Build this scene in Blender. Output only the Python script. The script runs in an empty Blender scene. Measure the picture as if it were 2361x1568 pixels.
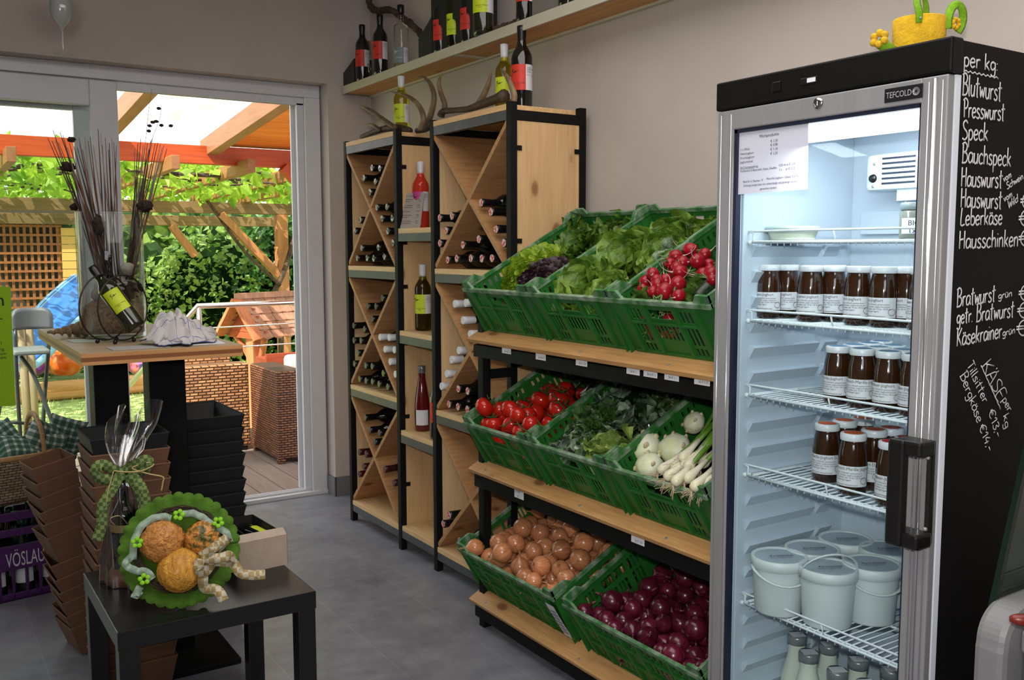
import bpy, math, random
from mathutils import Vector, Matrix, Euler, noise
R = random.Random(7)
PI = math.pi
D = math.radians
sc = bpy.context.scene
col = sc.collection
# ------------------------------------------------------------------ camera numbers
FPX, YAW, PITCH, ROLL, CH = 2146.2, 0.578038, 0.0975961, -0.0020019, 1.40
CAM = Vector((0, 0, CH))
_f = Vector((math.sin(YAW)*math.cos(PITCH), math.cos(YAW)*math.cos(PITCH), -math.sin(PITCH)))
_r0 = Vector((math.cos(YAW), -math.sin(YAW), 0)); _u0 = _r0.cross(_f)
_r = math.cos(ROLL)*_r0 + math.sin(ROLL)*_u0
_u = -math.sin(ROLL)*_r0 + math.cos(ROLL)*_u0
def ray(px, py): return _f + _r*((px-1180.5)/FPX) - _u*((py-784)/FPX)
def at(px, py, X=None, Y=None, Z=None):
    d = ray(px, py)
    if X is not None: return CAM + d*(X/d.x)
    if Y is not None: return CAM + d*(Y/d.y)
    return CAM + d*((Z-CH)/d.z)
def on_plane(px, py, p, n):
    d = ray(px, py); return CAM + d*((Vector(p)-CAM).dot(n)/d.dot(n))
# ------------------------------------------------------------------ mesh building
def catmull(pts, k=4, closed=False):
    P = [Vector(p) for p in pts]; n = len(P); out = []
    if n < 3 or k < 2: return P
    for i in range(n if closed else n-1):
        if closed: a, b, c, d = P[(i-1) % n], P[i], P[(i+1) % n], P[(i+2) % n]
        else: a, b, c, d = P[max(i-1, 0)], P[i], P[i+1], P[min(i+2, n-1)]
        for j in range(k):
            t = j/k
            out.append(0.5*((2*b)+(c-a)*t+(2*a-5*b+4*c-d)*t*t+(3*b-a-3*c+d)*t*t*t))
    if not closed: out.append(P[-1])
    return out
class MB:
    def __init__(s): s.v = []; s.f = []; s.sm = []
    def add(s, vs, fs, smooth=False, T=None):
        o = len(s.v)
        s.v += [tuple(T @ Vector(p)) if T is not None else tuple(p) for p in vs]
        s.f += [tuple(i+o for i in f) for f in fs]; s.sm += [smooth]*len(fs)
        return s
    def box(s, a, b, T=None):
        x0, y0, z0 = (min(a[i], b[i]) for i in range(3)); x1, y1, z1 = (max(a[i], b[i]) for i in range(3))
        return s.add([(x0,y0,z0),(x1,y0,z0),(x1,y1,z0),(x0,y1,z0),(x0,y0,z1),(x1,y0,z1),(x1,y1,z1),(x0,y1,z1)],
              [(0,3,2,1),(4,5,6,7),(0,1,5,4),(1,2,6,5),(2,3,7,6),(3,0,4,7)], False, T)
    def bar(s, p, q, w, h, up=(0,0,1)):
        p, q = Vector(p), Vector(q); d = (q-p).normalized(); u = Vector(up)
        if abs(d.dot(u)) > .98: u = Vector((1,0,0))
        r = d.cross(u).normalized(); u = r.cross(d)
        c = [(-w/2,-h/2),(w/2,-h/2),(w/2,h/2),(-w/2,h/2)]
        vs = [p+r*a+u*b for a, b in c]+[q+r*a+u*b for a, b in c]
        return s.add(vs, [(0,1,2,3),(7,6,5,4),(0,4,5,1),(1,5,6,2),(2,6,7,3),(3,7,4,0)])
    def tube(s, pts, rad, n=8, closed=False, flat=None):
        P = [Vector(p) for p in pts]; m = len(P)
        rr = rad if isinstance(rad, (list, tuple)) else [rad]*m
        vs = []; t0 = (P[1]-P[0]).normalized()
        a = t0.orthogonal().normalized()
        if flat is not None:
            a = Vector(flat[0]).cross(t0).normalized()
        for i in range(m):
            if closed: t = P[(i+1) % m]-P[i-1]
            else: t = P[min(i+1, m-1)]-P[max(i-1, 0)]
            t = t.normalized() if t.length > 1e-9 else t0
            if flat is not None: b = Vector(flat[0]); a = b.cross(t).normalized(); b = t.cross(a)
            else:
                a = a-t*a.dot(t); a = a.normalized() if a.length > 1e-6 else t.orthogonal().normalized(); b = t.cross(a)
            fl = flat[1] if flat is not None else 1
            for k in range(n):
                g = 2*PI*k/n; vs.append(P[i]+(a*math.cos(g)+b*(math.sin(g)*fl))*rr[i])
        fs = []
        for i in range(m if closed else m-1):
            j = (i+1) % m
            for k in range(n):
                l = (k+1) % n; fs.append((i*n+k, i*n+l, j*n+l, j*n+k))
        s.add(vs, fs, True)
        if not closed:
            o = len(s.v)-m*n
            s.f += [tuple(o+k for k in reversed(range(n))), tuple(o+(m-1)*n+k for k in range(n))]; s.sm += [True, True]
        return s
    def cyl(s, p, q, r, r2=None, n=16):
        s.tube([p, q], [r, r if r2 is None else r2], n)
        s.sm[-1] = s.sm[-2] = False
        return s
    def lathe(s, prof, n=24, T=None, a0=0, a1=2*PI, smooth=True):
        full = abs(a1-a0-2*PI) < 1e-6; m = n if full else n+1
        vs = []
        for r, z in prof:
            for k in range(m):
                g = a0+(a1-a0)*k/n; vs.append((r*math.cos(g), r*math.sin(g), z))
        fs = []
        for i in range(len(prof)-1):
            for k in range(n):
                l = (k+1) % m; fs.append((i*m+k, i*m+l, (i+1)*m+l, (i+1)*m+k))
        return s.add(vs, fs, smooth, T)
    def prism(s, poly, d, T=None):
        n = len(poly); vs = [(x, y, 0) for x, y in poly]+[(x, y, d) for x, y in poly]
        return s.add(vs, [tuple(reversed(range(n))), tuple(range(n, 2*n))]+[(i, (i+1) % n, n+(i+1) % n, n+i) for i in range(n)], False, T)
    def sheet(s, fn, nu, nv, T=None, smooth=True):
        vs = [fn(i/nu, j/nv) for i in range(nu+1) for j in range(nv+1)]; w = nv+1
        return s.add(vs, [(i*w+j, (i+1)*w+j, (i+1)*w+j+1, i*w+j+1) for i in range(nu) for j in range(nv)], smooth, T)
    def ball(s, c, r, sc_=(1,1,1), nu=14, nv=9, wob=0, seed=0):
        c = Vector(c); vs = []
        for j in range(nv+1):
            th = PI*j/nv
            for i in range(nu):
                ph = 2*PI*i/nu
                d = Vector((math.sin(th)*math.cos(ph), math.sin(th)*math.sin(ph), math.cos(th)))
                k = r*(1+wob*noise.noise(d*2.2+Vector((seed*7.1, seed*3.3, 0)))) if wob else r
                vs.append(c+Vector((d.x*sc_[0], d.y*sc_[1], d.z*sc_[2]))*k)
        fs = [(j*nu+i, (j+1)*nu+i, (j+1)*nu+(i+1) % nu, j*nu+(i+1) % nu) for j in range(nv) for i in range(nu)]
        return s.add(vs, fs, True)
    def build(s, name, mat, parent=None, bev=0, w=False, solid=0):
        me = bpy.data.meshes.new(name)
        vs = s.v
        if w and parent is not None:
            iv = parent.matrix_basis.inverted(); vs = [tuple(iv @ Vector(p)) for p in vs]
        me.from_pydata(vs, [], s.f); me.validate(); me.update()
        sm = s.sm if len(s.sm) == len(me.polygons) else [True]*len(me.polygons)
        me.polygons.foreach_set('use_smooth', sm)
        return obj_of(name, me, mat, parent, bev, solid)
def obj_of(name, me, mat, parent=None, bev=0, solid=0):
    if mat is not None: me.materials.clear(); me.materials.append(mat)
    o = bpy.data.objects.new(name, me); col.objects.link(o)
    if parent is not None: o.parent = parent
    if solid:
        m = o.modifiers.new('s', 'SOLIDIFY'); m.thickness = solid; m.offset = 0
    if bev:
        m = o.modifiers.new('b', 'BEVEL'); m.width = bev; m.segments = 2; m.limit_method = 'ANGLE'; m.angle_limit = D(50)
    return o
def thing(name, label, cat, loc=(0,0,0), rot=(0,0,0), group=None):
    o = bpy.data.objects.new(name, None); o.empty_display_size = .02; col.objects.link(o)
    o.location = loc; o.rotation_euler = rot
    return tag(o, label, cat, group)
def mat_thing(name, label, cat, T, group=None):
    o = thing(name, label, cat, group=group); o.matrix_basis = T; return o
def tag(o, label, cat, group=None):
    o['label'] = label; o['category'] = cat
    if group: o['group'] = group
    return o
def struct(o): o['kind'] = 'structure'; return o
def copy_tree(o, T=None, label=None, group=None, parent=None):
    c = o.copy(); col.objects.link(c)
    if parent is not None: c.parent = parent
    if T is not None: c.matrix_basis = T
    if label: c['label'] = label
    if group: c['group'] = group
    for ch in list(o.children): copy_tree(ch, parent=c)
    return c
def TM(loc=(0,0,0), rot=(0,0,0), s=1):
    return Matrix.Translation(Vector(loc)) @ Euler(rot).to_matrix().to_4x4() @ Matrix.Diagonal((s, s, s, 1) if not isinstance(s, tuple) else (*s, 1))
def frame(o, x, y, z):
    m = Matrix((Vector(x), Vector(y), Vector(z))).transposed().to_4x4(); m.translation = Vector(o); return m
# ------------------------------------------------------------------ text
def text_mesh(body, size, align='LEFT', thick=0, space=1):
    cu = bpy.data.curves.new('t', 'FONT'); cu.body = body; cu.size = size; cu.align_x = align; cu.extrude = thick; cu.resolution_u = 3
    cu.space_line = space
    o = bpy.data.objects.new('t', cu); col.objects.link(o)
    bpy.context.view_layer.update()
    me = bpy.data.meshes.new_from_object(o.evaluated_get(bpy.context.evaluated_depsgraph_get()))
    col.objects.unlink(o); bpy.data.objects.remove(o)
    return me
def add_text(mb, body, size, T, align='LEFT', fit=None, wrap=None, sx=1):
    me = text_mesh(body, size, align); vs = [v.co.copy() for v in me.vertices]
    if not vs: return mb
    x1 = max(v.x for v in vs); x0 = min(v.x for v in vs)
    k = sx if fit is None else fit/max(1e-6, x1-(x0 if align == 'CENTER' else 0))
    vs = [Vector((v.x*k, v.y, 0)) for v in vs]
    if wrap:
        r, a0 = wrap; vs = [Vector((r*math.cos(a0+v.x/r), r*math.sin(a0+v.x/r), v.y)) for v in vs]
    mb.add(vs, [tuple(p.vertices) for p in me.polygons], False, T)
    bpy.data.meshes.remove(me); return mb
G = {
'a': (.48, [[(.42,.42),(.3,.55),(.12,.5),(.05,.25),(.12,.04),(.28,.06),(.4,.25)],[(.42,.53),(.41,.2),(.47,.02)]]),
'b': (.46, [[(.08,1),(.08,.02)],[(.08,.4),(.22,.53),(.38,.42),(.4,.15),(.25,0),(.08,.08)]]),
'c': (.42, [[(.38,.45),(.25,.55),(.08,.4),(.06,.15),(.2,0),(.38,.08)]]),
'd': (.48, [[(.38,.45),(.22,.54),(.07,.38),(.08,.1),(.22,0),(.38,.15)],[(.4,1),(.4,.02)]]),
'e': (.44, [[(.07,.28),(.36,.33),(.34,.5),(.2,.55),(.07,.4),(.07,.15),(.2,0),(.38,.1)]]),
'g': (.46, [[(.38,.45),(.22,.55),(.07,.4),(.09,.15),(.22,.06),(.38,.2)],[(.39,.53),(.39,-.2),(.25,-.35),(.08,-.25)]]),
'h': (.46, [[(.08,1),(.08,0)],[(.08,.35),(.22,.54),(.36,.45),(.38,0)]]),
'i': (.18, [[(.09,.53),(.09,.02)],[(.09,.74),(.1,.78)]]),
'k': (.44, [[(.08,1),(.08,0)],[(.36,.55),(.1,.25)],[(.14,.3),(.4,0)]]),
'l': (.2, [[(.08,1),(.08,.1),(.14,0)]]),
'm': (.66, [[(.08,.55),(.08,0)],[(.08,.38),(.2,.55),(.3,.45),(.31,0)],[(.31,.38),(.44,.55),(.54,.45),(.56,0)]]),
'n': (.46, [[(.08,.55),(.08,0)],[(.08,.38),(.22,.55),(.35,.45),(.37,0)]]),
'o': (.46, [[(.22,.55),(.08,.42),(.07,.15),(.2,0),(.36,.1),(.38,.38),(.22,.55)]]),
'p': (.46, [[(.08,.55),(.08,-.38)],[(.08,.4),(.2,.55),(.38,.42),(.36,.12),(.22,0),(.08,.1)]]),
'r': (.36, [[(.08,.55),(.08,0)],[(.08,.35),(.18,.52),(.32,.52)]]),
's': (.4, [[(.34,.48),(.2,.55),(.08,.44),(.18,.3),(.33,.2),(.3,.04),(.15,0),(.05,.08)]]),
't': (.38, [[(.18,.95),(.17,.1),(.24,0)],[(.03,.62),(.36,.66)]]),
'u': (.46, [[(.07,.55),(.07,.15),(.18,0),(.32,.1),(.36,.3)],[(.38,.55),(.38,0)]]),
'v': (.42, [[(.05,.55),(.18,.02),(.36,.55)]]),
'w': (.54, [[(.05,.55),(.13,.02),(.25,.42),(.37,.02),(.47,.55)]]),
'B': (.55, [[(.1,1),(.1,0)],[(.02,.95),(.25,1.05),(.44,.88),(.36,.62),(.12,.54)],[(.12,.54),(.4,.5),(.5,.25),(.35,.02),(.04,0)]]),
'P': (.5, [[(.1,1),(.14,0)],[(.0,.9),(.22,1.03),(.44,.85),(.38,.55),(.12,.45)]]),
'S': (.5, [[(.44,.88),(.28,1.02),(.08,.88),(.14,.62),(.38,.42),(.44,.18),(.24,0),(.04,.08)]]),
'H': (.55, [[(.08,1),(.08,0)],[(.46,1),(.46,0)],[(.08,.5),(.46,.55)]]),
'K': (.52, [[(.08,1),(.08,0)],[(.46,1),(.1,.42)],[(.16,.5),(.48,0)]]),
'L': (.46, [[(.14,1),(.08,.04),(.42,.06)]]),
'A': (.55, [[(.04,0),(.27,1),(.5,0)],[(.13,.36),(.42,.36)]]),
'E': (.46, [[(.42,1),(.08,1),(.08,0),(.44,0)],[(.08,.52),(.38,.52)]]),
'T': (.46, [[(.02,1),(.46,1)],[(.24,1),(.24,0)]]),
'W': (.66, [[(.03,1),(.16,0),(.32,.7),(.46,0),(.62,1)]]),
'1': (.3, [[(.04,.7),(.2,.95),(.2,0)]]), '3': (.42, [[(.06,.9),(.25,1),(.36,.8),(.2,.55),(.38,.3),(.25,0),(.04,.1)]]),
'4': (.46, [[(.24,1),(.05,.4),(.42,.42)],[(.34,.65),(.3,0)]]),
'€': (.55, [[(.5,.85),(.34,1),(.14,.8),(.1,.3),(.28,0),(.48,.12)],[(.0,.6),(.36,.62)],[(.0,.42),(.34,.44)]]),
':': (.2, [[(.08,.5),(.09,.46)],[(.08,.12),(.09,.08)]]), '.': (.16, [[(.06,.04),(.07,.01)]]), ',': (.16, [[(.08,.06),(.04,-.1)]]),
'-': (.4, [[(.05,.4),(.32,.42)]]), '=': (.4, [[(.05,.5),(.3,.5)],[(.05,.25),(.3,.25)]]), ' ': (.28, []),
'~': (.3, [[(0,.0),(.08,.09),(.15,0),(.23,-.09),(.3,0)]]),
}
for k_, b_, y_ in (('ä','a',.62),('ü','u',.62),('ö','o',.62),('Ä','A',1.05)):
    w_, s_ = G[b_]; G[k_] = (w_, s_+[[(.14,y_+.12),(.13,y_)],[(.3,y_+.12),(.29,y_)]])
def handwrite(mb, text, p0, p1, capv, rad, nrm):
    """text along p0->p1, letter height vector capv, brush radius rad"""
    p0, p1, capv = Vector(p0), Vector(p1), Vector(capv); tot = sum(G[c][0] for c in text)
    ex = (p1-p0)/tot; x = 0
    for c in text:
        w, st = G[c]
        for pl in st:
            pts = [p0+ex*(x+a)+capv*b for a, b in pl]
            pts = catmull(pts, 3) if len(pts) > 2 else pts
            mb.tube(pts, rad, 6, flat=(nrm, .3))
        x += w
    return mb
# ------------------------------------------------------------------ materials
def _nt(name):
    m = bpy.data.materials.new(name); m.use_nodes = True; nt = m.node_tree; nt.nodes.clear()
    out = nt.nodes.new('ShaderNodeOutputMaterial'); return m, nt, out
def _n(nt, t, **kw):
    n = nt.nodes.new(t)
    for k, v in kw.items(): setattr(n, k, v)
    return n
def _mix(nt, fac, a, b, blend='MIX'):
    m = _n(nt, 'ShaderNodeMix', data_type='RGBA', blend_type=blend)
    for sk, v in ((0, fac), (6, a), (7, b)):
        if hasattr(v, 'is_output'): nt.links.new(v, m.inputs[sk])
        else: m.inputs[sk].default_value = v if sk == 0 else (*v[:3], 1)
    return m.outputs[2]
def _coord(nt, scale=(1,1,1), kind='Object', rot=(0,0,0)):
    tc = _n(nt, 'ShaderNodeTexCoord'); mp = _n(nt, 'ShaderNodeMapping')
    mp.inputs['Scale'].default_value = scale; mp.inputs['Rotation'].default_value = rot
    nt.links.new(tc.outputs[kind], mp.inputs['Vector']); return mp.outputs[0]
def _noise(nt, vec, scale, detail=4, rough=.55):
    n = _n(nt, 'ShaderNodeTexNoise'); n.inputs['Scale'].default_value = scale; n.inputs['Detail'].default_value = detail
    n.inputs['Roughness'].default_value = rough
    nt.links.new(vec, n.inputs['Vector']); return n.outputs['Fac']
def _ramp(nt, fac, stops):
    r = _n(nt, 'ShaderNodeValToRGB'); e = r.color_ramp.elements
    while len(e) < len(stops): e.new(.5)
    for i, (p, c) in enumerate(stops): e[i].position = p; e[i].color = (*c, 1) if len(c) == 3 else c
    nt.links.new(fac, r.inputs[0]); return r.outputs[0]
def sc3(c, k): return tuple(min(1, x*k) for x in c[:3])
def srgb(r, g, b):
    def f(x):
        x /= 255; return x/12.92 if x <= .04045 else ((x+.055)/1.055)**2.4
    return (f(r), f(g), f(b))
def _bump(nt, h, strength, dist, bsdf):
    b = _n(nt, 'ShaderNodeBump'); b.inputs['Strength'].default_value = strength; b.inputs['Distance'].default_value = dist
    nt.links.new(h, b.inputs['Height']); nt.links.new(b.outputs[0], bsdf.inputs['Normal'])
def M(name, c, rough=.5, metal=0, var=0, vs=8, st=(1,1,1), bump=0, bs=60, spec=.5, emit=0, coat=0, c2=None, trl=0, lo=.35, hi=.65):
    m, nt, out = _nt(name); b = _n(nt, 'ShaderNodeBsdfPrincipled')
    b.inputs['Roughness'].default_value = rough; b.inputs['Metallic'].default_value = metal; b.inputs['Specular IOR Level'].default_value = spec
    b.inputs['Coat Weight'].default_value = coat
    b.inputs['Base Color'].default_value = (*c, 1); cs = None
    if var or c2:
        n = _noise(nt, _coord(nt, st), vs)
        cs = _ramp(nt, n, [(lo, sc3(c, 1-var) if not c2 else c), (hi, c2 if c2 else sc3(c, 1+var))])
        nt.links.new(cs, b.inputs['Base Color'])
    if bump: _bump(nt, _noise(nt, _coord(nt, st), bs), bump, .01, b)
    if emit:
        b.inputs['Emission Color'].default_value = (*c, 1); b.inputs['Emission Strength'].default_value = emit
    if trl:
        t = _n(nt, 'ShaderNodeBsdfTranslucent'); t.inputs[0].default_value = (*c, 1); mx = _n(nt, 'ShaderNodeMixShader'); mx.inputs[0].default_value = trl
        if cs is not None: nt.links.new(cs, t.inputs[0])
        nt.links.new(b.outputs[0], mx.inputs[1]); nt.links.new(t.outputs[0], mx.inputs[2]); nt.links.new(mx.outputs[0], out.inputs[0])
    else: nt.links.new(b.outputs[0], out.inputs[0])
    return m
def GLASS(name, c=(1,1,1), refl=1.0, rough=.02, blend=.12, base=.03):
    m, nt, out = _nt(name); t = _n(nt, 'ShaderNodeBsdfTransparent'); t.inputs[0].default_value = (*c, 1)
    g = _n(nt, 'ShaderNodeBsdfGlossy'); g.inputs['Roughness'].default_value = rough
    lw = _n(nt, 'ShaderNodeLayerWeight'); lw.inputs[0].default_value = blend
    ma = _n(nt, 'ShaderNodeMath', operation='MULTIPLY_ADD'); ma.inputs[1].default_value = .6*refl; ma.inputs[2].default_value = base
    nt.links.new(lw.outputs['Fresnel'], ma.inputs[0])
    mx = _n(nt, 'ShaderNodeMixShader'); nt.links.new(ma.outputs[0], mx.inputs[0]); nt.links.new(t.outputs[0], mx.inputs[1]); nt.links.new(g.outputs[0], mx.inputs[2])
    nt.links.new(mx.outputs[0], out.inputs[0]); return m
def WOOD(name, c1, c2, axis=2, s=14, rough=.55, knots=1.0, kcol=None, strips=0):
    m, nt, out = _nt(name); b = _n(nt, 'ShaderNodeBsdfPrincipled'); b.inputs['Roughness'].default_value = rough
    b.inputs['Specular IOR Level'].default_value = .3
    st = [1, 1, 1]; st[axis] = .07
    v = _coord(nt, tuple(st))
    n1 = _noise(nt, v, s, 5, .6); base = _ramp(nt, n1, [(.3, c1), (.7, c2)])
    n2 = _noise(nt, v, s*7, 3, .6); base = _mix(nt, .35, base, _ramp(nt, n2, [(.35, sc3(c1, .8)), (.65, sc3(c2, 1.15))]))
    if strips:
        sx = [0, 0, 0]
        tc = _n(nt, 'ShaderNodeTexCoord'); sp = _n(nt, 'ShaderNodeSeparateXYZ'); nt.links.new(tc.outputs['Object'], sp.inputs[0])
        ad = _n(nt, 'ShaderNodeMath', operation='ADD'); nt.links.new(sp.outputs[0 if axis != 0 else 1], ad.inputs[0]); nt.links.new(sp.outputs[1 if axis == 2 else 2], ad.inputs[1])
        mu = _n(nt, 'ShaderNodeMath', operation='MULTIPLY'); mu.inputs[1].default_value = strips; nt.links.new(ad.outputs[0], mu.inputs[0])
        fl = _n(nt, 'ShaderNodeMath', operation='FLOOR'); nt.links.new(mu.outputs[0], fl.inputs[0])
        wn = _n(nt, 'ShaderNodeTexWhiteNoise', noise_dimensions='1D'); nt.links.new(fl.outputs[0], wn.inputs['W'])
        base = _mix(nt, .5, base, _ramp(nt, wn.outputs['Value'], [(0, sc3(c1, .82)), (1, sc3(c2, 1.12))]))
    if knots:
        st2 = [1, 1, 1]; st2[axis] = .55
        vo = _n(nt, 'ShaderNodeTexVoronoi'); vo.inputs['Scale'].default_value = 6.5; nt.links.new(_coord(nt, tuple(st2)), vo.inputs['Vector'])
        k = _ramp(nt, vo.outputs['Distance'], [(0.0, (1,1,1)), (.10*knots, (.75,.75,.75)), (.14*knots, (.12,.12,.12)), (.24*knots, (0,0,0))])
        base = _mix(nt, k, base, kcol or sc3(c1, .42))
    nt.links.new(base, b.inputs['Base Color']); _bump(nt, n2, .08, .005, b)
    nt.links.new(b.outputs[0], out.inputs[0]); return m
# ------------------------------------------------------------------ materials in use
m_wall = M('plaster', srgb(192,181,174), .92, var=.04, vs=2.5, bump=.12, bs=160, spec=.2)
m_white = M('white_frame', srgb(214,214,218), .4, var=.02)
m_black = M('black_steel', srgb(16,16,17), .6, spec=.18, var=.2, vs=20)
m_steel = M('raw_dark_steel', srgb(78,78,81), .42, .5, var=.15, vs=9)
m_panel = WOOD('pine_panel', srgb(208,166,116), srgb(232,196,148), 2, 12, .5, 1.12, srgb(126,76,40), strips=9)
m_inner = WOOD('pine_inner', srgb(162,116,74), srgb(188,142,96), 0, 10, .55, .8, srgb(112,66,36))
m_edge = WOOD('ply_edge', srgb(212,172,120), srgb(230,196,146), 1, 10, .5, 0)
m_board = WOOD('pine_board', srgb(206,160,106), srgb(230,190,138), 1, 12, .5, .8, srgb(128,76,40))
m_shelfw = WOOD('pine_shelf', srgb(186,132,82), srgb(208,156,104), 1, 9, .55, .9, srgb(120,70,36))
m_green = M('green_plastic', srgb(36,100,38), .42, var=.18, vs=7, spec=.4, bump=.05, bs=40)
m_greenrim = M('worn_green_rim', srgb(46,108,50), .5, c2=srgb(150,164,146), vs=20, lo=.42, hi=.7)
m_paper = M('paper', srgb(226,226,232), .8)
m_ink = M('ink', srgb(38,38,46), .8)
m_lime = M('lime_label', srgb(196,214,28), .5)
m_redlab = M('red_label', srgb(206,50,32), .5)
m_pinklab = M('magenta_label', srgb(190,60,130), .5)
m_greylab = M('grey_label', srgb(120,130,138), .5)
m_labw = M('white_label', srgb(218,218,222), .55)
m_bdark = M('dark_bottle_glass', srgb(9,11,8), .06, spec=.6, coat=.4)
m_bolive = M('olive_bottle_glass', srgb(24,30,8), .06, spec=.6, coat=.4)
m_bred = M('rosewine_bottle', srgb(92,14,22), .06, spec=.6, coat=.5)
m_wwine = GLASS('white_wine', srgb(226,214,110), 1.0, .03, .2, .04)
m_gwine = GLASS('green_white_wine', srgb(176,170,84), 1.0, .03, .2, .04)
m_rwine = M('rose_wine', srgb(236,70,48), .07, spec=.6, coat=.5, trl=.45)
m_clear = GLASS('clear_glass', (.93,.95,.95), 1.0, .02, .18, .04)
m_capb = M('black_capsule', srgb(14,14,15), .3, spec=.5)
m_capw = M('white_capsule', srgb(214,216,222), .35)
m_capg = M('grey_capsule', srgb(120,124,130), .3, .5)
m_capdr = M('dark_red_capsule', srgb(60,14,18), .35)
m_disc = M('cap_disc', srgb(214,200,200), .35, c2=srgb(200,28,36), vs=55, lo=.48, hi=.53)
m_disk2 = M('silver_cap_disc', srgb(170,170,172), .3, .6, c2=srgb(70,70,74), vs=60, lo=.48, hi=.53)
m_alu = M('brushed_aluminium', srgb(150,149,151), .38, .25, var=.05, vs=40, st=(1,1,.05))
m_tape = M('tile', srgb(120,120,122))
def floor_mat():
    m, nt, out = _nt('slate_tiles'); b = _n(nt, 'ShaderNodeBsdfPrincipled')
    br = _n(nt, 'ShaderNodeTexBrick'); nt.links.new(_coord(nt, (1,1,1), rot=(0,0,PI/2)), br.inputs['Vector'])
    br.inputs['Scale'].default_value = 1; br.inputs['Mortar Size'].default_value = .0022; br.inputs['Brick Width'].default_value = .9
    br.inputs['Row Height'].default_value = .33; br.inputs['Bias'].default_value = 0
    br.inputs['Color1'].default_value = (*srgb(118,119,126), 1); br.inputs['Color2'].default_value = (*srgb(132,133,140), 1); br.inputs['Mortar'].default_value = (*srgb(158,158,158), 1)
    v = _coord(nt); n = _noise(nt, v, 3.2, 6, .7); n2 = _noise(nt, v, 14, 4)
    c = _mix(nt, .55, br.outputs['Color'], _ramp(nt, n, [(.32, srgb(88,89,97)), (.68, srgb(158,159,165))]))
    c = _mix(nt, .2, c, _ramp(nt, n2, [(.35, srgb(92,93,100)), (.65, srgb(160,161,167))]))
    nt.links.new(c, b.inputs['Base Color']); b.inputs['Roughness'].default_value = .33; b.inputs['Specular IOR Level'].default_value = .55
    _bump(nt, n2, .06, .004, b); nt.links.new(b.outputs[0], out.inputs[0]); return m
# ------------------------------------------------------------------ room shell
WX, WY = 2.255, 4.90
struct(MB().box((-2.6,-2.4,-.08),(2.36,5.0,0)).build('floor', floor_mat()))
struct(MB().box((-2.6,-2.4,3.05),(2.36,5.1,3.12)).build('ceiling', M('ceiling_white', srgb(225,222,218), .9)))
struct(MB().box((WX,-2.4,0),(WX+.1,5.1,3.05)).build('wall_right', m_wall))
struct(MB().box((-2.6,-2.4,0),(-2.5,5.1,3.05)).build('wall_left', m_wall))
struct(MB().box((-2.5,-2.4,0),(WX,-2.3,3.05)).build('wall_front', m_wall))
wb = MB().box((-2.5,WY,2.30),(WX,5.1,3.05)); wb.box((1.997,WY,0),(WX,5.1,2.30)); wb.box((-2.5,WY,0),(-1.55,5.1,2.30))
struct(wb.build('wall_back', m_wall))
m_skirt = M('grey_skirting', srgb(112,112,114), .6, var=.06)
struct(MB().box((1.993,WY-.009,0),(WX,WY,.108)).build('baseboard_back', m_skirt))
struct(MB().box((1.985,WY-.009,0),(1.997,5.0,.108)).build('trim_1', m_skirt))
struct(MB().box((WX-.009,-2.3,0),(WX,WY-.009,.108)).build('baseboard_right', m_skirt))
# door: outer frame, inner sliding leaf and outer leaf behind it
d = struct(MB().box((-1.55,5.0,2.232),(1.99,5.1,2.30)).box((1.90,5.0,0),(1.99,5.1,2.232)).box((-1.55,5.0,0),(-1.47,5.1,2.232)).build('door_1', m_white, bev=.004))
t = MB().box((-1.47,5.02,2.19),(1.90,5.03,2.232)).box((-1.47,5.05,2.19),(1.90,5.058,2.232)).box((-1.47,5.08,2.20),(1.90,5.10,2.232))
t.box((1.862,5.02,.03),(1.90,5.03,2.2)).box((1.868,5.05,.03),(1.90,5.06,2.2)).box((1.85,5.085,.03),(1.90,5.10,2.2))
struct(t.build('track', m_white, d, bev=.001))
s = MB().box((-1.55,4.985,0),(1.99,5.10,.022)).box((-1.5,5.02,.022),(1.90,5.03,.034)).box((-1.5,5.055,.022),(1.90,5.065,.034)); struct(s.build('threshold', m_white, d, bev=.002))
k = MB().ball((1.90,5.045,1.68),.008); k.cyl((1.893,5.045,.45),(1.893,5.045,.62),.004); struct(k.build('catch', m_alu, d))
def leaf(name, x0, x1, y0, y1, st, top):
    f = MB().box((x0,y0,.03),(x0+st,y1,top)).box((x1-st,y0,.03),(x1,y1,top)).box((x0+st,y0,top-.125),(x1-st,y1,top)).box((x0+st,y0,.03),(x1-st,y1,.15))
    o = struct(f.build(name, m_white, bev=.005)); ym = (y0+y1)/2
    struct(MB().box((x0+st-.005,ym-.004,.145),(x1-st+.005,ym+.004,top-.12)).build('pane', m_pane, o))
    return o
m_pane = GLASS('window_glass', (.93,.95,.94), .35, .01, .1, .012)
leaf('door_2', -.62, .934, 4.996, 5.046, .934-at(211,330,Y=4.996).x, 2.225)
leaf('door_3', -1.45, at(216,330,Y=5.065).x, 5.062, 5.098, at(216,330,Y=5.065).x-at(171,330,Y=5.065).x, 2.205)
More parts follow.
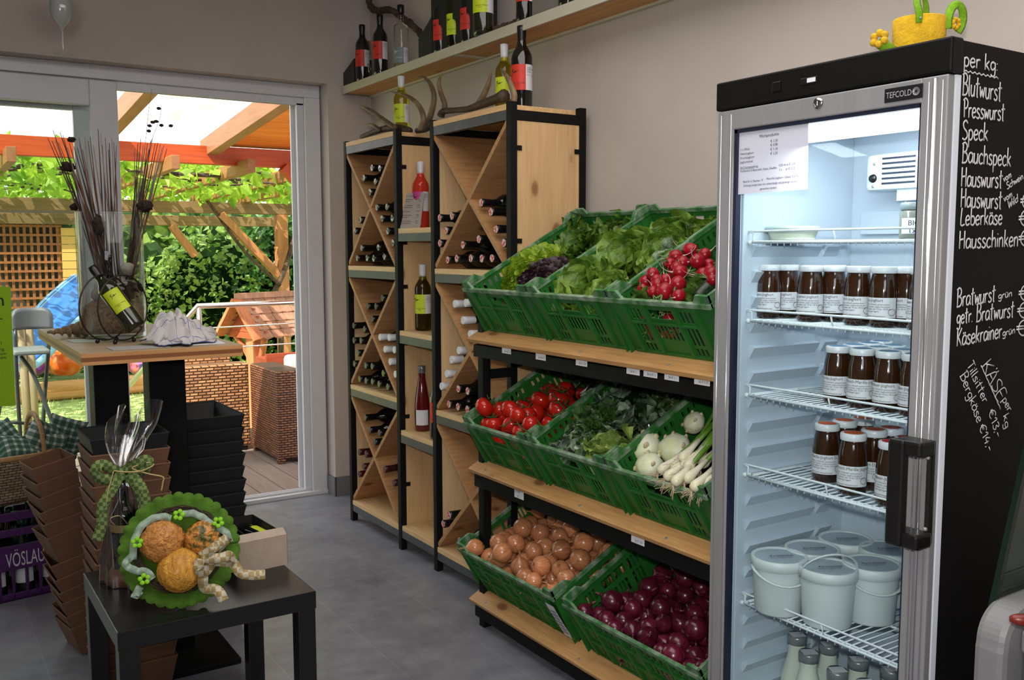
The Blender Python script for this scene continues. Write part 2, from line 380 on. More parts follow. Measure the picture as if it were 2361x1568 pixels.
# ------------------------------------------------------------------ bottles
BP = [(0,.004),(.03,.0),(.0365,.005),(.0372,.02),(.0372,.188),(.0345,.204),(.026,.219),(.0175,.233),(.0152,.246),(.0146,.288),(.0162,.2885),(.0162,.298),(0,.299)]
def scribble(mb, r, a0, z0, k):
    """a winery signature: a hooked initial and a running tail, wrapped on a cylinder"""
    for pl in ([(.0,.25),(.12,.5),(.3,.55),(.2,.3),(.02,.2),(.2,.1),(.25,-.1),(.05,-.3),(-.1,-.32)],[(.25,.05),(.45,.2),(.5,.0),(.62,.22),(.66,.02)],[(.7,.4),(.66,-.05)],[(.58,.2),(.85,.24),(.8,.05),(1.0,.2),(1.25,.3)]):
        p = [Vector((r*math.cos(a0+x*k/r), r*math.sin(a0+x*k/r), z0+y*k)) for x, y in pl]
        mb.tube(catmull(p, 3), k*.035, 5)
def label_band(mb, r, a0, a1, z0, z1): mb.lathe([(r, z0),(r, z1)], 12, None, a0, a1)
def standing_bottle(label, loc, glass, cap, lab, wine_top=None, rot=-118, h=1.0, group=None, capz=.232, text=None, white=True, wine=None, name='wine_bottle', prof=None, R0=.0372, lz=(.078,.165), arch=False, script=None):
    t = thing(name, label, 'bottle', loc, (0,0,D(rot)), group)
    t.scale = (h, h, h)
    MB().lathe(prof or BP, 22).build('bottle_glass', glass, t)
    if wine: MB().lathe([(0,.006)]+[(r*.93, max(z,.006)) for r, z in (prof or BP)[1:] if z <= wine_top]+[(.0001, wine_top)], 20).build('wine', wine, t)
    if cap: MB().lathe([(.0151,capz),(.0153,capz+.03),(.0166,.2865),(.0168,.2995),(.014,.3005),(0,.3005)], 18).build('capsule', cap, t)
    r = R0+.0006; z0, z1 = lz
    if lab:
        b = MB(); label_band(b, r, D(-85), D(20), z0, z1); l = b.build('front_label', lab, t)
        b = MB(); scribble(b, r+.0004, D(-62), z0+(z1-z0)*.68, .022)
        add_text(b, text or 'Rotwein Cuvee\n       2011', .0066, TM((0,0,z0+.022)), wrap=(r+.0005, D(-48)))
        b.build('print', script or m_ink, l)
        if white:
            b = MB(); label_band(b, r, D(20), D(105), z0, z1); l = b.build('back_label', m_labw, t)
            b = MB(); add_text(b, 'Weingut\nQualitaetswein\ntrocken\nOesterreich\n\n0,75 l   13 % vol', .0052, TM((0,0,z1-.012)), wrap=(r+.0005, D(26))); b.build('print', m_ink, l)
    return t
LYB = {}
def lying_proto(kind):
    cap, disc, gl = {'red': (m_capb, m_disc, m_bdark), 'silver': (m_capb, m_disk2, m_bdark), 'white': (m_capw, m_capw, m_bolive), 'black': (m_capb, m_capb, m_bdark), 'wax': (m_capdr, m_capdr, m_bdark), 'grey': (m_capg, m_capg, m_bolive)}[kind]
    t = thing('wine_bottle', 'x', 'bottle'); MB().lathe(BP, 16).build('bottle_glass', gl, t)
    MB().lathe([(.0152,.236),(.0155,.26),(.0164,.2865),(.0167,.3),(.0150,.3012)], 16).build('capsule', cap, t)
    MB().lathe([(.0150,.3012),(0,.3014)], 16).build('cap_disc', disc, t)
    return t
LYROT = (0, -PI/2, 0)
def lay(kind, y, z, label, group, dx=0, tilt=0):
    x = 2.188+dx
    T = TM((x, y, z), (0, LYROT[1]+tilt, 0)) @ TM(rot=(0,0,R.uniform(-3,3)))
    if kind not in LYB:
        LYB[kind] = o = lying_proto(kind); o.matrix_basis = T; o['label'] = label; o['group'] = group; return o
    return copy_tree(LYB[kind], T, label, group)
# ------------------------------------------------------------------ wine racks
RX0, RX1, RT = 1.878, 2.225, 1.935
SH = [.111, .714, 1.318, 1.928]
def rack(label, y0, y1, inner):
    t = thing('wine_rack', label, 'wine rack', (RX0, (y0+y1)/2, 0)); P = .03
    for x in (RX0, RX1-P):
        for y in (y0, y1-P):
            MB().box((x,y,0),(x+P,y+P,RT)).build('post', m_black if x > RX0 else m_steel if False else m_black, t, .002, True)
    for z in SH:
        b = MB().box((RX0+.002,y0+P,z-.058),(RX0+.026,y1-P,z-.022)); b.build('front_rail', m_steel, t, .001, True)
        b = MB().box((RX1-.026,y0+P,z-.058),(RX1-.002,y1-P,z-.022)); b.build('rear_rail', m_black, t, 0, True)
        if z > 1.9:
            for yy in (y0, y1-P): MB().box((RX0+P,yy+.003,z-.058),(RX1-P,yy+P-.003,z-.022)).build('side_rail', m_black, t, 0, True)
        MB().box((RX0+.001,y0+P+.001,z-.022),(RX1,y1-P-.001,z)).build('shelf_board', m_edge if z < 1.9 else m_board, t, .001, True)
    for yy in (y0+.006, y1-.024): MB().box((RX0+P,yy,SH[0]-.02),(RX1-P,yy+.016,SH[3]-.06)).build('side_panel', m_panel, t, 0, True)
    MB().box((RX1-.012,y0+P,SH[0]),(RX1-.002,y1-P,SH[3]-.06)).build('back_panel', m_inner, t, 0, True)
    for z in (.30,.62,.96,1.22,1.42,1.76):
        for x in (RX0+P, RX1-P-.022): MB().box((x,y0+.0025,z),(x+.022,y0+.0065,z+.018)).build('clip', m_black, t, 0, True)
    for k in range(3):
        a, b = SH[k], SH[k+1]-(.058 if k == 2 else .058)
        ya, yb = y0+P, y1-P
        for s in (0, 1):
            p = Vector((0, ya, a+.008 if not s else b-.004)); q = Vector((0, yb, b-.004 if not s else a+.008))
            mb = MB(); x0, x1 = RX0+.004+s*.001, RX1-.02
            d = (q-p).normalized(); n = Vector((0,-d.z,d.y))*.009
            mb.add([(x, *(v.y, v.z)) for x in (x0, x1) for v in (p-n, q-n, q+n, p+n)], [(0,1,2,3),(7,6,5,4),(0,4,5,1),(1,5,6,2),(2,6,7,3),(3,7,4,0)])
            mb.build('divider_board', m_inner, t, .0006, True)
    return t
LY0, LY1, RY0, RY1 = 3.826, 4.420, 2.886, 3.508
rack('tall black steel and pine wine rack with diagonal dividers, beside the glass door', LY0, LY1, 0)
rack('tall black steel and pine wine rack with diagonal dividers, behind the vegetable stand', RY0, RY1, 0)
g = thing('narrow_shelf', 'narrow open shelves with pine boards and steel rails between the two wine racks', 'shelf', (RX0, 3.66, 0))
GSH = [.117, .569, 1.030, 1.492]
for z in GSH:
    MB().box((RX0+.004,RY1+.002,z-.022),(RX1-.01,LY0-.002,z)).build('shelf_board', m_edge, g, .001, True)
    MB().box((RX0+.003,RY1+.002,z-.058),(RX0+.026,LY0-.002,z-.022)).build('front_rail', m_steel, g, .001, True)
    MB().box((RX1-.036,RY1+.002,z-.058),(RX1-.012,LY0-.002,z-.022)).build('rear_rail', m_black, g, 0, True)
def Z1(l): return [(750+x/3.266, 220+y/3.266) for x, y in l]
def Z2(l): return [(750+x/2.09, 600+y/2.09) for x, y in l]
rack_bottles = [
 # rack y-range, compartment, kind, list
 ('L', 2, 'silver', Z1([(360,565),(412,553),(282,650),(385,645),(340,728),(387,875),(465,870),(410,960),(487,955),(462,1045),(503,1128),(392,1165),(215,1210),(255,1212),(300,1212),(367,1212),(447,1215),(228,1020),(267,938)])),
 ('R', 2, 'red', Z1([(1177,812),(1263,912),(1297,1012),(1160,1083),(1033,1140),(903,1222),(970,1222),(1100,1226),(1187,1228),(1255,1226),(860,935),(950,927),(900,1027),(880,1115),(1362,1120)])),
 ('L', 1, 'black', Z2([(277,183),(208,226),(242,234),(225,280),(133,352),(185,350),(120,395),(168,403),(140,450),(133,488),(195,515),(225,520),(147,563),(185,570),(227,577),(247,588),(282,563),(298,602)])),
 ('L', 1, 'white', Z2([(268,380),(309,385),(285,438),(325,447),(310,498),(333,558)])),
 ('L', 0, 'black', Z2([(195,762),(215,817),(262,833),(240,875)])),
 ('L', 0, 'wax', Z2([(165,925),(195,950),(190,985),(165,1030),(288,1008),(332,1073)])),
 ('R', 1, 'white', Z2([(620,222),(675,230),(668,287),(692,352),(643,438),(607,491),(587,545),(555,597)])),
 ('R', 1, 'red', Z2([(645,630),(673,650),(570,688),(622,700),(655,712),(708,727)])),
 ('R', 0, 'red', Z2([(600,1235),(575,1275)])), ('R', 0, 'grey', Z2([(648,1355)])),
]
LEVEL = {2: 'top', 1: 'middle', 0: 'bottom'}
KT = {'silver': 'silver-ended dark bottle', 'red': 'red-white-ended dark bottle', 'black': 'black-capped dark bottle', 'white': 'white-capped green bottle', 'wax': 'red-capped dark bottle', 'grey': 'grey-capped bottle'}
allb = []
for rk, lv, kind, pts in rack_bottles:
    for px, py in pts:
        p = at(px, py, X=RX0+.012); allb.append([rk, lv, kind, p.y, p.z, p.y, p.z])
def relax(bs):
    rr = .0378
    for it in range(200):
        for i, a in enumerate(bs):
            for b in bs[i+1:]:
                dy, dz = a[3]-b[3], a[4]-b[4]; d = math.hypot(dy, dz)
                if d < 2*rr:
                    k = (2*rr-d)/2/max(d, 1e-5); a[3] += dy*k; a[4] += dz*k; b[3] -= dy*k; b[4] -= dz*k
        for a in bs:
            y0, y1 = (LY0, LY1) if a[0] == 'L' else (RY0, RY1); ya, yb = y0+.03, y1-.03
            zb, zt = SH[a[1]]+.008, SH[a[1]+1]-.062
            for s in (0, 1):
                p = Vector((ya, zb if not s else zt)); q = Vector((yb, zt if not s else zb)); d = (q-p).normalized(); n = Vector((-d.y, d.x))
                c0 = (Vector((a[5], a[6]))-p).dot(n); c = (Vector((a[3], a[4]))-p).dot(n); sg = 1 if c0 > 0 else -1
                m = rr+.0095
                if c*sg < m: k = m-c*sg; a[3] += n.x*sg*k; a[4] += n.y*sg*k
            a[3] = min(max(a[3], y0+.024+rr), y1-.026-rr); a[4] = min(max(a[4], SH[a[1]]+rr), zt-rr)
ORD = ['first','second','third','fourth','fifth','sixth','seventh','eighth','ninth','tenth','eleventh','twelfth','thirteenth','fourteenth','fifteenth','sixteenth']
for rk in 'LR':
    for lv in (0, 1, 2):
        bs = [b for b in allb if b[0] == rk and b[1] == lv]; relax(bs)
        w = 'rack by the door' if rk == 'L' else 'rack behind the vegetables'
        y0, y1 = (LY0, LY1) if rk == 'L' else (RY0, RY1); ym = (y0+y1)/2; zm = (SH[lv]+SH[lv+1])/2-.02; hy, hz = (y1-y0)/2-.03, (SH[lv+1]-SH[lv])/2-.03
        def wedge_of(b):
            u, v = (b[3]-ym)/hy, (b[4]-zm)/hz
            return ('upper' if v > 0 else 'lower') if abs(v) > abs(u) else ('door-side' if u > 0 else 'room-side')
        groups = {}
        for b in bs: groups.setdefault((b[2], wedge_of(b)), []).append(b)
        for (kd, wd), g in groups.items():
            g.sort(key=lambda b: -b[3] if wd in ('lower', 'upper') else -b[4])
            for i, b in enumerate(g):
                od = '' if len(g) == 1 else ', '+ORD[i]+(' from the door' if wd in ('lower', 'upper') else ' from top')
                lay(kd, b[3], b[4], '%s%s, %s wedge, %s section, %s' % (KT[kd], od, wd, LEVEL[lv], w), '%s bottles in the %s section of the %s' % ({'wax':'red-capsule','red':'red-white-cap','silver':'silver-cap','black':'black-capsule','white':'white-capsule','grey':'grey-capsule'}[kd], LEVEL[lv], w))
# ------------------------------------------------------------------ things on the racks
def on_z(px, py, X, z): p = at(px, py, X=X); return (X, p.y, z)
def pos(px, X, z, py=300): p = at(px, py, X=X); return Vector((X, p.y, z))
standing_bottle('white wine bottle with lime label behind antlers on the rack by the door', pos(926,2.06,1.9285,270), m_wwine, m_capw, m_lime, rot=-115, text='Gruener Veltliner\n       2012')
standing_bottle('white wine bottle with lime label, half behind an antler on the rack behind the vegetables', pos(1163,2.10,1.9285,200), m_wwine, m_capw, m_lime, rot=-115, text='Gruener Veltliner\n       2012')
standing_bottle('large red wine bottle with orange-red label standing on the rack behind the vegetables', pos(1203,2.08,1.9285,180), m_bdark, m_capb, m_redlab, rot=-122, h=1.13)
standing_bottle('pink rose wine bottle with magenta label behind a price card on the narrow shelf', pos(970,1.985,1.4925,450), m_rwine, m_capw, m_pinklab, rot=-122, text='Rose\n  2012')
standing_bottle('white wine bottle with lime label on the second narrow shelf between the racks', pos(975,1.975,1.0305,690), m_gwine, m_capw, m_lime, rot=-122, wine=None, text='Gruener Veltliner\n       2012')
slim = [(0,.004),(.028,.0),(.0345,.006),(.035,.11),(.032,.15),(.024,.2),(.0165,.245),(.0146,.288),(.0162,.2885),(.0162,.298),(0,.299)]
slim_b = standing_bottle('slim dark pink rose bottle with plain white label on the lower narrow shelf', pos(973,1.96,.5695,930), m_bred, m_capg, None, prof=slim, R0=.035, rot=-118)
b_ = MB(); label_band(b_, .0356, D(-50), D(50), .03, .1); b_.build('front_label', m_labw, slim_b)
standing_bottle('dark red wine bottle half hidden behind the rack post on the lower narrow shelf', Vector((1.93, RY1+.045, .5695)), m_bdark, m_capb, m_redlab, rot=-100)
c_ = thing('price_card', 'grey standing price list leaning beside the pink rose bottle', 'card', pos(942,1.915,1.4925,510), (0,0,D(-62)))
b_ = MB().box((-.062,-.001,0),(.062,.001,.165), TM(rot=(D(-14),0,0))); cc = b_.build('card', M('grey_card', srgb(168,158,150), .7), c_)
b_ = MB(); T_ = TM((0,-.0018,0),(D(-14),0,0)) @ TM(rot=(PI/2,0,0))
add_text(b_, 'Obst- und Spezialbraende', .0085, T_ @ TM((0,.148,0)), 'CENTER')
for i in range(13):
    if i in (2, 5, 7, 10): continue
    add_text(b_, ('0,70l Marillenbrand','0,35l Williams','0,50l Zwetschke','0,20l Traubenbrand')[i % 4], .0075, T_ @ TM((-.052,.132-i*.0092,0))); add_text(b_, '%d,%d0' % (9+i % 5*3, i % 3*4), .0075, T_ @ TM((.03,.132-i*.0092,0)))
b_.build('print', m_ink, cc)
cc.parent = c_
# antlers: one beam with tines each
m_antler = M('antler', srgb(78,58,38), .6, c2=srgb(44,34,26), vs=30, st=(1,1,.3), bump=.5, bs=70)
m_tip = M('antler_tip', srgb(158,134,100), .5, var=.15, vs=20)
def antler(label, chains, X, base):
    t = thing('antler', label, 'antler', at(*base, X=X)); 
    for nm, ch, dx in chains:
        pts = []; 
        for (px, py, r, *ex) in ch: p = at(px, py, X=X+dx+(ex[0] if ex else 0)); pts.append((p, r))
        P = catmull([p for p, r in pts], 5); rs = [pts[min(int(i/5), len(pts)-1)][1]*(1-(i % 5)/5)+pts[min(int(i/5)+1, len(pts)-1)][1]*((i % 5)/5) for i in range(len(P))]
        mb = MB().tube(P, rs, 10); mb.build(nm, m_antler if nm == 'beam' else m_tine, t, 0, True)
m_tine = M('antler_tine', srgb(92,72,50), .55, c2=srgb(150,126,92), vs=9, lo=.45, hi=.7, bump=.3, bs=80)
Z = lambda x, y: (750+x/3.267, y/3.267)
antler('two-tined antler lying at the door end of the rack beside the white wine bottle', [
 ('beam', [(*Z(270,1032),.010),(*Z(380,990),.014),(*Z(480,965),.017),(*Z(560,965),.018),(*Z(640,985),.014)], 0),
 ('tine', [(*Z(530,965),.013),(*Z(430,900),.014),(*Z(350,840),.012),(*Z(264,797),.003)], -.03),
 ('tine', [(*Z(410,985),.010),(*Z(370,950),.010),(*Z(305,932),.002)], -.02)], 1.98, Z(450,990))
antler('tall curved antler with two long tines standing on the rack by the door', [
 ('beam', [(*Z(690,985),.012),(*Z(740,975),.015),(*Z(775,955),.017),(*Z(800,930),.013)], .02),
 ('tine', [(*Z(715,975),.013),(*Z(740,890),.013),(*Z(700,790),.011),(*Z(610,720),.008),(*Z(495,692),.002)], -.03),
 ('tine', [(*Z(760,955),.014),(*Z(795,860),.014),(*Z(820,730),.012),(*Z(790,630),.009),(*Z(740,580),.005),(*Z(695,577),.002)], .05)], 1.96, Z(740,985))
antler('long low antler with upright tines on the rack behind the vegetable stand', [
 ('beam', [(*Z(870,870),.018),(*Z(890,840),.014),(*Z(980,830),.012),(*Z(1080,820),.013),(*Z(1180,785),.017),(*Z(1290,745),.019),(*Z(1350,720),.026)], 0),
 ('tine', [(*Z(885,850),.012),(*Z(900,790),.012),(*Z(870,700),.011),(*Z(855,620),.008),(*Z(877,555),.002)], .02),
 ('tine', [(*Z(1130,810),.012),(*Z(1180,740),.013),(*Z(1225,640),.010),(*Z(1250,537),.002)], .03),
 ('tine', [(*Z(1420,770),.012),(*Z(1420,700),.012),(*Z(1370,580),.009),(*Z(1315,512),.002)], -.03)], 1.98, Z(1100,820))
# ------------------------------------------------------------------ long wall shelf with its row of bottles
ws = thing('wall_shelf', 'long pine shelf with pale metal front edge high on the wall above the wine racks', 'shelf', (2.16, 3.4, 2.247))
m_pale = M('pale_edge', srgb(196,188,172), .5, .1, var=.08, vs=6, st=(1,.3,1))
MB().box((2.082,1.2,2.252),(2.25,4.872,2.286)).build('shelf_board', m_shelfw, ws, 0, True)
MB().box((2.073,1.2,2.247),(2.083,4.875,2.289)).build('front_edge', m_pale, ws, .001, True)
MB().box((2.083,4.868,2.247),(2.25,4.878,2.289)).build('end_cap', M('grey_cap', srgb(120,116,112), .5), ws, .001, True)
MB().box((2.235,1.2,2.243),(2.254,4.872,2.252)).build('wall_strip', m_pale, ws, 0, True)
for y in (2.35, 3.63): MB().box((2.083,y,2.2465),(2.25,y+.03,2.252)).build('bracket', m_pale, ws, 0, True)
ST = 2.2895
def zc(px, py, X): return at(px, py, X=X)
standing_bottle('red wine bottle nearest the black wedge at the door end of the wall shelf', pos(836,2.12,ST,150), m_bdark, m_capb, m_redlab, rot=-118)
standing_bottle('red wine bottle with orange-red label beside the clear bottle on the wall shelf', pos(877,2.12,ST,130), m_bdark, m_capb, m_redlab, rot=-118, h=1.02)
spir = [(0,.004),(.03,0),(.034,.004),(.0345,.01),(.0345,.185),(.031,.196),(.016,.204),(.0135,.21),(.0135,.25),(.015,.252),(.015,.256),(0,.256)]
b_ = standing_bottle('clear spirit bottle with grey label and black stopper on the wall shelf', pos(925,2.12,ST,110), m_clear, None, m_greylab, prof=spir, R0=.0345, rot=-118, h=1.06, lz=(.02,.09), script=m_labw, text='Marillenbrand')
MB().lathe([(.0155,.251),(.0165,.253),(.0165,.284),(.0145,.287),(0,.287)], 16).build('stopper', m_capb, b_)
b_ = thing('shot_glass', 'small clear shot glass between the two red wine bottles on the wall shelf', 'glass', pos(855,2.10,ST,160))
MB().lathe([(0,0),(.014,0),(.014,.004),(.006,.01),(.006,.022),(.014,.03),(.017,.072),(.016,.072),(.013,.031),(0,.027)], 16).build('glass', m_clear, b_)
m_slate = M('black_slate', srgb(30,31,33), .5, var=.15, vs=12)
def wedge(label, px0, px1, X, h, mat, slope=.06):
    y0, y1 = pos(px0, X, ST, 120).y, pos(px1, X, ST, 120).y
    t = thing('display_wedge', label, 'display stand', (X, (y0+y1)/2, ST))
    MB().prism([(y0,ST),(y1,ST),(y1,ST+h),(y0,ST+h*slope)], .012, Matrix(((0,0,1,X),(1,0,0,0),(0,1,0,0),(0,0,0,1)))).build('face', mat, t, 0, True)
    MB().box((X+.012,y1,ST),(X+.10,y1+.006 if y1 > y0 else y1-.006,ST+h)).build('back_board', mat, t, 0, True)
wedge('small black sloping wedge at the end of the wall shelf by the door wall', 783, 816, 2.09, .13, m_slate, .45)
wedge('black sloping wedge beside the black gift box on the wall shelf', 965, 996, 2.09, .17, m_slate, .55)
# black presentation box with three arched windows
y0, y1 = pos(995,2.10,ST,50).y, pos(1095,2.10,ST,30).y
bx = thing('gift_box', 'tall black presentation box with three arched bottle windows on the wall shelf', 'box', (2.10, (y0+y1)/2, ST))
m_card = M('black_card', srgb(17,16,17), .75)
xs = []; W_ = abs(y0-y1); n_ = 3
front = MB()
def arch_panel(mb, x, ya, yb, z0, z1, holes):
    """panel with arched openings: strips between the columns"""
    ys = sorted([ya, yb]+[h for c, r, t in holes for h in (c-r, c+r)])
    for i in range(len(ys)-1):
        a, b = ys[i], ys[i+1]; inside = [h for h in holes if abs((a+b)/2-h[0]) < h[1]]
        if not inside: mb.add([(x,a,z0),(x,b,z0),(x,b,z1),(x,a,z1)], [(0,1,2,3)])
        else:
            c, r, tz = inside[0]; arc = [(x, c-r*math.cos(PI*k/10), tz+r*math.sin(PI*k/10)) for k in range(11)]
            mb.add(arc+[(x,c-r+2*r*k/10,z1) for k in range(11)], [(k,k+1,12+k,11+k) for k in range(10)])
cen = [pos(q,2.10,ST,70).y for q in (1012,1044,1076)]
rr_ = .029
arch_panel(front, 2.10, y1, y0, ST, ST+.42, [(c, rr_, ST+.095) for c in cen])
front.build('front_panel', m_card, bx, 0, True)
MB().box((2.2,y1,ST),(2.21,y0,ST+.42)).box((2.10,y1-.003,ST),(2.21,y1,ST+.42)).box((2.10,y0,ST),(2.21,y0+.003,ST+.42)).build('back_panel', m_card, bx, 0, True)
for c, lb, gl, nm in zip(cen, (m_redlab, m_lime, m_redlab), (m_bdark, m_wwine, m_bdark), ('red-labelled bottle in the first window of the black gift box, beside the wedge', 'lime-labelled white wine bottle in the middle window of the black gift box', 'red-labelled bottle in the last window of the black gift box, beside the green bottle')):
    standing_bottle(nm, Vector((2.127, c+.028, ST)), gl, m_capb, lb, rot=-128, white=False, lz=(.058,.15))
standing_bottle('large green wine bottle with lime label beside the black gift box on the wall shelf', pos(1114,2.10,ST,40), m_bolive, m_capb, m_lime, rot=-118, h=1.16, text='Gruener Veltliner\n       2011')
standing_bottle('red wine bottle with cut-off top beside the grey wedge on the wall shelf', pos(1211,2.12,ST,20), m_bdark, m_capb, m_redlab, rot=-118, h=1.0)
wedge('grey sloping wedge on the wall shelf beside the last red wine bottle', 1227, 1300, 2.10, .16, M('grey_wedge', srgb(112,106,104), .6), .5)
standing_bottle('dark wine bottle farthest along the wall shelf, only its base in view', pos(1310,2.12,ST,10), m_bdark, m_capb, m_redlab, rot=-118)
m_vine = M('vine_bark', srgb(92,70,54), .9, c2=srgb(48,36,28), vs=24, st=(1,1,.4), bump=1.0, bs=45)
def gnarl(name, label, cat, pts, X, r, seed):
    P = catmull([at(px, py, X=X+dx) for px, py, dx in pts], 9); t = thing(name, label, cat, P[0])
    mb = MB().tube(P, [r*(.85+.55*noise.noise(Vector((i*.33, seed, 0)))) for i in range(len(P))], 12)
    rn = random.Random(seed)
    for i in range(2, len(P)-1, 3): mb.ball(P[i]+Vector((rn.uniform(-.4,.4),rn.uniform(-.4,.4),rn.uniform(-.4,.4)))*r, r*rn.uniform(.55,.95), wob=.5, seed=i, nu=8, nv=6)
    mb.build('branch', m_vine, t, 0, True)
gnarl('vine_branch', 'thick gnarled old vine branch curving up the wall over the shelf bottles', 'branch', [(845,-20,.05),(853,12,.05),(870,26,.05),(892,22,.04),(915,30,.04),(935,48,.05),(955,62,.05),(972,82,.04),(985,110,.03)], 2.17, .019, 3)
gnarl('vine_branch', 'short dark piece of vine wood lying on the wall shelf between two bottles', 'branch', [(1130,72,0),(1150,63,0),(1172,56,0),(1190,50,0),(1207,42,0)], 2.13, .011, 8)
# ------------------------------------------------------------------ vegetable stand
TILT = D(28); VV = Vector((math.cos(TILT), 0, math.sin(TILT))); NN = Vector((-math.sin(TILT), 0, math.cos(TILT)))
TIER = [1.103, .625, .133]
vs = thing('vegetable_stand', 'three-tier black steel vegetable stand with pine front beams', 'stand', (1.75, 2.3, 0))
for y in (2.849, 1.655): MB().box((1.732,y,0),(1.766,y+.034,1.135)).build('post', m_black, vs, .002, True)
for y in (2.55, 1.70): MB().box((2.19,y,0),(2.22,y+.03,1.40)).build('rear_post', m_black, vs, .002, True)
m_beam = WOOD('beam_pine', srgb(188,138,84), srgb(214,166,110), 1, 16, .45, .9, srgb(120,72,38))
for z in TIER:
    F = Vector((1.692, 0, z-.024)); c = [F, F+VV*.09, F+VV*.09-NN*.024, F+VV*.012-NN*.026, F-NN*.016]
    mb = MB().add([(p.x, y, p.z) for y in (1.645, 2.893) for p in c], [(0,1,2,3,4),(9,8,7,6,5),(0,5,6,1),(1,6,7,2),(2,7,8,3),(3,8,9,4),(4,9,5,0)])
    bm_ = mb.build('front_beam', m_beam, vs, .002, True)
    sb = MB()
    for y in (2.80, 2.24, 1.85): sb.lathe([(0,.0006),(.005,.0004),(.0055,0)], 10, frame(F+VV*.02+Vector((0,y,0))+NN*.0004, (0,1,0), VV, NN))
    sb.build('screw', m_alu, bm_)
    for o in [bm_.children[0]]: o.matrix_basis = vs.matrix_basis.inverted()
    MB().box((1.714,1.655,z-.090),(1.734,2.883,z-.046)).build('front_rail', m_black, vs, .001, True)
    L_ = .50 if z > .2 else .34
    zz = z+L_*math.tan(TILT); MB().box((1.735+L_-.01,1.66,zz-.045),(1.735+L_+.015,2.60,zz-.012)).build('rear_rail', m_black, vs, 0, True)
MB().box((1.76,2.852,.93),(1.872,2.880,.962)).build('side_rail', m_black, vs, 0, True)
# crates
m_gdark = M('shaded_crate_floor', srgb(14,30,16), .7, var=.3, vs=20)  # near-black green paints in the shade seen through the slots
def perf(mb, fn, w, h, holes):
    xs = sorted({0, w, *[round(v, 5) for q in holes for v in (q[0], q[2])]}); zs = sorted({0, h, *[round(v, 5) for q in holes for v in (q[1], q[3])]})
    vs_ = [fn(x, z) for x in xs for z in zs]; m = len(zs); fs = []
    for i in range(len(xs)-1):
        for j in range(len(zs)-1):
            cx, cz = (xs[i]+xs[i+1])/2, (zs[j]+zs[j+1])/2
            if any(q[0] < cx < q[2] and q[1] < cz < q[3] for q in holes): continue
            fs.append((i*m+j, (i+1)*m+j, (i+1)*m+j+1, i*m+j+1))
    mb.add(vs_, fs)
def slots(x0, x1, z0, z1, w, gap):
    out = []; x = x0
    while x+w <= x1+1e-6: out.append((x, z0, x+w, z1)); x += w+gap
    return out
CR = []
def crate_short(W, H):
    h = []
    h += slots(.072, .128, H*.64, H*.84, .0108, .0052)+slots(W-.128, W-.072, H*.64, H*.84, .0108, .0052)
    h += slots(.072, .128, H*.24, H*.57, .0108, .0052)+slots(W-.128, W-.072, H*.24, H*.57, .0108, .0052)
    h += slots(.072, .128, H*.06, H*.19, .0108, .0052)+slots(W-.128, W-.072, H*.06, H*.19, .0108, .0052)
    h += [(W/2-.05, H*.68, W/2+.05, H*.84)]+slots(W/2-.047, W/2+.047, H*.30, H*.58, .0105, .0055)
    return h
def crate_long(L, H):
    h = slots(.05, L-.05, H*.74, H*.86, .012, .014)
    h += slots(.09, L*.42, H*.42, H*.62, .010, .013)+slots(L*.58, L-.09, H*.42, H*.62, .010, .013)
    h += slots(.09, L*.42, H*.12, H*.34, .010, .013)+slots(L*.58, L-.09, H*.12, H*.34, .010, .013)
    return h
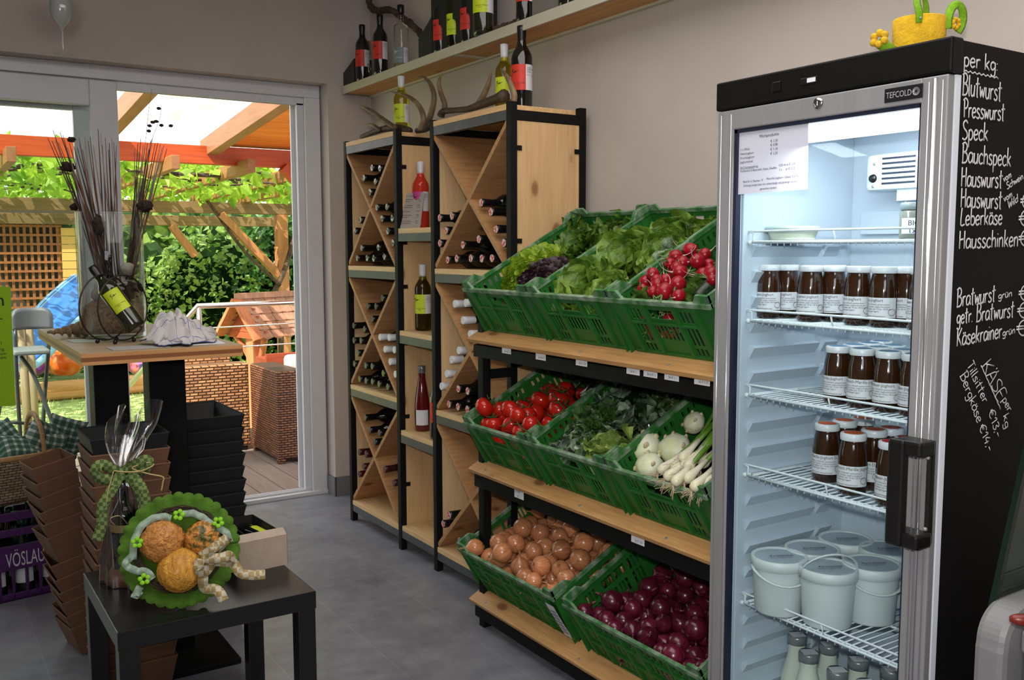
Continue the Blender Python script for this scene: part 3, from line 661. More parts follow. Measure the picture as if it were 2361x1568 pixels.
def crate(label, y0, W, L, tier, H, x0=1.737, short_front=True):
    o = Vector((x0, y0+W, TIER[tier])); T = frame(o, (0,-1,0), VV, NN)   # local: x=width, y=up the slope, z=normal
    t = mat_thing('vegetable_crate', label, 'crate', T, 'green vegetable crates')
    fl = .016   # walls lean outward a little
    mb = MB(); k = lambda z: -fl*(1-z/H)
    hf = crate_short(W, H) if short_front else crate_long(W, H); hs = crate_long(L, H) if short_front else crate_short(L, H)
    perf(mb, lambda x, z: (x, -k(z)*1, z), W, H, hf)
    perf(mb, lambda x, z: (x, L+k(z), z), W, H, hf)
    perf(mb, lambda y, z: (-k(z)*.5, y, z), L, H, hs)
    perf(mb, lambda y, z: (W+k(z)*.5, y, z), L, H, hs)
    mb.build('crate_body', m_green, t, solid=.0028)
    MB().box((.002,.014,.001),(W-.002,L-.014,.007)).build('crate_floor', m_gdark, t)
    r = MB(); q = .011
    r.box((-.002,-.006,H-.012),(W+.002,.006,H+.002)).box((-.002,L-.006,H-.012),(W+.002,L+.006,H+.002)).box((-.002,0,H-.012),(.006,L,H+.002)).box((W-.006,0,H-.012),(W+.002,L,H+.002))
    for cx, sx in ((0,1),(W,-1)):
        for cy, sy in ((0,1),(L,-1)):
            r.prism([(0,H),(.062,H),(.045,H+.024),(0,H+.024)], .009, Matrix(((sx,0,0,cx),(0,0,sy,cy),(0,1,0,0),(0,0,0,1))))
            r.prism([(0,H),(.085,H),(.06,H+.024),(0,H+.024)], .009, Matrix(((0,0,sx,cx),(sy,0,0,cy),(0,1,0,0),(0,0,0,1))))
    r.build('crate_rim', m_greenrim, t, .001)
    for sy, yy in ((-1, 0), (1, L)):
        ribs = MB()
        for fx in ((.058,.140,W-.140,W-.058) if short_front else (.05,.13,W*.44,W*.56,W-.13,W-.05)):
            ribs.add([(fx+a, yy+(fl*(1-z/H) if sy < 0 else -fl*(1-z/H))+sy*d_, z) for z in (.006,H-.012) for a, d_ in ((-.005,0),(.005,0),(.005,.009),(-.005,.009))], [(0,1,2,3),(7,6,5,4),(0,4,5,1),(1,5,6,2),(2,6,7,3),(3,7,4,0)])
        for zz in ((.6,) if short_front else (.36,.70)): 
            yb = yy+(fl*(1-zz) if sy < 0 else -fl*(1-zz)); ribs.box((.058,yb,H*zz-.003),(W-.058,yb+sy*.009,H*zz+.003))
        yb = yy+(fl if sy < 0 else -fl); ribs.box((.02,yb,.0),(W-.02,yb+sy*.006,.010)); ribs.build('wall_ribs', m_green, t)
    for sx, xx in ((-1,0),(1,W)):
        ribs = MB()
        for fy in (.05, L*.5, L-.05): ribs.box((xx-sx*.006,fy-.005,.01),(xx+sx*.0018,fy+.005,H-.012))
        ribs.box((xx-sx*.003,.045,.010),(xx+sx*.0012,L-.045,.018)); ribs.build('wall_ribs', m_green, t)
    CR.append((t, W, L, H)); return t
lab = ['green plastic crate of mixed frilly and oak-leaf lettuce on the top tier beside the rack', 'green plastic crate of butterhead lettuce, middle of the top tier', 'green plastic crate of red radishes on the top tier beside the fridge',
       'green plastic crate of vine tomatoes on the middle tier', 'green plastic crate of bagged kale and greens, middle of the middle tier', 'green plastic crate of kohlrabi and spring onions beside the fridge',
       'green plastic crate of brown onions on the bottom tier', 'green plastic crate of red onions on the bottom tier']
for i in range(3): crate(lab[i], 2.449-.4025*i, .398, .575, 0, .18)
for i in range(3): crate(lab[3+i], 2.449-.4025*i, .398, .575, 1, .18)
crate(lab[6], 2.297, .596, .39, 2, .20, 1.744, False); crate(lab[7], 1.646, .596, .39, 2, .20, 1.744, False)
# worn paper sticker on the corner of the onion crate
st_ = MB().sheet(lambda a, b: (.596-.054+.05*a-.006*math.sin(b*3)*a, -.012+.016*(1-(.02+.15*b)/.2), .02+.15*b), 3, 6).build('paper_sticker', m_paper, CR[6][0])
st_['label'] = 'torn white paper sticker'
b_ = MB()
for i in range(7): b_.add([(.551,-.014+.016*(1-(.04+.016*i)/.2),.04+.016*i),(.582,-.014+.016*(1-(.04+.016*i)/.2),.04+.016*i),(.582,-.014+.016*(1-(.047+.016*i)/.2),.047+.016*i),(.551,-.014+.016*(1-(.047+.016*i)/.2),.047+.016*i)], [(0,1,2,3)])
b_.build('print', M('faded_print', srgb(120,130,150), .8), st_)
# price cards on the rails
for px, py, a, b, tier, what in ((1168,804,'TOMATEN','per kg € 2,50',0,'tomatoes'),(1247,818,'SALAT','per Stk € 1,-',0,'lettuce'),(1341,831,'KOHL & KRAUT','Stk € 1,50',0,'cabbage'),(1460,850,'KOHLRABI','Stk € 1,-',0,'kohlrabi'),(1500,856,'RADIESCHEN','Bund € 1,-',0,'radishes'),(1549,863,'JUNGZWIEBEL','Stk € 1,-',0,'spring onions'),(1619,873,'GURKEN','Stk € 0,70',0,'cucumbers'),(1197,1138,'ZWIEBEL','kg € 1,-',1,'brown onions'),(1471,1241,'ZWIEBEL ROT','kg € 1,50',1,'red onions')):
    p = at(px, py, X=1.7125); T = frame((1.7125, p.y, p.z), (0,-1,0), (0,0,1), (-1,0,0))
    t = mat_thing('price_card', 'white handwritten price card for %s on the black stand rail' % what, 'price card', T, 'price cards on the vegetable stand')
    MB().box((-.028,-.017,0),(.028,.017,.001)).build('card', m_paper, t)
    mb = MB(); add_text(mb, a, .0105, TM((-.024,.003,.0014)), sx=.82); add_text(mb, b, .0105, TM((-.012,-.012,.0014)), sx=.8); mb.build('handwriting', M('green_ink', srgb(40,70,60), .8), t)
# ------------------------------------------------------------------ vegetables
def crate_pt(i, px, py, n):
    """where the sight line meets the slope n above the floor of crate i"""
    T = CR[i][0].matrix_basis; z = T.to_3x3() @ Vector((0,0,1)); return on_plane(px, py, T.translation+z*n, z)
def crate_loc(i, x, y, z): return CR[i][0].matrix_basis @ Vector((x, y, z))
def rand_rot(): return (R.uniform(0,6.3), R.uniform(0,6.3), R.uniform(0,6.3))
def heap(i, n, r0, r1, seed, vbias=.35, vmax=1.0, top=None, base=.006):
    rn = random.Random(seed); t, W, L, H = CR[i]; out = []
    for q in range(n):
        r = rn.uniform(r0, r1); best = None
        for k in range(60):
            x, y = rn.uniform(r+.008, W-r-.008), rn.uniform(r+.004, L*vmax-r-.008); z = base+r
            for (a, b, c, s) in out:
                d2 = (x-a)**2+(y-b)**2; m = (r+s)*.96
                if d2 < m*m: z = max(z, c+math.sqrt(m*m-d2))
            sc_ = z+vbias*y
            if (top is None or z+r < top) and (best is None or sc_ < best[0]): best = (sc_, x, y, z)
        if best: out.append((*best[1:], r))
    return out
def on_body(prof, n, wob, mat_, name, parent, seed):
    mb = MB().lathe(prof, n); o = Vector((seed*3.7, seed*1.3, 0))
    mb.v = [tuple(Vector(v)*(1+wob*noise.noise(Vector(v)*30+o))) for v in mb.v]
    return mb.build(name, mat_, parent)
def streak_mat(name, c1, c2, rough, spec=.5, sh=26, coat=0, c3=None):
    """onion skin: meridian streaks"""
    m, nt, out = _nt(name); b = _n(nt, 'ShaderNodeBsdfPrincipled'); b.inputs['Roughness'].default_value = rough; b.inputs['Coat Weight'].default_value = coat
    tc = _n(nt, 'ShaderNodeTexCoord'); sp = _n(nt, 'ShaderNodeSeparateXYZ'); nt.links.new(tc.outputs['Object'], sp.inputs[0])
    an = _n(nt, 'ShaderNodeMath', operation='ARCTAN2'); nt.links.new(sp.outputs[1], an.inputs[0]); nt.links.new(sp.outputs[0], an.inputs[1])
    cb = _n(nt, 'ShaderNodeCombineXYZ'); nt.links.new(an.outputs[0], cb.inputs[0]); 
    ml = _n(nt, 'ShaderNodeMath', operation='MULTIPLY'); ml.inputs[1].default_value = 4; nt.links.new(sp.outputs[2], ml.inputs[0]); nt.links.new(ml.outputs[0], cb.inputs[1])
    oi = _n(nt, 'ShaderNodeObjectInfo'); nt.links.new(oi.outputs['Random'], cb.inputs[2])
    f = _noise(nt, cb.outputs[0], 6, 4, .6); c = _ramp(nt, f, [(.3, c1), (.7, c2)])
    hs = _n(nt, 'ShaderNodeHueSaturation'); mr = _n(nt, 'ShaderNodeMapRange'); mr.inputs[3].default_value = .72; mr.inputs[4].default_value = 1.25
    nt.links.new(oi.outputs['Random'], mr.inputs[0]); nt.links.new(mr.outputs[0], hs.inputs['Value']); nt.links.new(c, hs.inputs['Color']); nt.links.new(hs.outputs[0], b.inputs['Base Color'])
    nt.links.new(b.outputs[0], out.inputs[0]); return m
m_onion = streak_mat('brown_onion_skin', srgb(180,110,68), srgb(212,148,104), .24, coat=.35)
m_oneck = M('dry_onion_neck', srgb(176,130,88), .7, var=.2, vs=60)
m_redon = streak_mat('red_onion_skin', srgb(62,12,28), srgb(108,28,54), .26, coat=.3)
m_redneck = M('dry_red_onion_neck', srgb(120,70,74), .7, var=.2, vs=60)
m_tom = M('tomato_skin', srgb(180,30,16), .2, var=.12, vs=14, spec=.5, coat=.15)
m_calyx = M('tomato_calyx', srgb(52,82,30), .6, var=.2, vs=40)
m_rad = M('radish_skin', srgb(146,14,30), .3, var=.2, vs=30, spec=.4)
m_root = M('radish_root', srgb(206,168,160), .6)
m_leafd = M('dark_salad_leaf', srgb(52,84,30), .5, c2=srgb(96,130,48), vs=28, trl=.25, bump=.3, bs=90)
m_oak = M('oak_leaf_lettuce', srgb(48,86,24), .45, c2=srgb(112,146,46), vs=22, trl=.25, bump=.3, bs=80)
m_butter = M('butterhead_leaf', srgb(66,106,26), .36, c2=srgb(140,172,66), vs=16, trl=.3, bump=.7, bs=45)
m_lollo = M('frilly_green_lettuce', srgb(108,146,22), .5, c2=srgb(164,190,52), vs=30, trl=.3)
m_rossa = M('dark_red_lettuce', srgb(30,18,26), .5, c2=srgb(66,38,46), vs=34, trl=.1)
m_kale = M('kale_leaf', srgb(50,88,40), .55, c2=srgb(116,152,92), vs=34, trl=.2, bump=.5, bs=110)
m_savoy = M('savoy_leaf', srgb(112,154,54), .5, c2=srgb(184,206,108), vs=26, trl=.25, bump=.6, bs=90)
m_greyleaf = M('bluish_cabbage_leaf', srgb(94,128,96), .5, c2=srgb(182,200,168), vs=22, trl=.2, bump=.5, bs=70)
m_bag = GLASS('thin_clear_bag', (.97,.985,.98), .9, .16, .35, .05)
def leaf(mb, p, d, up, ln, wd, ruf=.3, curl=.3, cup=.2, seed=0, nu=6, nv=7, frill=3):
    d = Vector(d).normalized(); up = Vector(up); s = d.cross(up); s = s.normalized() if s.length > 1e-5 else d.orthogonal().normalized(); n = s.cross(d)
    p = Vector(p); ph = seed*1.7
    def f(a, b):
        t = a*2-1; w = wd*(math.sin(PI*min(1, .12+.80*b))**.6)
        e = abs(t)**2*b
        q = p+d*(ln*(b-.12*t*t*b))+s*(t*w*(1-.06*math.sin(b*9+ph)))
        q += n*(curl*ln*b*b+cup*w*t*t+ruf*wd*e*math.sin(b*frill*3.1+t*2.2+ph)+.10*wd*noise.noise(q*38+Vector((seed,0,0))))
        return q
    mb.sheet(f, nu, nv)
def head(name, label, cat, c, up, r, n, mat, ruf=.35, layers=((1.0,.10,.25,.35),(.85,.55,-.15,.5),(.6,1.05,-.35,.6)), group=None, seed=0, frill=3, wr=.62):
    c = Vector(c); up = Vector(up).normalized(); t = thing(name, label, cat, c, group=group); rn = random.Random(seed)
    a = up.orthogonal().normalized(); b = up.cross(a); k = 0
    for li, (rad, el, curl, cup) in enumerate(layers):
        mb = MB(); m = max(4, int(n*(1-.22*li)))
        for i in range(m):
            g = 2*PI*(i+.5*li)/m+rn.uniform(-.25,.25); e = el+rn.uniform(-.2,.2)
            d = (a*math.cos(g)+b*math.sin(g))*math.cos(e)+up*math.sin(e)
            leaf(mb, c-up*r*.25+d*r*.06, d, up-d*up.dot(d)*.9, r*rad*rn.uniform(.9,1.12), r*wr*rad*rn.uniform(.85,1.1), ruf, curl, cup, seed*13+k, frill=frill); k += 1
        mb.build('outer_leaves' if li == 0 else 'heart' if li == len(layers)-1 else 'inner_leaves', mat, t, 0, True)
    return t
def frilly(name, label, c, ax, bx, up, n, mat, seed, size=.016):
    """curly loose-leaf head: a mound of hundreds of small crinkled frills"""
    c = Vector(c); up = Vector(up).normalized(); t = thing(name, label, 'lettuce', c); rn = random.Random(seed); mb = MB(); ax, bx = Vector(ax), Vector(bx); hz = .8*min(ax.length, bx.length)
    mb.ball((0,0,0), 1, nu=18, nv=10); mb.v = [tuple(c+ax*v[0]*.86+bx*v[1]*.86+up*v[2]*hz*.8) for v in mb.v]
    mb.build('heart', mat, t, 0, True); mb = MB()
    for i in range(n):
        g = rn.uniform(0, 2*PI); e = math.acos(rn.uniform(-.25, 1)); x, y, z = math.sin(e)*math.cos(g), math.sin(e)*math.sin(g), math.cos(e)
        p = c+(ax*x+bx*y+up*z*hz)*rn.uniform(.86,1.0); nn_ = (ax.normalized()*x+bx.normalized()*y+up*z).normalized()
        d = (nn_+Vector((rn.uniform(-1,1),rn.uniform(-1,1),rn.uniform(-1,1)))*.8).normalized()
        leaf(mb, p-d*size*.4, d, nn_.orthogonal()+nn_*rn.uniform(-.4,.4), size*rn.uniform(.8,1.4), size*rn.uniform(.7,1.2), .55, .4, .3, i, 4, 3, 5)
    mb.build('frills', mat, t, 0, True); return t
U_ = NN
AY, AV = Vector((0,-1,0)), VV
p = crate_pt(0, 1215, 610, .16); frilly('lollo_lettuce', 'yellow-green curly lettuce at the front edge of the top tier crate by the rack', p+AY*.0+VV*.02-NN*.035, AY*.09, VV*.13, U_, 900, m_lollo, 3)
p = crate_pt(0, 1265, 625, .16); frilly('red_lettuce', 'very dark purple curly lettuce in front of the yellow-green one', p-NN*.045-VV*.015, AY*.115, VV*.10, U_, 700, m_rossa, 5)
for k, (px, py, r, w) in enumerate(((1330,560,.105,'in the middle of'),(1395,520,.115,'high at the back of'),(1300,530,.10,'against the rack side of'),(1440,525,.09,'in the back corner of'))):
    p = crate_pt(0, px, py, .15); head('oak_leaf_lettuce', 'dark green oak-leaf lettuce %s the mixed lettuce crate' % w, 'lettuce', p-NN*(.02 if px < 1390 else .05), NN*.8+VV*-.35, r, 15, m_oak, .5, group='oak-leaf lettuces', seed=k+1, frill=6, wr=.4, layers=((1.0,.25,.15,.3),(.95,.6,.1,.3),(.8,.9,0,.4),(.6,1.25,-.1,.4)))
for k, (px, py, r, w) in enumerate(((1335,645,.098,'at the front left of'),(1435,590,.118,'in the middle of'),(1530,580,.10,'beside the radishes in'),(1535,530,.115,'high at the back of'),(1600,525,.095,'in the back corner of'),(1395,660,.075,'low at the front of'))):
    p = crate_pt(1, px, py, .15); head('butterhead_lettuce', 'light green butterhead lettuce %s the middle top crate' % w, 'lettuce', p-NN*(.03 if py > 570 else .065), NN-VV*.45+AY*.1, r*1.0, 11, m_butter, .42, group='butterhead lettuces', seed=k+21, frill=4, wr=.68, layers=((1.05,.15,.3,.25),(1.0,.5,.15,.45),(.85,.95,-.2,.6),(.6,1.25,-.45,.7)))
# radishes
def radish():
    t = thing('radish', 'round red radish with a thin pale root, in the top tier crate beside the fridge', 'radish', group='radishes')
    on_body([(0,-.017),(.008,-.0165),(.0142,-.011),(.0168,-.001),(.0155,.008),(.010,.0145),(.0045,.0165),(0,.017)], 18, .03, m_rad, 'radish_skin', t, 1)
    MB().tube(catmull([(0,0,.016),(.001,.001,.024),(.005,.002,.034),(.012,0,.044),(.021,-.004,.05)], 4), [.0026,.0022,.0018,.0015,.0012,.001,.0009,.0008,.0008,.0007,.0007,.0006,.0006,.0005,.0005,.0004,.0004][:17], 6).build('root', m_root, t)
    m = MB().tube([(0,0,-.016),(.002,0,-.028),(.006,.002,-.04)], [.003,.002,.0016], 6).tube([(0,0,-.016),(-.003,.002,-.027),(-.007,.004,-.042)], [.003,.002,.0015], 6); m.build('leaf_stem', M('radish_stem', srgb(96,120,60), .6), t); return t
RAD = radish(); first = True
rad_px = [(1592,577,1.2),(1558,591,1.1),(1608,603,1.15),(1573,606,1.1),(1625,587,1),(1505,632,1.05),(1488,650,1.05),(1513,645,.9),(1535,645,.9),(1517,657,1.15),(1563,655,1.2),(1533,671,1.2),(1482,668,.9),(1565,682,.95),(1567,627,1.05),(1622,632,1.05),(1636,622,.75),(1643,645,.8),(1553,630,.8),(1505,672,.85),(1560,617,.9),(1634,610,.9),(1640,632,1.0),(1545,608,.9)]
rad_low = [(1515,706,.9),(1530,714,.9),(1468,736,.9),(1480,756,.9),(1520,738,.9),(1535,745,.9),(1495,752,.9),(1505,778,.9),(1528,770,.9),(1485,770,.9),(1548,755,.8)]
for k, (px, py, s) in enumerate(rad_px+rad_low):
    p = crate_pt(2, px, py, .165+.012*(k % 3)) if k < len(rad_px) else at(px, py, X=1.70+.03*((py-700)/80))+Vector((.035,0,.0))
    T = TM(p, (R.uniform(-1.2,1.2), R.uniform(-2.2,-.4), R.uniform(0,6.3)), s*1.1)
    if first: RAD.matrix_basis = T; first = False
    else: copy_tree(RAD, T)
def greens(name, label, cat, i, spots, mat, ln, n_, seed, nz=.15, wr=.4, ruf=.3):
    pc = crate_pt(i, *spots[0], nz); t = thing(name, label, cat, pc); mb = MB(); rn = random.Random(seed)
    for q in spots:
        p = crate_pt(i, *q, nz)
        for k in range(n_):
            d = Vector((rn.uniform(-1,.5), rn.uniform(-1,1), rn.uniform(-.2,.8))); leaf(mb, p-d.normalized()*ln*.5+NN*rn.uniform(-.02,.015), d, NN+Vector((rn.uniform(-.6,.6),rn.uniform(-.6,.6),0)), ln*rn.uniform(.7,1.2), ln*wr*rn.uniform(.7,1.2), ruf, rn.uniform(-.2,.3), .2, seed*31+k+int(q[0]))
    return mb.build('leaf_mass', mat, t, 0, True)
for k, sp in enumerate((((1590,650),(1605,668),(1575,640),(1620,660)),((1545,580),(1530,600),(1560,570),(1515,615)),((1500,625),(1470,670),(1480,690),(1540,690),(1600,690)))):
    greens('radish_greens', ('crinkled radish leaves beside the cucumber in the radish crate','pale radish leaves behind the upper bunch of radishes','radish leaves at the front edge of the radish crate')[k], 'leaves', 2, sp, m_greyleaf if k == 1 else m_leafd, .06, 9, k+2, .145)
p0, p1 = crate_pt(2, 1608, 690, .15), crate_pt(2, 1650, 652, .15)
c_ = thing('cucumber', 'dark green cucumber lying along the fridge side of the radish crate', 'cucumber', p0)
P = [p0.lerp(p1, k/6*1.6-.15) for k in range(7)]; MB().tube(P, [.010,.021,.0235,.024,.0235,.020,.008], 14).build('cucumber_skin', M('cucumber_skin', srgb(20,34,20), .35, c2=srgb(38,58,34), vs=50, bump=.2), c_, 0, True)
# tomatoes on the vine
def tomato():
    t = thing('tomato', 'ripe red vine tomato with a green calyx in the middle tier crate', 'tomato', group='vine tomatoes')
    on_body([(0,-.026),(.014,-.0245),(.026,-.016),(.0315,-.002),(.029,.012),(.019,.0215),(.008,.0225),(0,.0205)], 20, .03, m_tom, 'tomato_skin', t, 2)
    mb = MB()
    for k in range(5):
        g = 2*PI*k/5; mb.tube(catmull([(0,0,.0225),(.008*math.cos(g),.008*math.sin(g),.0255),(.019*math.cos(g+.15),.019*math.sin(g+.15),.0255+.003*(k % 2)),(.025*math.cos(g+.2),.025*math.sin(g+.2),.031)], 2), [.0022,.0022,.002,.0018,.0014,.001,.0006], 5)
    mb.tube([(0,0,.021),(.002,.001,.032),(.007,.003,.042)], [.0024,.002,.0024], 6).build('calyx', m_calyx, t); return t
TOM = tomato(); hp = heap(3, 44, .030, .038, 11, .34, .74, .25, .062)
big = [(1272,905,1.12),(1238,955,1.28),(1185,985,1.0),(1168,950,1.05),(1285,990,.0)]
for k, (x, y, z, r) in enumerate(hp):
    T = TM(crate_loc(3, x, y, z), (R.uniform(-.9,.9), R.uniform(-1.1,.5), R.uniform(0,6.3)), r/.0315)
    if k == 0: TOM.matrix_basis = T
    else: copy_tree(TOM, T)
for k, ch in enumerate((((1195,960),(1215,975),(1230,962),(1250,985)),((1275,905),(1290,930),(1300,945),(1278,960)),((1160,985),(1185,965),(1200,985),(1225,1000)))):
    P = [crate_pt(3, *q, .205) for q in ch]; t = thing('tomato_vine', ('green truss stem across the front tomatoes','green truss stem across the upper tomatoes','green truss stem along the crate edge over the tomatoes')[k], 'stem', P[0])
    mb = MB().tube(catmull(P, 5), .0024, 6)
    for q in catmull(P, 3)[1::2]: mb.tube([q, q+Vector((R.uniform(-.02,.0),R.uniform(-.02,.02),R.uniform(-.01,.015)))], .0016, 5)
    mb.build('stem', m_calyx, t, 0, True)
p = crate_pt(3, 1360, 885, .10); t = thing('plastic_bag', 'folded clear plastic bag in the back corner of the tomato crate', 'bag', p)
MB().sheet(lambda a, b: p+AY*(a-.5)*.16+VV*(b-.5)*.16+NN*(.03*noise.noise(Vector((a*5,b*5,1)))+.03*math.sin(a*3)), 16, 16).build('bag_film', m_bag, t, 0, True)
# crate of bagged greens
def bagged(label, px, py, ax, ay, h, mat, seed, n_=14, ln=.09, wr=.55):
    p = crate_pt(4, px, py, .15); t = thing('bagged_greens', label, 'greens', p, group='bagged greens'); mb = MB(); rn = random.Random(seed)
    for k in range(n_):
        o = AY*rn.uniform(-.8,.8)*ax+VV*rn.uniform(-.8,.8)*ay; d = Vector((rn.uniform(-1,.6), rn.uniform(-1,1), rn.uniform(-.1,.7)))
        leaf(mb, p+o-d.normalized()*ln*.5-NN*rn.uniform(0,.03), d, NN+Vector((rn.uniform(-.5,.5),rn.uniform(-.5,.5),0)), ln*rn.uniform(.7,1.2), ln*wr*rn.uniform(.7,1.1), .35, rn.uniform(-.2,.3), .25, seed*17+k, 7, 8, 4)
    mb.build('leaf_mass', mat, t, 0, True)
    def f(a, b):
        x, y = a*2-1, b*2-1; q = max(0, 1-max(abs(x), abs(y))**3)
        return p+AY*x*ax*1.15+VV*y*ay*1.15+NN*(-.03+h*q**.5+.012*noise.noise(Vector((x*4,y*4,seed))))
    MB().sheet(f, 18, 18).build('bag_film', m_bag, t, 0, True)
bagged('bag of dark kale high under the stand rail in the middle crate', 1410, 890, .07, .09, .07, m_greyleaf, 1)
bagged('bag of curly dark parsley behind the cabbage leaf', 1480, 935, .09, .07, .06, m_kale, 2, 30, .05, .7)
bagged('bag of bright feathery greens at the back right of the middle crate', 1560, 895, .06, .08, .06, m_savoy, 3, 34, .04, .6)
bagged('bag with a pale veined cabbage leaf in the middle crate', 1455, 960, .06, .07, .05, m_greyleaf, 4, 8, .12, .7)
bagged('bag of dark kale at the tomato side of the middle crate', 1375, 965, .07, .07, .05, m_kale, 5, 16, .09)
bagged('bag of pale kohlrabi leaves at the front left of the middle crate', 1325, 1018, .07, .06, .05, m_greyleaf, 6, 12, .08)
bagged('bag of bright green savoy leaves at the front of the middle crate', 1415, 1020, .08, .07, .05, m_savoy, 7, 12, .10, .6)
p = crate_pt(4, 1385, 990, .14); t = thing('parsley_bunch', 'dark curly parsley bunch between the bags of greens', 'herb', p); mb = MB(); rn = random.Random(4)
for k in range(260):
    o = AY*rn.gauss(0,.03)+VV*rn.gauss(0,.05)+NN*rn.uniform(-.02,.04); leaf(mb, p+o, (rn.uniform(-1,1),rn.uniform(-1,1),rn.uniform(0,1)), NN, .016, .011, .6, .3, .3, k, 3, 3, 4)
mb.build('curly_leaves', M('parsley', srgb(26,56,14), .5, c2=srgb(60,96,30), vs=40, trl=.2), t, 0, True)
# kohlrabi-like heads and spring onions
m_kohl = M('pale_kohlrabi', srgb(206,214,160), .45, c2=srgb(226,230,206), vs=16, bump=.2, bs=30)
m_scar = M('kohlrabi_scar', srgb(176,150,110), .7, c2=srgb(214,208,172), vs=40)
for k, (px, py, r, w) in enumerate(((1488,1035,.052,'large pale kohlrabi at the front left of the spring onion crate'),(1556,1035,.048,'pale kohlrabi with brown leaf scars behind the spring onions'),(1497,1075,.042,'small kohlrabi half hidden behind the front edge of the crate'),(1600,975,.035,'kohlrabi at the back of the spring onion crate'))):
    p = crate_pt(5, px, py, .13); t = thing('kohlrabi', w, 'kohlrabi', p, (R.uniform(-.3,.3), -.9, R.uniform(-.5,.5)))
    MB().ball((0,0,0), r, (1,1,.86), 20, 14, .10, k+3).build('bulb', m_kohl, t); mb = MB()
    for j in range(9):
        g = j*2.4; z = .75-.13*j; q = math.sqrt(max(0, 1-z*z)); c = Vector((q*math.cos(g), q*math.sin(g), z*.86))*r*1.0
        mb.ball(c, r*.2, (1,.5,.8), 8, 5, .4, j); mb.build('leaf_scar', m_scar, t); mb = MB()
m_sob = M('spring_onion_white', srgb(226,222,206), .35, c2=srgb(210,206,170), vs=20)
m_sog = M('spring_onion_green', srgb(60,110,28), .4, c2=srgb(120,160,52), vs=14, st=(1,1,.1))
m_sor = M('spring_onion_root', srgb(196,176,142), .7)
def spring_onion():
    t = thing('spring_onion', 'x', 'spring onion', group='spring onions')
    MB().tube([(0,0,-.02),(0,0,-.016),(0,0,-.004),(0,0,.012),(0,0,.035),(0,0,.07)], [.003,.011,.0155,.0125,.008,.0068], 12).build('bulb', m_sob, t)
    mb = MB(); mb.tube([(0,0,.06),(.0,0,.12),(.004,0,.17)], [.0068,.0066,.006], 8)
    for k in range(4):
        g = k*1.7; dx, dy = .03*math.cos(g), .03*math.sin(g); mb.tube(catmull([(0,0,.13),(dx*.25,dy*.25,.19),(dx*.7,dy*.7,.26),(dx*1.2+.01,dy*1.2,.33)], 3), [.0048,.0048,.0046,.0044,.0042,.004,.0036,.003,.002,.001][:10], 6)
    mb.build('stalk', m_sog, t); mb = MB()
    for k in range(14):
        g = R.uniform(0,6.3); a = R.uniform(.004,.018); mb.tube([(0,0,-.018),(a*.6*math.cos(g),a*.6*math.sin(g),-.03),(a*1.6*math.cos(g+.5),a*1.6*math.sin(g+.5),-.04-R.uniform(0,.02))], .0006, 4)
    mb.build('roots', m_sor, t); return t
SO = spring_onion(); so = [(1530,1080,1),(1545,1095,1),(1562,1106,1),(1572,1085,1),(1590,1100,1),(1606,1118,1),(1620,1122,1),(1598,1060,2),(1578,1052,2),(1612,1050,2),(1632,1110,1),(1590,1072,2),(1625,1065,2),(1560,1075,1)]
for k, (px, py, g) in enumerate(so):
    p = crate_pt(5, px, py, .175+.012*(k % 3)); dr = (Vector((.86,.10,.50)) if g == 1 else Vector((.80,.12,.55)))+Vector((R.uniform(-.1,.1),R.uniform(-.12,.12),R.uniform(-.06,.06)))
    if k < 2: dr = Vector((.8,-.12,.5))
    q = Vector((0,0,1)).rotation_difference(dr.normalized()).to_matrix().to_4x4(); q.translation = p
    lb = 'spring onion with white bulb and stringy roots in the front bunch' if g == 1 else 'spring onion in the tied bunch lying higher in the crate'
    gr = 'spring onions in the front bunch' if g == 1 else 'spring onions in the tied bunch'
    if k == 0: SO.matrix_basis = q; SO['label'] = lb; SO['group'] = gr
    else: copy_tree(SO, q, lb, gr)
# onions
def onion(nm, lb, gr, skin, neck, sd):
    t = thing('onion', lb, 'onion', group=gr)
    on_body([(0,-.031),(.006,-.031),(.018,-.0275),(.029,-.015),(.0325,-.001),(.030,.012),(.021,.0235),(.011,.0305),(.0055,.036),(.0035,.043)], 20, .025, skin, 'onion_skin', t, sd)
    mb = MB(); mb.tube(catmull([(0,0,.034),(.001,.001,.043),(.004,.002,.052),(.009,.001,.058)], 2), [.005,.0042,.0036,.0034,.003,.0024,.0012], 7)
    mb.tube([(0,0,.038),(-.003,.003,.05),(-.006,.004,.055)], [.003,.002,.0008], 5).build('dry_neck', neck, t)
    mb = MB()
    for k in range(10):
        g = k*.63; mb.tube([(.002*math.cos(g),.002*math.sin(g),-.030),(.006*math.cos(g),.006*math.sin(g),-.035)], .0007, 4)
    mb.build('root_tuft', neck, t); return t
ON = onion('onion', 'round copper-brown onion in the bottom tier crate', 'brown onions', m_onion, m_oneck, 4)
for k, (x, y, z, r) in enumerate(heap(6, 88, .029, .0375, 5, .20, 1.0, .262, .035)):
    T = TM(crate_loc(6, x, y, z), rand_rot(), r/.0325)
    if k == 0: ON.matrix_basis = T
    else: copy_tree(ON, T)
RO = onion('onion', 'glossy dark purple onion in the bottom tier crate beside the fridge', 'red onions', m_redon, m_redneck, 9)
for k, (x, y, z, r) in enumerate(heap(7, 96, .027, .036, 8, .30, 1.0, .20)):
    T = TM(crate_loc(7, x, y, z), rand_rot(), r/.0325)
    if k == 0: RO.matrix_basis = T
    else: copy_tree(RO, T)
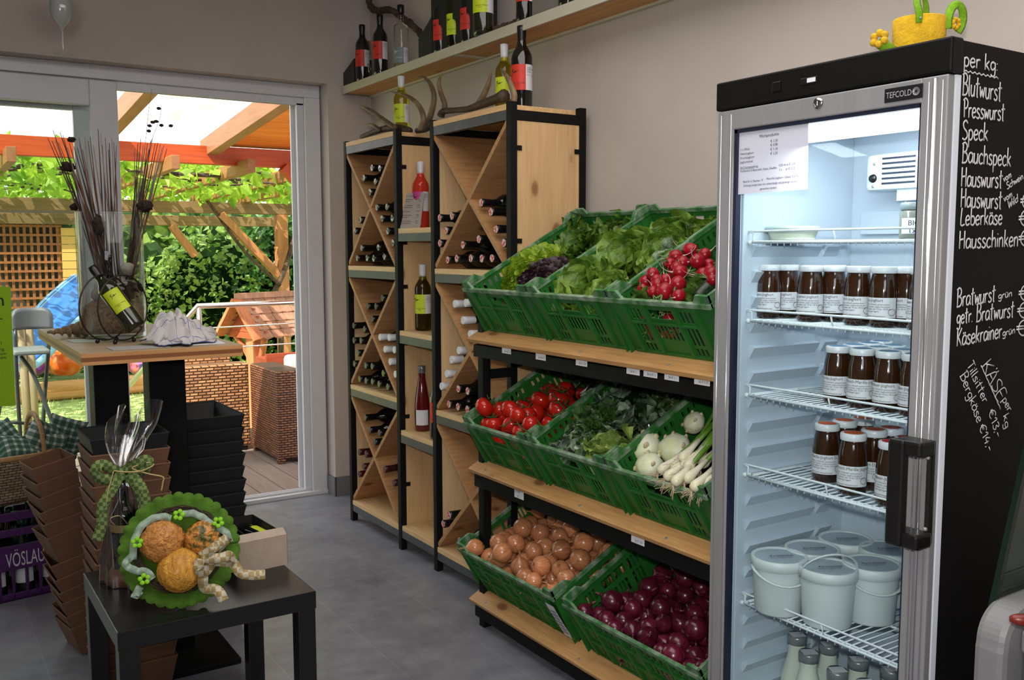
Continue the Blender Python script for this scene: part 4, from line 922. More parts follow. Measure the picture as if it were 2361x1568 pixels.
# ------------------------------------------------------------------ glass-door fridge
FX, FY0, FY1, FT = 1.632, 1.026, 1.611, 1.784
m_fblack = M('fridge_black', srgb(11,11,12), .5, var=.1, vs=6, spec=.2)
m_chalkb = M('chalkboard_side', srgb(13,12,13), .6, c2=srgb(19,17,19), vs=5, spec=.15)
m_liner = M('fridge_liner', srgb(196,208,220), .45)
m_gask = M('white_gasket', srgb(225,230,240), .5)
m_wire = M('white_coated_wire', srgb(226,234,238), .4)
m_chalk = M('chalk', srgb(212,210,210), .9)
fr = thing('display_fridge', 'tall upright drinks fridge with glass door, black top and chalk price list on its side', 'fridge', (1.95, (FY0+FY1)/2, 0))
MB().box((FX+.037,FY0,.04),(2.252,FY0+.028,FT)).build('side_panel', m_chalkb, fr, .002, True)
MB().box((FX+.037,FY1-.028,.04),(2.252,FY1,FT)).build('side_panel', m_fblack, fr, .002, True)
MB().box((FX+.045,FY0+.028,FT-.03),(2.252,FY1-.028,FT)).box((2.235,FY0+.028,.04),(2.252,FY1-.028,FT-.03)).box((FX+.06,FY0+.03,.03),(2.25,FY1-.03,.09)).build('cabinet_shell', m_fblack, fr, 0, True)
li = MB()   # inner liner: walls, floor, ceiling, all facing inwards
lx0, lx1, ly0, ly1, lz0, lz1 = FX+.042, 2.075, FY0+.05, FY1-.05, .12, 1.690
li.box((lx0,ly0-.02,lz0),(lx1,ly0,lz1)).box((lx0,ly1,lz0),(lx1,ly1+.02,lz1)).box((lx1,ly0-.02,lz0),(lx1+.02,ly1+.02,lz1)).box((lx0,ly0-.02,lz0-.02),(lx1+.02,ly1+.02,lz0)).box((lx0,ly0-.02,lz1),(lx1+.02,ly1+.02,lz1+.02))
li.build('liner', m_liner, fr, .002, True)
ru = MB()   # moulded shelf runners
for s, y in ((1, ly0), (-1, ly1)):
    z = .25
    while z < 1.45:
        for x0, x1 in ((lx0+.03, lx0+.27), (lx0+.29, lx1-.06)):
            ru.add([(x0,y,z-.03),(x1,y,z-.03),(x1,y+s*.016,z-.004),(x0,y+s*.016,z-.004),(x0,y,z),(x1,y,z)], [(0,1,2,3),(3,2,5,4),(0,3,4),(1,5,2)])
        z += .061
ru.build('shelf_runners', m_liner, fr, 0, True)
bk = MB()
for i in range(7):
    for j in range(4): bk.ball((lx1-.001, ly0+.10+.045*j, 1.30-.05*i-.02*(j % 2)), .017, (.25,1,.6), 10, 6)
bk.box((lx1-.012,1.16,1.435),(lx1,1.525,1.492)).box((lx1-.006,ly0+.05,.60),(lx1,ly0+.12,1.25)).build('back_mouldings', m_liner, fr, .003, True)
MB().box((FX-.002,FY0-.004,FT-.062),(FX+.035,FY1+.004,FT+.003)).build('top_panel', m_fblack, fr, .004, True)
vt = MB()
for i in range(8): vt.box((FX+.005,FY1+.004,FT-.058+.0075*i),(FX+.04,FY1+.0075,FT-.054+.0075*i))
vt.build('vent_ribs', m_fblack, fr, 0, True)
p = at(1865, 186, X=FX-.003); MB().box((FX-.004,p.y-.022,p.z-.007),(FX-.001,p.y+.022,p.z+.007)).build('display_window', M('display_window', srgb(30,28,30), .2), fr, .001, True)
MB().box((FX-.0046,p.y-.018,p.z-.004),(FX-.0038,p.y+.004,p.z+.005)).build('thermometer', m_paper, fr, 0, True)
p = at(1790, 200, X=FX-.003); MB().box((FX-.005,p.y-.012,p.z-.011),(FX-.001,p.y+.012,p.z+.011)).build('switch', m_capb, fr, .002, True)
g_ = MB()
for a, b in (((FX+.022,FY0+.0005,.06),(FX+.038,FY0+.045,FT-.064)),((FX+.022,FY1-.045,.06),(FX+.038,FY1-.0005,FT-.064)),((FX+.022,FY0+.045,1.68),(FX+.038,FY1-.045,FT-.064)),((FX+.022,FY0+.045,.06),(FX+.038,FY1-.045,.14))): g_.box(a, b)
g_.build('gasket', m_gask, fr, 0, True)
# door
DZ0, DZ1 = .10, FT-.064
dr = MB(); SW, TW = .055, .046
dr.box((FX,FY0+.002,DZ0),(FX+.021,FY0+.002+SW,DZ1)).box((FX,FY1-.002-SW*.9,DZ0),(FX+.021,FY1-.002,DZ1)).box((FX,FY0+SW,DZ1-TW),(FX+.021,FY1-SW*.9,DZ1)).box((FX,FY0+SW,DZ0),(FX+.021,FY1-SW*.9,DZ0+.06))
do = dr.build('door', m_alu, fr, .003, True)
gr = MB()
for y in (FY0+.012, FY0+.040, FY1-.045, FY1-.014): gr.cyl((FX-.0005,y,DZ0+.01),(FX-.0005,y,DZ1-.01),.0016, n=6)
for y in (FY0+.028,): gr.cyl((FX+.001,y,DZ0+.005),(FX+.001,y,DZ1-.005),.0055, n=10)
gr.build('frame_ridges', M('bright_trim', srgb(205,205,208), .18, .9), do, 0, False)
for ch in do.children: ch.matrix_basis = fr.matrix_basis.inverted()
gy0, gy1, gz0, gz1 = FY0+.002+SW, FY1-.002-SW*.9, DZ0+.06, DZ1-TW
sl = MB(); sl.box((FX+.004,gy0,gz1-.008),(FX+.02,gy1,gz1)).box((FX+.004,gy1-.009,gz0),(FX+.02,gy1,gz1)).box((FX+.004,gy0,gz0),(FX+.02,gy0+.004,gz1)); sl.build('glass_seal', M('dark_blue_seal', srgb(26,30,52), .4), fr, 0, True)
m_fg = GLASS('fridge_glass', (.93,.965,.97), .8, .01, .06, .008)
MB().box((FX+.012,gy0,gz0),(FX+.016,gy1,gz1)).build('door_glass', m_fg, fr, 0, True)
p = at(1885, 238, X=FX-.002); b = MB().lathe([(0,.004),(.006,.004),(.011,.003),(.0125,0)], 20, frame((FX,p.y,p.z),(0,1,0),(0,0,1),(-1,0,0))); b.box((FX-.0055,p.y-.001,p.z-.005),(FX-.004,p.y+.001,p.z+.005)); b.build('lock', M('chrome', srgb(190,190,190), .12, 1), fr, 0, True)
# handle
hy = FY0+.045; h = MB(); hz0, hz1 = .825, 1.035
h.box((FX-.055,hy-.018,hz0),(FX-.034,hy+.018,hz1)); h.box((FX-.05,hy-.05,hz1-.030),(FX-.0,hy+.012,hz1)); h.box((FX-.05,hy-.05,hz0),(FX,hy+.012,hz0+.030)); h.box((FX-.006,FY0+.0005,hz0),(FX+.012,FY0+.012,hz1))
h.build('handle', M('handle_black', srgb(16,15,16), .3, spec=.6), fr, .008, True)
sc_ = MB(); 
for z in (hz0+.035, hz1-.035): sc_.ball((FX-.008,FY0+.006,z), .004)
sc_.build('handle_screw', m_alu, fr, 0, True)
# brand plate
p = at(2083, 215, X=FX-.0015); pl = MB().box((FX-.0025,p.y-.041,p.z-.0135),(FX-.0005,p.y+.041,p.z+.0135)).build('brand_plate', M('plate_black', srgb(28,28,32), .3), fr, .0008, True)
T_ = frame((FX-.003,p.y,p.z),(0,-1,0),(0,0,1),(-1,0,0)); b = MB(); add_text(b, 'TEFCOLD', .0165, T_ @ TM((-.037,-.0058,0)), fit=.055)
b.lathe([(0,0),(.0078,0),(.0078,.0003)], 16, T_ @ TM((.028,0,0)))
b.build('brand_lettering', M('plate_silver', srgb(190,190,192), .35, .3), fr, 0, True)
b = MB()
for i in range(6): b.box((-.0005,-.007,.0004),(.0005,.007,.0006), T_ @ TM((.028,0,0),(0,0,PI*i/6+.3)))
b.build('brand_star', m_ink, fr, 0, True)
# chalk writing on the side
def side(px, py): return at(px, py, Y=FY0-.0012)
CW = [('per kg:',(2221,152),(2302,166),.030),('Blutwurst',(2218,218),(2309,234),.038),('Presswurst',(2220,270),(2316,279),.034),('Speck',(2218,322),(2278,325),.035),('Bauchspeck',(2217,375),(2331,384),.036),('Hauswurst',(2215,430),(2311,434),.036),('Hauswurst',(2214,478),(2310,482),.036),('Leberkäse',(2213,520),(2311,518),.033),('Hausschinken',(2210,574),(2348,568),.034),
 ('Bratwurst',(2205,708),(2295,695),.034),('getr.',(2205,748),(2243,742),.030),('Bratwurst',(2250,742),(2338,731),.034),('Käsekrainer',(2205,799),(2310,779),.034)]
CW2 = [('vom',(2314,420),(2333,408),.016,(-.3,.95)),('Schwein',(2322,437),(2360,412),.016,(-.3,.95)),('vom',(2315,466),(2335,453),.016,(-.3,.95)),('Wild',(2325,482),(2348,464),.018,(-.2,1)),('grün',(2301,690),(2334,683),.017,(0,1)),('grün',(2311,776),(2341,768),.018,(0,1)),
 ('KÄSE',(2263,843),(2303,928),.034,(.88,.5)),('per',(2310,922),(2325,952),.022,(.88,.5)),('kg',(2313,958),(2318,990),.022,(.9,.3)),('Tillsitter',(2229,842),(2268,932),.024,(.88,.45)),('€13,-',(2279,950),(2298,1014),.022,(.9,.4)),('Bergkäse',(2213,866),(2254,978),.026,(.88,.45)),('€14,-',(2257,985),(2279,1046),.022,(.9,.4))]
for tx, a, b, hgt in CW:
    p0, p1 = side(*a), side(*b); mb = MB(); handwrite(mb, tx, p0, p1, (0,0,hgt), .00185, (0,1,0)); mb.build('chalk_writing', m_chalk, fr, 0, True)
for tx, a, b, hgt, (ux, uz) in CW2:
    p0, p1 = side(*a), side(*b); mb = MB(); handwrite(mb, tx, p0, p1, Vector((ux*hgt*1.0,0,uz*hgt*.85)), .00125, (0,1,0)); mb.build('chalk_writing', m_chalk, fr, 0, True)
for px, py in ((2366,470),(2362,510),(2362,556),(2362,682),(2359,722),(2357,763)):
    mb = MB(); handwrite(mb, '€', side(px-14, py+12), side(px+14, py+10), (0,0,.032), .0017, (0,1,0)); mb.build('chalk_writing', m_chalk, fr, 0, True)
def zig(a, b, n, amp):
    p0, p1 = side(*a), side(*b); return [p0.lerp(p1, i/n)+Vector((0,0,amp*(1 if i % 2 else -1))) for i in range(n+1)]
mb = MB().tube(zig((2222,163),(2302,180),16,.0016), .0014, 6, flat=((0,1,0),.3)); mb.tube(zig((2262,842),(2307,943),14,.0008), .0014, 6, flat=((0,1,0),.3)); mb.build('chalk_underline', m_chalk, fr, 0, True)
# light tube box and fan unit
m_tube = M('fridge_light', (1,1,1), .5, emit=3.5)
MB().box((FX+.046,ly0+.006,1.641),(FX+.135,ly1-.006,1.689)).build('light_tube', m_tube, fr, .006, True)
fx_, fy0, fy1, fz0, fz1 = 1.982, 1.165, 1.456, 1.538, 1.626
MB().box((fx_,fy0,fz0),(lx1,fy1,fz1)).build('fan_unit', M('fan_unit_white', srgb(214,226,232), .4), fr, .010, True)
s = MB()
for i in range(6):
    z = fz0+.014+.0118*i; s.box((fx_-.0012,1.322,z),(fx_+.002,1.410,z+.0046)); s.box((fx_-.0012,1.205,z),(fx_+.002,1.296,z+.0046))
s.build('vent_slots', M('slot_dark', srgb(36,44,58), .6), fr, 0, True)
MB().lathe([(0,.006),(.0085,.006),(.0105,0)], 18, frame((fx_-.0005,1.434,1.568),(0,1,0),(0,0,1),(-1,0,0))).build('thermostat_knob', m_capb, fr, 0, True)
s = MB()
for y, z in ((1.432,1.602),(1.434,1.549)): s.lathe([(0,.002),(.003,.0015),(.004,0)], 10, frame((fx_-.0005,y,z),(0,1,0),(0,0,1),(-1,0,0)))
s.build('screw', m_alu, fr, 0, True)
MB().box((fx_+.01,1.30,1.512),(lx1-.01,1.375,1.540)).cyl((fx_+.02,1.357,1.494),(fx_+.02,1.357,1.515),.004).build('drain_spout', m_liner, fr, 0, True)
# wire shelves
SZ = [.533, .855, 1.051, 1.231, 1.418]
for z in SZ+[.17]:
    w = MB(); x0, x1, y0, y1 = lx0+.018, lx1-.03, ly0+.012, ly1-.012
    for xx in (x0, x0+.012, x1, (x0+x1)/2): w.cyl((xx,y0,z-.004),(xx,y1,z-.004),.003, n=6)
    for yy in (y0, y1): w.cyl((x0,yy,z-.004),(x1,yy,z-.004),.003, n=6)
    n = 24
    for i in range(n+1):
        y = y0+(y1-y0)*i/n; w.tube([(x0,y,z-.012),(x0,y,z-.001),(x1,y,z-.001)], .0017, 5)
    if z > .2:
        w.tube(catmull([(x0,y0+.004,z-.004),(x0,y0+.004,z+.018),(x0,y0+.008,z+.022),(x0,y1-.008,z+.022),(x0,y1-.004,z+.018),(x0,y1-.004,z-.004)], 4), .0026, 6)
        w.tube([(x0,(y0+y1)/2,z+.022),(x0+.008,(y0+y1)/2,z-.004)], .0022, 6)
    w.ball((x0,y1+.006,z-.004), .006)
    w.build('wire_shelf', m_wire, fr, 0, True)
# price sheet taped inside the glass
ps = [at(px, py, X=FX+.0105) for px, py in ((1697,303),(1864,283),(1862,436),(1696,449))]
sh_ = thing('price_sheet', 'white printed milk price sheet taped behind the fridge glass', 'sign', ps[3])
w_, h_ = (ps[0]-ps[1]).length, (ps[0]-ps[3]).length; ux = (ps[2]-ps[3]).normalized(); uy = (ps[0]-ps[3]).normalized(); T_ = frame(ps[3], ux, uy, ux.cross(uy))
MB().add([T_ @ Vector(q) for q in ((0,0,0),(w_,0,0),(w_,h_,0),(0,h_,0))], [(0,1,2,3)]).build('paper', M('sheet_paper', srgb(206,208,222), .8), sh_, 0, True)
T2 = T_ @ TM((0,0,.0008)); b = MB()
def tl(x, y, s, tx, al='LEFT', fit=None): add_text(b, tx, s*h_, T2 @ TM((x*w_, y*h_, 0)), al, fit*w_ if fit else None)
tl(.48,.845,.066,'Milchprodukte','CENTER'); 
for y, l, pr in ((.74,'','€ 1,30'),(.68,'1 L Milch','€ 0,90'),(.615,'Naturjoghurt','€ 1,10'),(.55,'Fruchtjoghurt','€ 1,20'),(.485,'Joghurtdrink','')): 
    if l: tl(.07,y,.052,l)
    if pr: tl(.50,y+.015,.054,pr)
tl(.07,.40,.05,'Auf Vorbestellung:'); tl(.07,.345,.05,'Vanillemilch, Erdbeermilch, Kakao, Eiskaffee',fit=.52); tl(.62,.375,.05,'0,25 ml je € 1,00',fit=.22); tl(.62,.31,.05,'1 L     je € 2,20',fit=.22)
b.box((.07*w_,.39*h_,-.0001),(.27*w_,.394*h_,0), T2)
tl(.11,.175,.05,'Pfand für 1L Flaschen 1 €',fit=.29); tl(.45,.19,.05,'Pfand für Joghurt - Gläser 0,50 €',fit=.43); tl(.12,.115,.05,'Achtung Leergut kann nur unbeschädigt und gereinigt zurück',fit=.74); tl(.36,.045,.05,'genommen werden!',fit=.23)
b.build('printed_text', m_ink, sh_, 0, True)
# jars
m_amber = M('amber_jar', srgb(30,14,4), .08, spec=.6, coat=.5, c2=srgb(60,29,6), vs=7)
m_lidw = M('white_lid', srgb(220,224,228), .35)
JP = [(0,.003),(.022,0),(.0262,.004),(.0268,.012),(.0268,.066),(.0255,.080),(.0225,.094),(.0215,.099),(.0215,.104),(0,.104)]
m_lidt = {k: M(k+'_lid_sticker', c, .6) for k, c in (('blue', srgb(96,138,168)), ('orange', srgb(206,92,30)), ('red', srgb(196,40,44)))}
def jar(label, x, y, z, top, txt, rot, group, s=1.0):
    t = thing('yogurt_jar', label, 'jar', (x,y,z), (0,0,D(rot)), group); t.scale = (s*1.12,s*1.12,s*1.13)
    MB().lathe(JP, 22).build('jar_glass', m_amber, t)
    li_ = MB().lathe([(.0232,.1015),(.0238,.103),(.0238,.112),(.0225,.1142),(0,.1142)], 22).build('lid', m_lidw, t)
    if top: MB().lathe([(.018,.1146),(0,.1148)], 18).build('lid_sticker', m_lidt[top], li_)
    r = .0272; b = MB(); label_band(b, r, D(-80), D(75), .018, .056); l = b.build('label', m_labw, t)
    b = MB(); add_text(b, txt, .0082, TM((0,0,.0485)), wrap=(r+.0003, D(-72)))
    add_text(b, 'Zutaten: Vollmilch pasteurisiert\nFrucht, Zucker, Joghurtkulturen\nmind. haltbar bei +4 bis +8 Grad\nim Kuehlregal lagern\n\nHof-Kaeserei Hauptstrasse', .0044, TM((0,0,.042)), wrap=(r+.0003, D(-72)))
    rr = [Vector(((r+.0004)*math.cos(D(55)+.0075*math.cos(q)/r), (r+.0004)*math.sin(D(55)+.0075*math.cos(q)/r), .029+.006*math.sin(q))) for q in [2*PI*i/14 for i in range(14)]]
    b.tube(rr, .0004, 4, True); b.build('print', m_ink, l); return t
def yat(px, py, X): return at(px, py, X=X).y
names = ['Banane-Joghurt','Vanille-Joghurt','Caramel-Joghurt','Pfirsich-Joghurt','Kirsch-Joghurt','Nuss-Joghurt','Natur-Joghurt','Beeren-Joghurt']
for k, (px, X, rt) in enumerate(((1772,1.755,-150),(1815,1.80,-150),(1868,1.755,-148),(1922,1.80,-160),(1978,1.755,-160),(2037,1.755,-165),(2090,1.79,-185),(2128,1.755,-150))):
    jar('amber jar with white lid on second fridge shelf, %s' % ('first from the hinge side','second from the hinge side','third from the hinge side','fourth from the hinge side','fifth from the hinge side','sixth from the hinge side','second from the handle side','half hidden by the handle-side frame')[k], X, yat(px,690,X), SZ[3]+.001, None, names[k], rt, 'amber jars on the second fridge shelf')
for k, (px, X, rt) in enumerate(((1930,1.755,-150),(1986,1.755,-150),(2047,1.755,-158),(2108,1.755,-150),(1968,1.815,-150),(2024,1.815,-150),(2080,1.815,-150),(2003,1.875,-150),(2058,1.875,-150),(2030,1.935,-150))):
    jar('amber jar with blue lid on third fridge shelf, %s' % ('front row at the open end','front row, second along','front row, third along','front row at the frame','second row, first','second row, second','second row, third','third row, first','third row, second','very back')[k], X, yat(px,870,X), SZ[2]+.001, 'blue', ('Marille-Joghurt','Pfirsich-Marille-Joghurt','Erdbeer-Joghurt','Beer-Joghurt')[k % 4], rt, 'blue-lid jars on the third fridge shelf')
for k, (px, X, c, rt) in enumerate(((1905,1.79,'orange',-145),(1966,1.745,'orange',-150),(2056,1.735,'red',-158),(2014,1.82,'orange',-185),(1945,1.86,'orange',-150),(1986,1.92,'orange',-150),(2052,1.87,'orange',-150),(2092,1.80,'red',-150))):
    jar('amber jar with %s lid on fourth fridge shelf, %s' % (c, ('at the open end','in front, second along','in front beside the frame','behind the second one','second row at the open end','at the very back','back row near the frame','half hidden by the frame')[k]), X, yat(px,1060,X), SZ[1]+.001, c, ('Marille-Joghurt Drink','Pfirsich-Marille-Joghurt Drink','Erdbeer-Joghurt Drink')[k % 3], rt, 'yogurt drink jars on the fourth fridge shelf', 1.06)
# buckets
m_buck = M('white_plastic_bucket', srgb(206,214,214), .4)
m_bl = M('frosted_bucket_lid', srgb(164,176,186), .4)
def bucket(label, px, py, han, k):
    p = at(px, py, Z=.668); t = thing('plastic_bucket', label, 'bucket', (p.x, p.y, SZ[0]+.0005), (0,0,D(-118)), 'white buckets on the fifth fridge shelf'); t.scale = (.89,.89,.89)
    MB().lathe([(0,.002),(.060,.0),(.062,.004),(.070,.128),(.070,.134)], 30).build('bucket_body', m_buck, t)
    l = MB().lathe([(.0705,.122),(.0745,.124),(.0755,.138),(.0745,.150),(.071,.152),(.0655,.1475)], 30).build('lid_rim', m_buck, t)
    l = MB().lathe([(.0655,.1475),(0,.1478)], 30).build('lid', m_bl, t)
    b = MB(); add_text(b, 'Krautsalat', .016, TM((0,.008,.1484),(0,0,PI/2)), 'CENTER'); add_text(b, 'Zutaten: Weisskraut, Essig,\nZucker, Salz, Gewuerze\n1 kg', .006, TM((.008,.0,.1484),(0,0,PI/2)), 'CENTER'); b.build('lid_print', m_ink, l)
    if han == 'up': P = [(0,-.076,.128)]+[(.055*math.sin(PI*i/12)*.6,-.076*math.cos(PI*i/12),.135+.058*math.sin(PI*i/12)) for i in range(1,12)]+[(0,.076,.128)]
    else: P = [(0,-.076,.128)]+[(.078*math.sin(PI*i/12),-.078*math.cos(PI*i/12),.13-.040*math.sin(PI*i/12)) for i in range(1,12)]+[(0,.076,.128)]
    MB().tube(P, .0046, 6, flat=((0,0,1),.5)).build('bucket_handle', m_buck, t)
for k, (px, py, hn, w) in enumerate(((1797,1280,'down','at the hinge side, front row'),(1910,1305,'up','with raised handle in the front middle'),(2010,1297,'down','in front beside the door frame'),(1873,1262,'down','behind the two front ones at the hinge side'),(1950,1240,'down','at the very back'),(2045,1263,'down','at the back beside the door frame'))):
    bucket('white lidded bucket %s, fifth fridge shelf' % w, px, py, hn, k)
# milk bottles
m_milk = M('milk_in_glass', srgb(214,220,204), .12, coat=.6)
m_mcap = M('steel_cap', srgb(140,142,144), .3, .4)
MP = [(0,.002),(.036,0),(.0395,.006),(.0395,.120),(.037,.145),(.028,.180),(.0215,.205),(.0205,.225),(.0215,.228),(0,.228)]
mk = None
for k, (px, py, w) in enumerate(((1838,1462,'first from the hinge side, back row'),(1865,1502,'front row at the hinge side'),(1911,1483,'in the middle back row'),(1931,1543,'front middle'),(1979,1518,'behind the front middle one'),(1998,1572,'frontmost, mostly below the picture edge'),(2055,1540,'beside the door frame'))):
    p = at(px, py, Z=.425); T = TM((p.x, p.y, .172), (0,0,D(-118)))
    lb = 'steel-capped milk bottle on lowest fridge shelf, %s' % w
    if mk is None:
        mk = thing('milk_bottle', lb, 'bottle', group='milk bottles on the lowest fridge shelf'); mk.matrix_basis = T
        MB().lathe(MP, 24).build('bottle_glass', m_milk, mk); c_ = MB().lathe([(.0215,.229),(.024,.230),(.0245,.247),(.023,.252),(0,.2525)], 22).build('cap', m_mcap, mk)
        MB().box((-.013,-.018,.2526),(.016,.018,.2530)).build('cap_sticker', m_labw, c_)
    else: copy_tree(mk, T, lb)
# tub and small jar on the top shelf
p = at(1827, 530, X=1.80); t = thing('plastic_tub', 'shallow clear-lidded plastic tub of cheese on the top fridge shelf', 'tub', (1.80, p.y, SZ[4]+.001))
mb = MB(); mb.lathe([(0,.001),(.050,0),(.052,.003)]+[(.052+.008*i/6, .003+.024*i/6) for i in range(7)], 60)
mb.v = [tuple(Vector(v)*(1+.012*((i % 2)*2-1))) if .004 < v[2] < .026 else v for i, v in enumerate(mb.v)]
mb.build('tub_body', M('tub_cream', srgb(206,212,190), .4), t); MB().lathe([(.061,.024),(.064,.026),(.064,.032),(.058,.034),(.055,.031),(0,.031)], 40).build('lid', M('tub_lid', srgb(196,212,206), .25), t)
p = at(2108, 500, X=1.86); t = thing('pickle_jar', 'small glass jar with grey lid and paper label at the top shelf frame', 'jar', (1.86, p.y, SZ[4]+.001), (0,0,D(-140)))
MB().lathe([(0,.002),(.028,0),(.030,.004),(.030,.058),(.026,.064),(0,.064)], 22).build('jar_glass', M('herb_jar', srgb(120,122,112), .15), t)
MB().lathe([(.027,.064),(.029,.065),(.029,.078),(.027,.08),(0,.08)], 22).build('lid', M('grey_lid', srgb(130,140,140), .35), t)
b = MB(); label_band(b, .0304, D(-60), D(60), .012, .046); l = b.build('label', m_labw, t); b = MB(); add_text(b, 'BIO\nTx', .016, TM((0,0,.03)), wrap=(.0307, D(-30))); b.build('print', m_ink, l)
# felt watering can on the fridge
m_feltY = M('yellow_felt', srgb(214,170,28), .95, var=.12, vs=50, bump=.4, bs=160); m_feltG = M('green_felt', srgb(120,170,24), .95, var=.12, vs=50, bump=.4, bs=160)
p = at(2118, 100, X=1.80); fb = thing('felt_watering_can', 'yellow felt watering can with two green felt handles on top of the fridge', 'decoration', (1.80, p.y, FT+.003), (0,0,D(-118)))
MB().lathe([(0,.001),(.047,0),(.050,.004),(.053,.085),(.051,.087),(.049,.083),(.046,.01),(0,.008)], 30).build('can_body', m_feltY, fb)
def strap(pts, w, nm, nrm): MB().tube(catmull(pts, 5), w, 6, flat=(nrm, .16)).build(nm, m_feltG, fb)
strap([(.048,-.026,.068),(.050,-.028,.088),(.044,-.030,.107),(.03,-.022,.124),(.015,-.006,.133),(.0,.010,.124),(-.01,.019,.108),(-.02,.022,.085)], .0085, 'top_handle', (1,.1,.2))
strap([(.036,.041,.060),(.036,.043,.085),(.03,.053,.104),(.024,.068,.112),(.02,.080,.104),(.015,.086,.088),(.015,.082,.070),(.018,.074,.058)], .0085, 'side_handle', (1,-.2,.1))
b = MB(); b.ball((.054,-.027,.076), .0028); b.build('rivet', m_alu, fb)
MB().tube([(.0,-.045,.02),(.01,-.072,.024),(.015,-.090,.036)], [.008,.012,.014], 12).build('spout', m_feltG, fb)
def flower(mb, c, nr, r):
    nr = Vector(nr).normalized(); a = nr.orthogonal().normalized(); b = nr.cross(a)
    for i in range(6):
        g = 2*PI*i/6; mb.ball(Vector(c)+(a*math.cos(g)+b*math.sin(g))*r*.7, r*.45, (1,1,1), 8, 6)
mb = MB(); flower(mb, (.017,-.094,.042), (.7,-.8,.3), .018); mb.build('spout_flower', m_feltY, fb)
mb = MB(); flower(mb, (.03,.062,.072), (1,.3,0), .012); mb.build('side_flower', m_feltY, fb)
# refrigerated counter at the picture edge
m_cg = M('counter_grey', srgb(120,120,122), .5, var=.05)
CY = .86; P = lambda px, py: at(px, py, Y=CY)
q = [P(2238,1600), P(2248,1408), P(2290,1440)]
ctr = thing('display_counter', 'grey refrigerated display counter with slanted glass front beside the fridge', 'counter', (q[0].x, CY, 0))
x0 = q[0].x; zt = q[1].z
body = [(x0-.004,.02),(x0-.002,zt-.06)]+[(x0+.068-.068*math.cos(q),zt-.05+.062*math.sin(q)) for q in [PI/2*i/10 for i in range(11)]]+[(x0+.5,zt+.014),(x0+.5,.02)]
MB().prism(body, .055, Matrix(((1,0,0,0),(0,0,1,CY-.055),(0,1,0,0),(0,0,0,1)))).build('end_panel', m_cg, ctr, .012, True)
MB().box((x0+.055,.10,.02),(x0+.5,CY-.056,zt-.055)).build('counter_body', M('counter_front', srgb(88,88,92), .4), ctr, .004, True)
MB().box((x0+.045,.10,zt-.065),(x0+.09,CY-.056,zt-.025)).build('front_trim', m_alu, ctr, .006, True)
MB().box((x0+.09,.10,zt-.055),(x0+.5,CY-.056,zt-.045)).build('display_tray', M('tray', srgb(52,52,54), .35), ctr, 0, True)
ga, gb = P(2283,1435), P(2361,1085); k_ = (gb-ga)
mb = MB().add([ga, ga+Vector((.46,0,0)), gb+k_*.6+Vector((.3,0,0)), gb+k_*.6], [(0,1,2,3)]); mb.build('glass_end', GLASS('counter_glass', (.75,.85,.80), 1.0, .02, .15, .05), ctr, 0, True, .006)
MB().bar(ga-Vector((.004,0,0)), gb+k_*.6-Vector((.004,0,0)), .010, .012).build('glass_edge', M('green_glass_edge', srgb(16,32,26), .15), ctr, 0, True)
mb = MB().tube(catmull([P(2300,1440), P(2303,1370), P(2310,1320), P(2335,1260), P(2370,1215)], 4), [.011]*17, 10); mb.v = [(v[0]+.01, v[1]-.06, v[2]) for v in mb.v]; mb.build('support_arm', M('grey_arm', srgb(120,124,128), .3, .5), ctr, 0, True)
p = at(2356, 1436, Y=CY-.10); t = thing('sausage', 'dark red sausage lying inside the display counter at the picture edge', 'sausage', (p.x+.03, p.y, p.z)); MB().box((x0+.085,.10,p.z-.024),(x0+.49,CY-.058,p.z-.014)).build('meat_tray', m_alu, ctr, 0, True)
MB().tube(catmull([(-.03,.02,0),(-.01,0,0),(.05,-.03,.0),(.12,-.04,0)], 4), [.004,.007,.009,.010,.010,.010,.010,.010,.010,.010,.010,.009,.004], 12).build('sausage_skin', M('sausage', srgb(110,34,20), .35, var=.3, vs=40), t)
# ------------------------------------------------------------------ bar table by the glass door
m_ply = WOOD('ply_top', srgb(150,132,104), srgb(178,158,126), 0, 9, .5, 0)
m_lam = WOOD('ply_layers', srgb(140,84,46), srgb(186,128,78), 0, 6, .5, 0, strips=0)
TZ = 1.096; BX0, BX1, BY0, BY1 = .425, .90, 2.965, 4.0
bt = thing('bar_table', 'tall bar table with thick layered wood top on two broad black legs', 'table', (.66, 3.3, 0))
MB().box((BX0,BY0,TZ-.036),(BX1,BY1,TZ)).build('tabletop', m_ply, bt, .001, True)
for z0, z1, c in ((-.0365,-.026,0),(-.026,-.013,1),(-.013,-.001,0)):
    MB().box((BX0-.0008,BY0-.0008,TZ+z0),(BX1+.0008,BY0+.002,TZ+z1)).box((BX0-.0008,BY0,TZ+z0),(BX0+.002,BY1,TZ+z1)).build('edge_layer', (WOOD('layer_light', srgb(186,130,80), srgb(206,156,104), 0, 6, .5, 0), WOOD('layer_dark', srgb(128,76,42), srgb(150,96,58), 0, 6, .5, 0))[c], bt, 0, True)
for x0, x1 in ((.495,.600),(.665,.782)): MB().box((x0,3.225,.02),(x1,3.325,TZ-.0365)).build('leg', m_black, bt, .003, True)
MB().box((.47,3.05,0),(.89,3.335,.02)).build('base_plate', m_black, bt, .003, True)
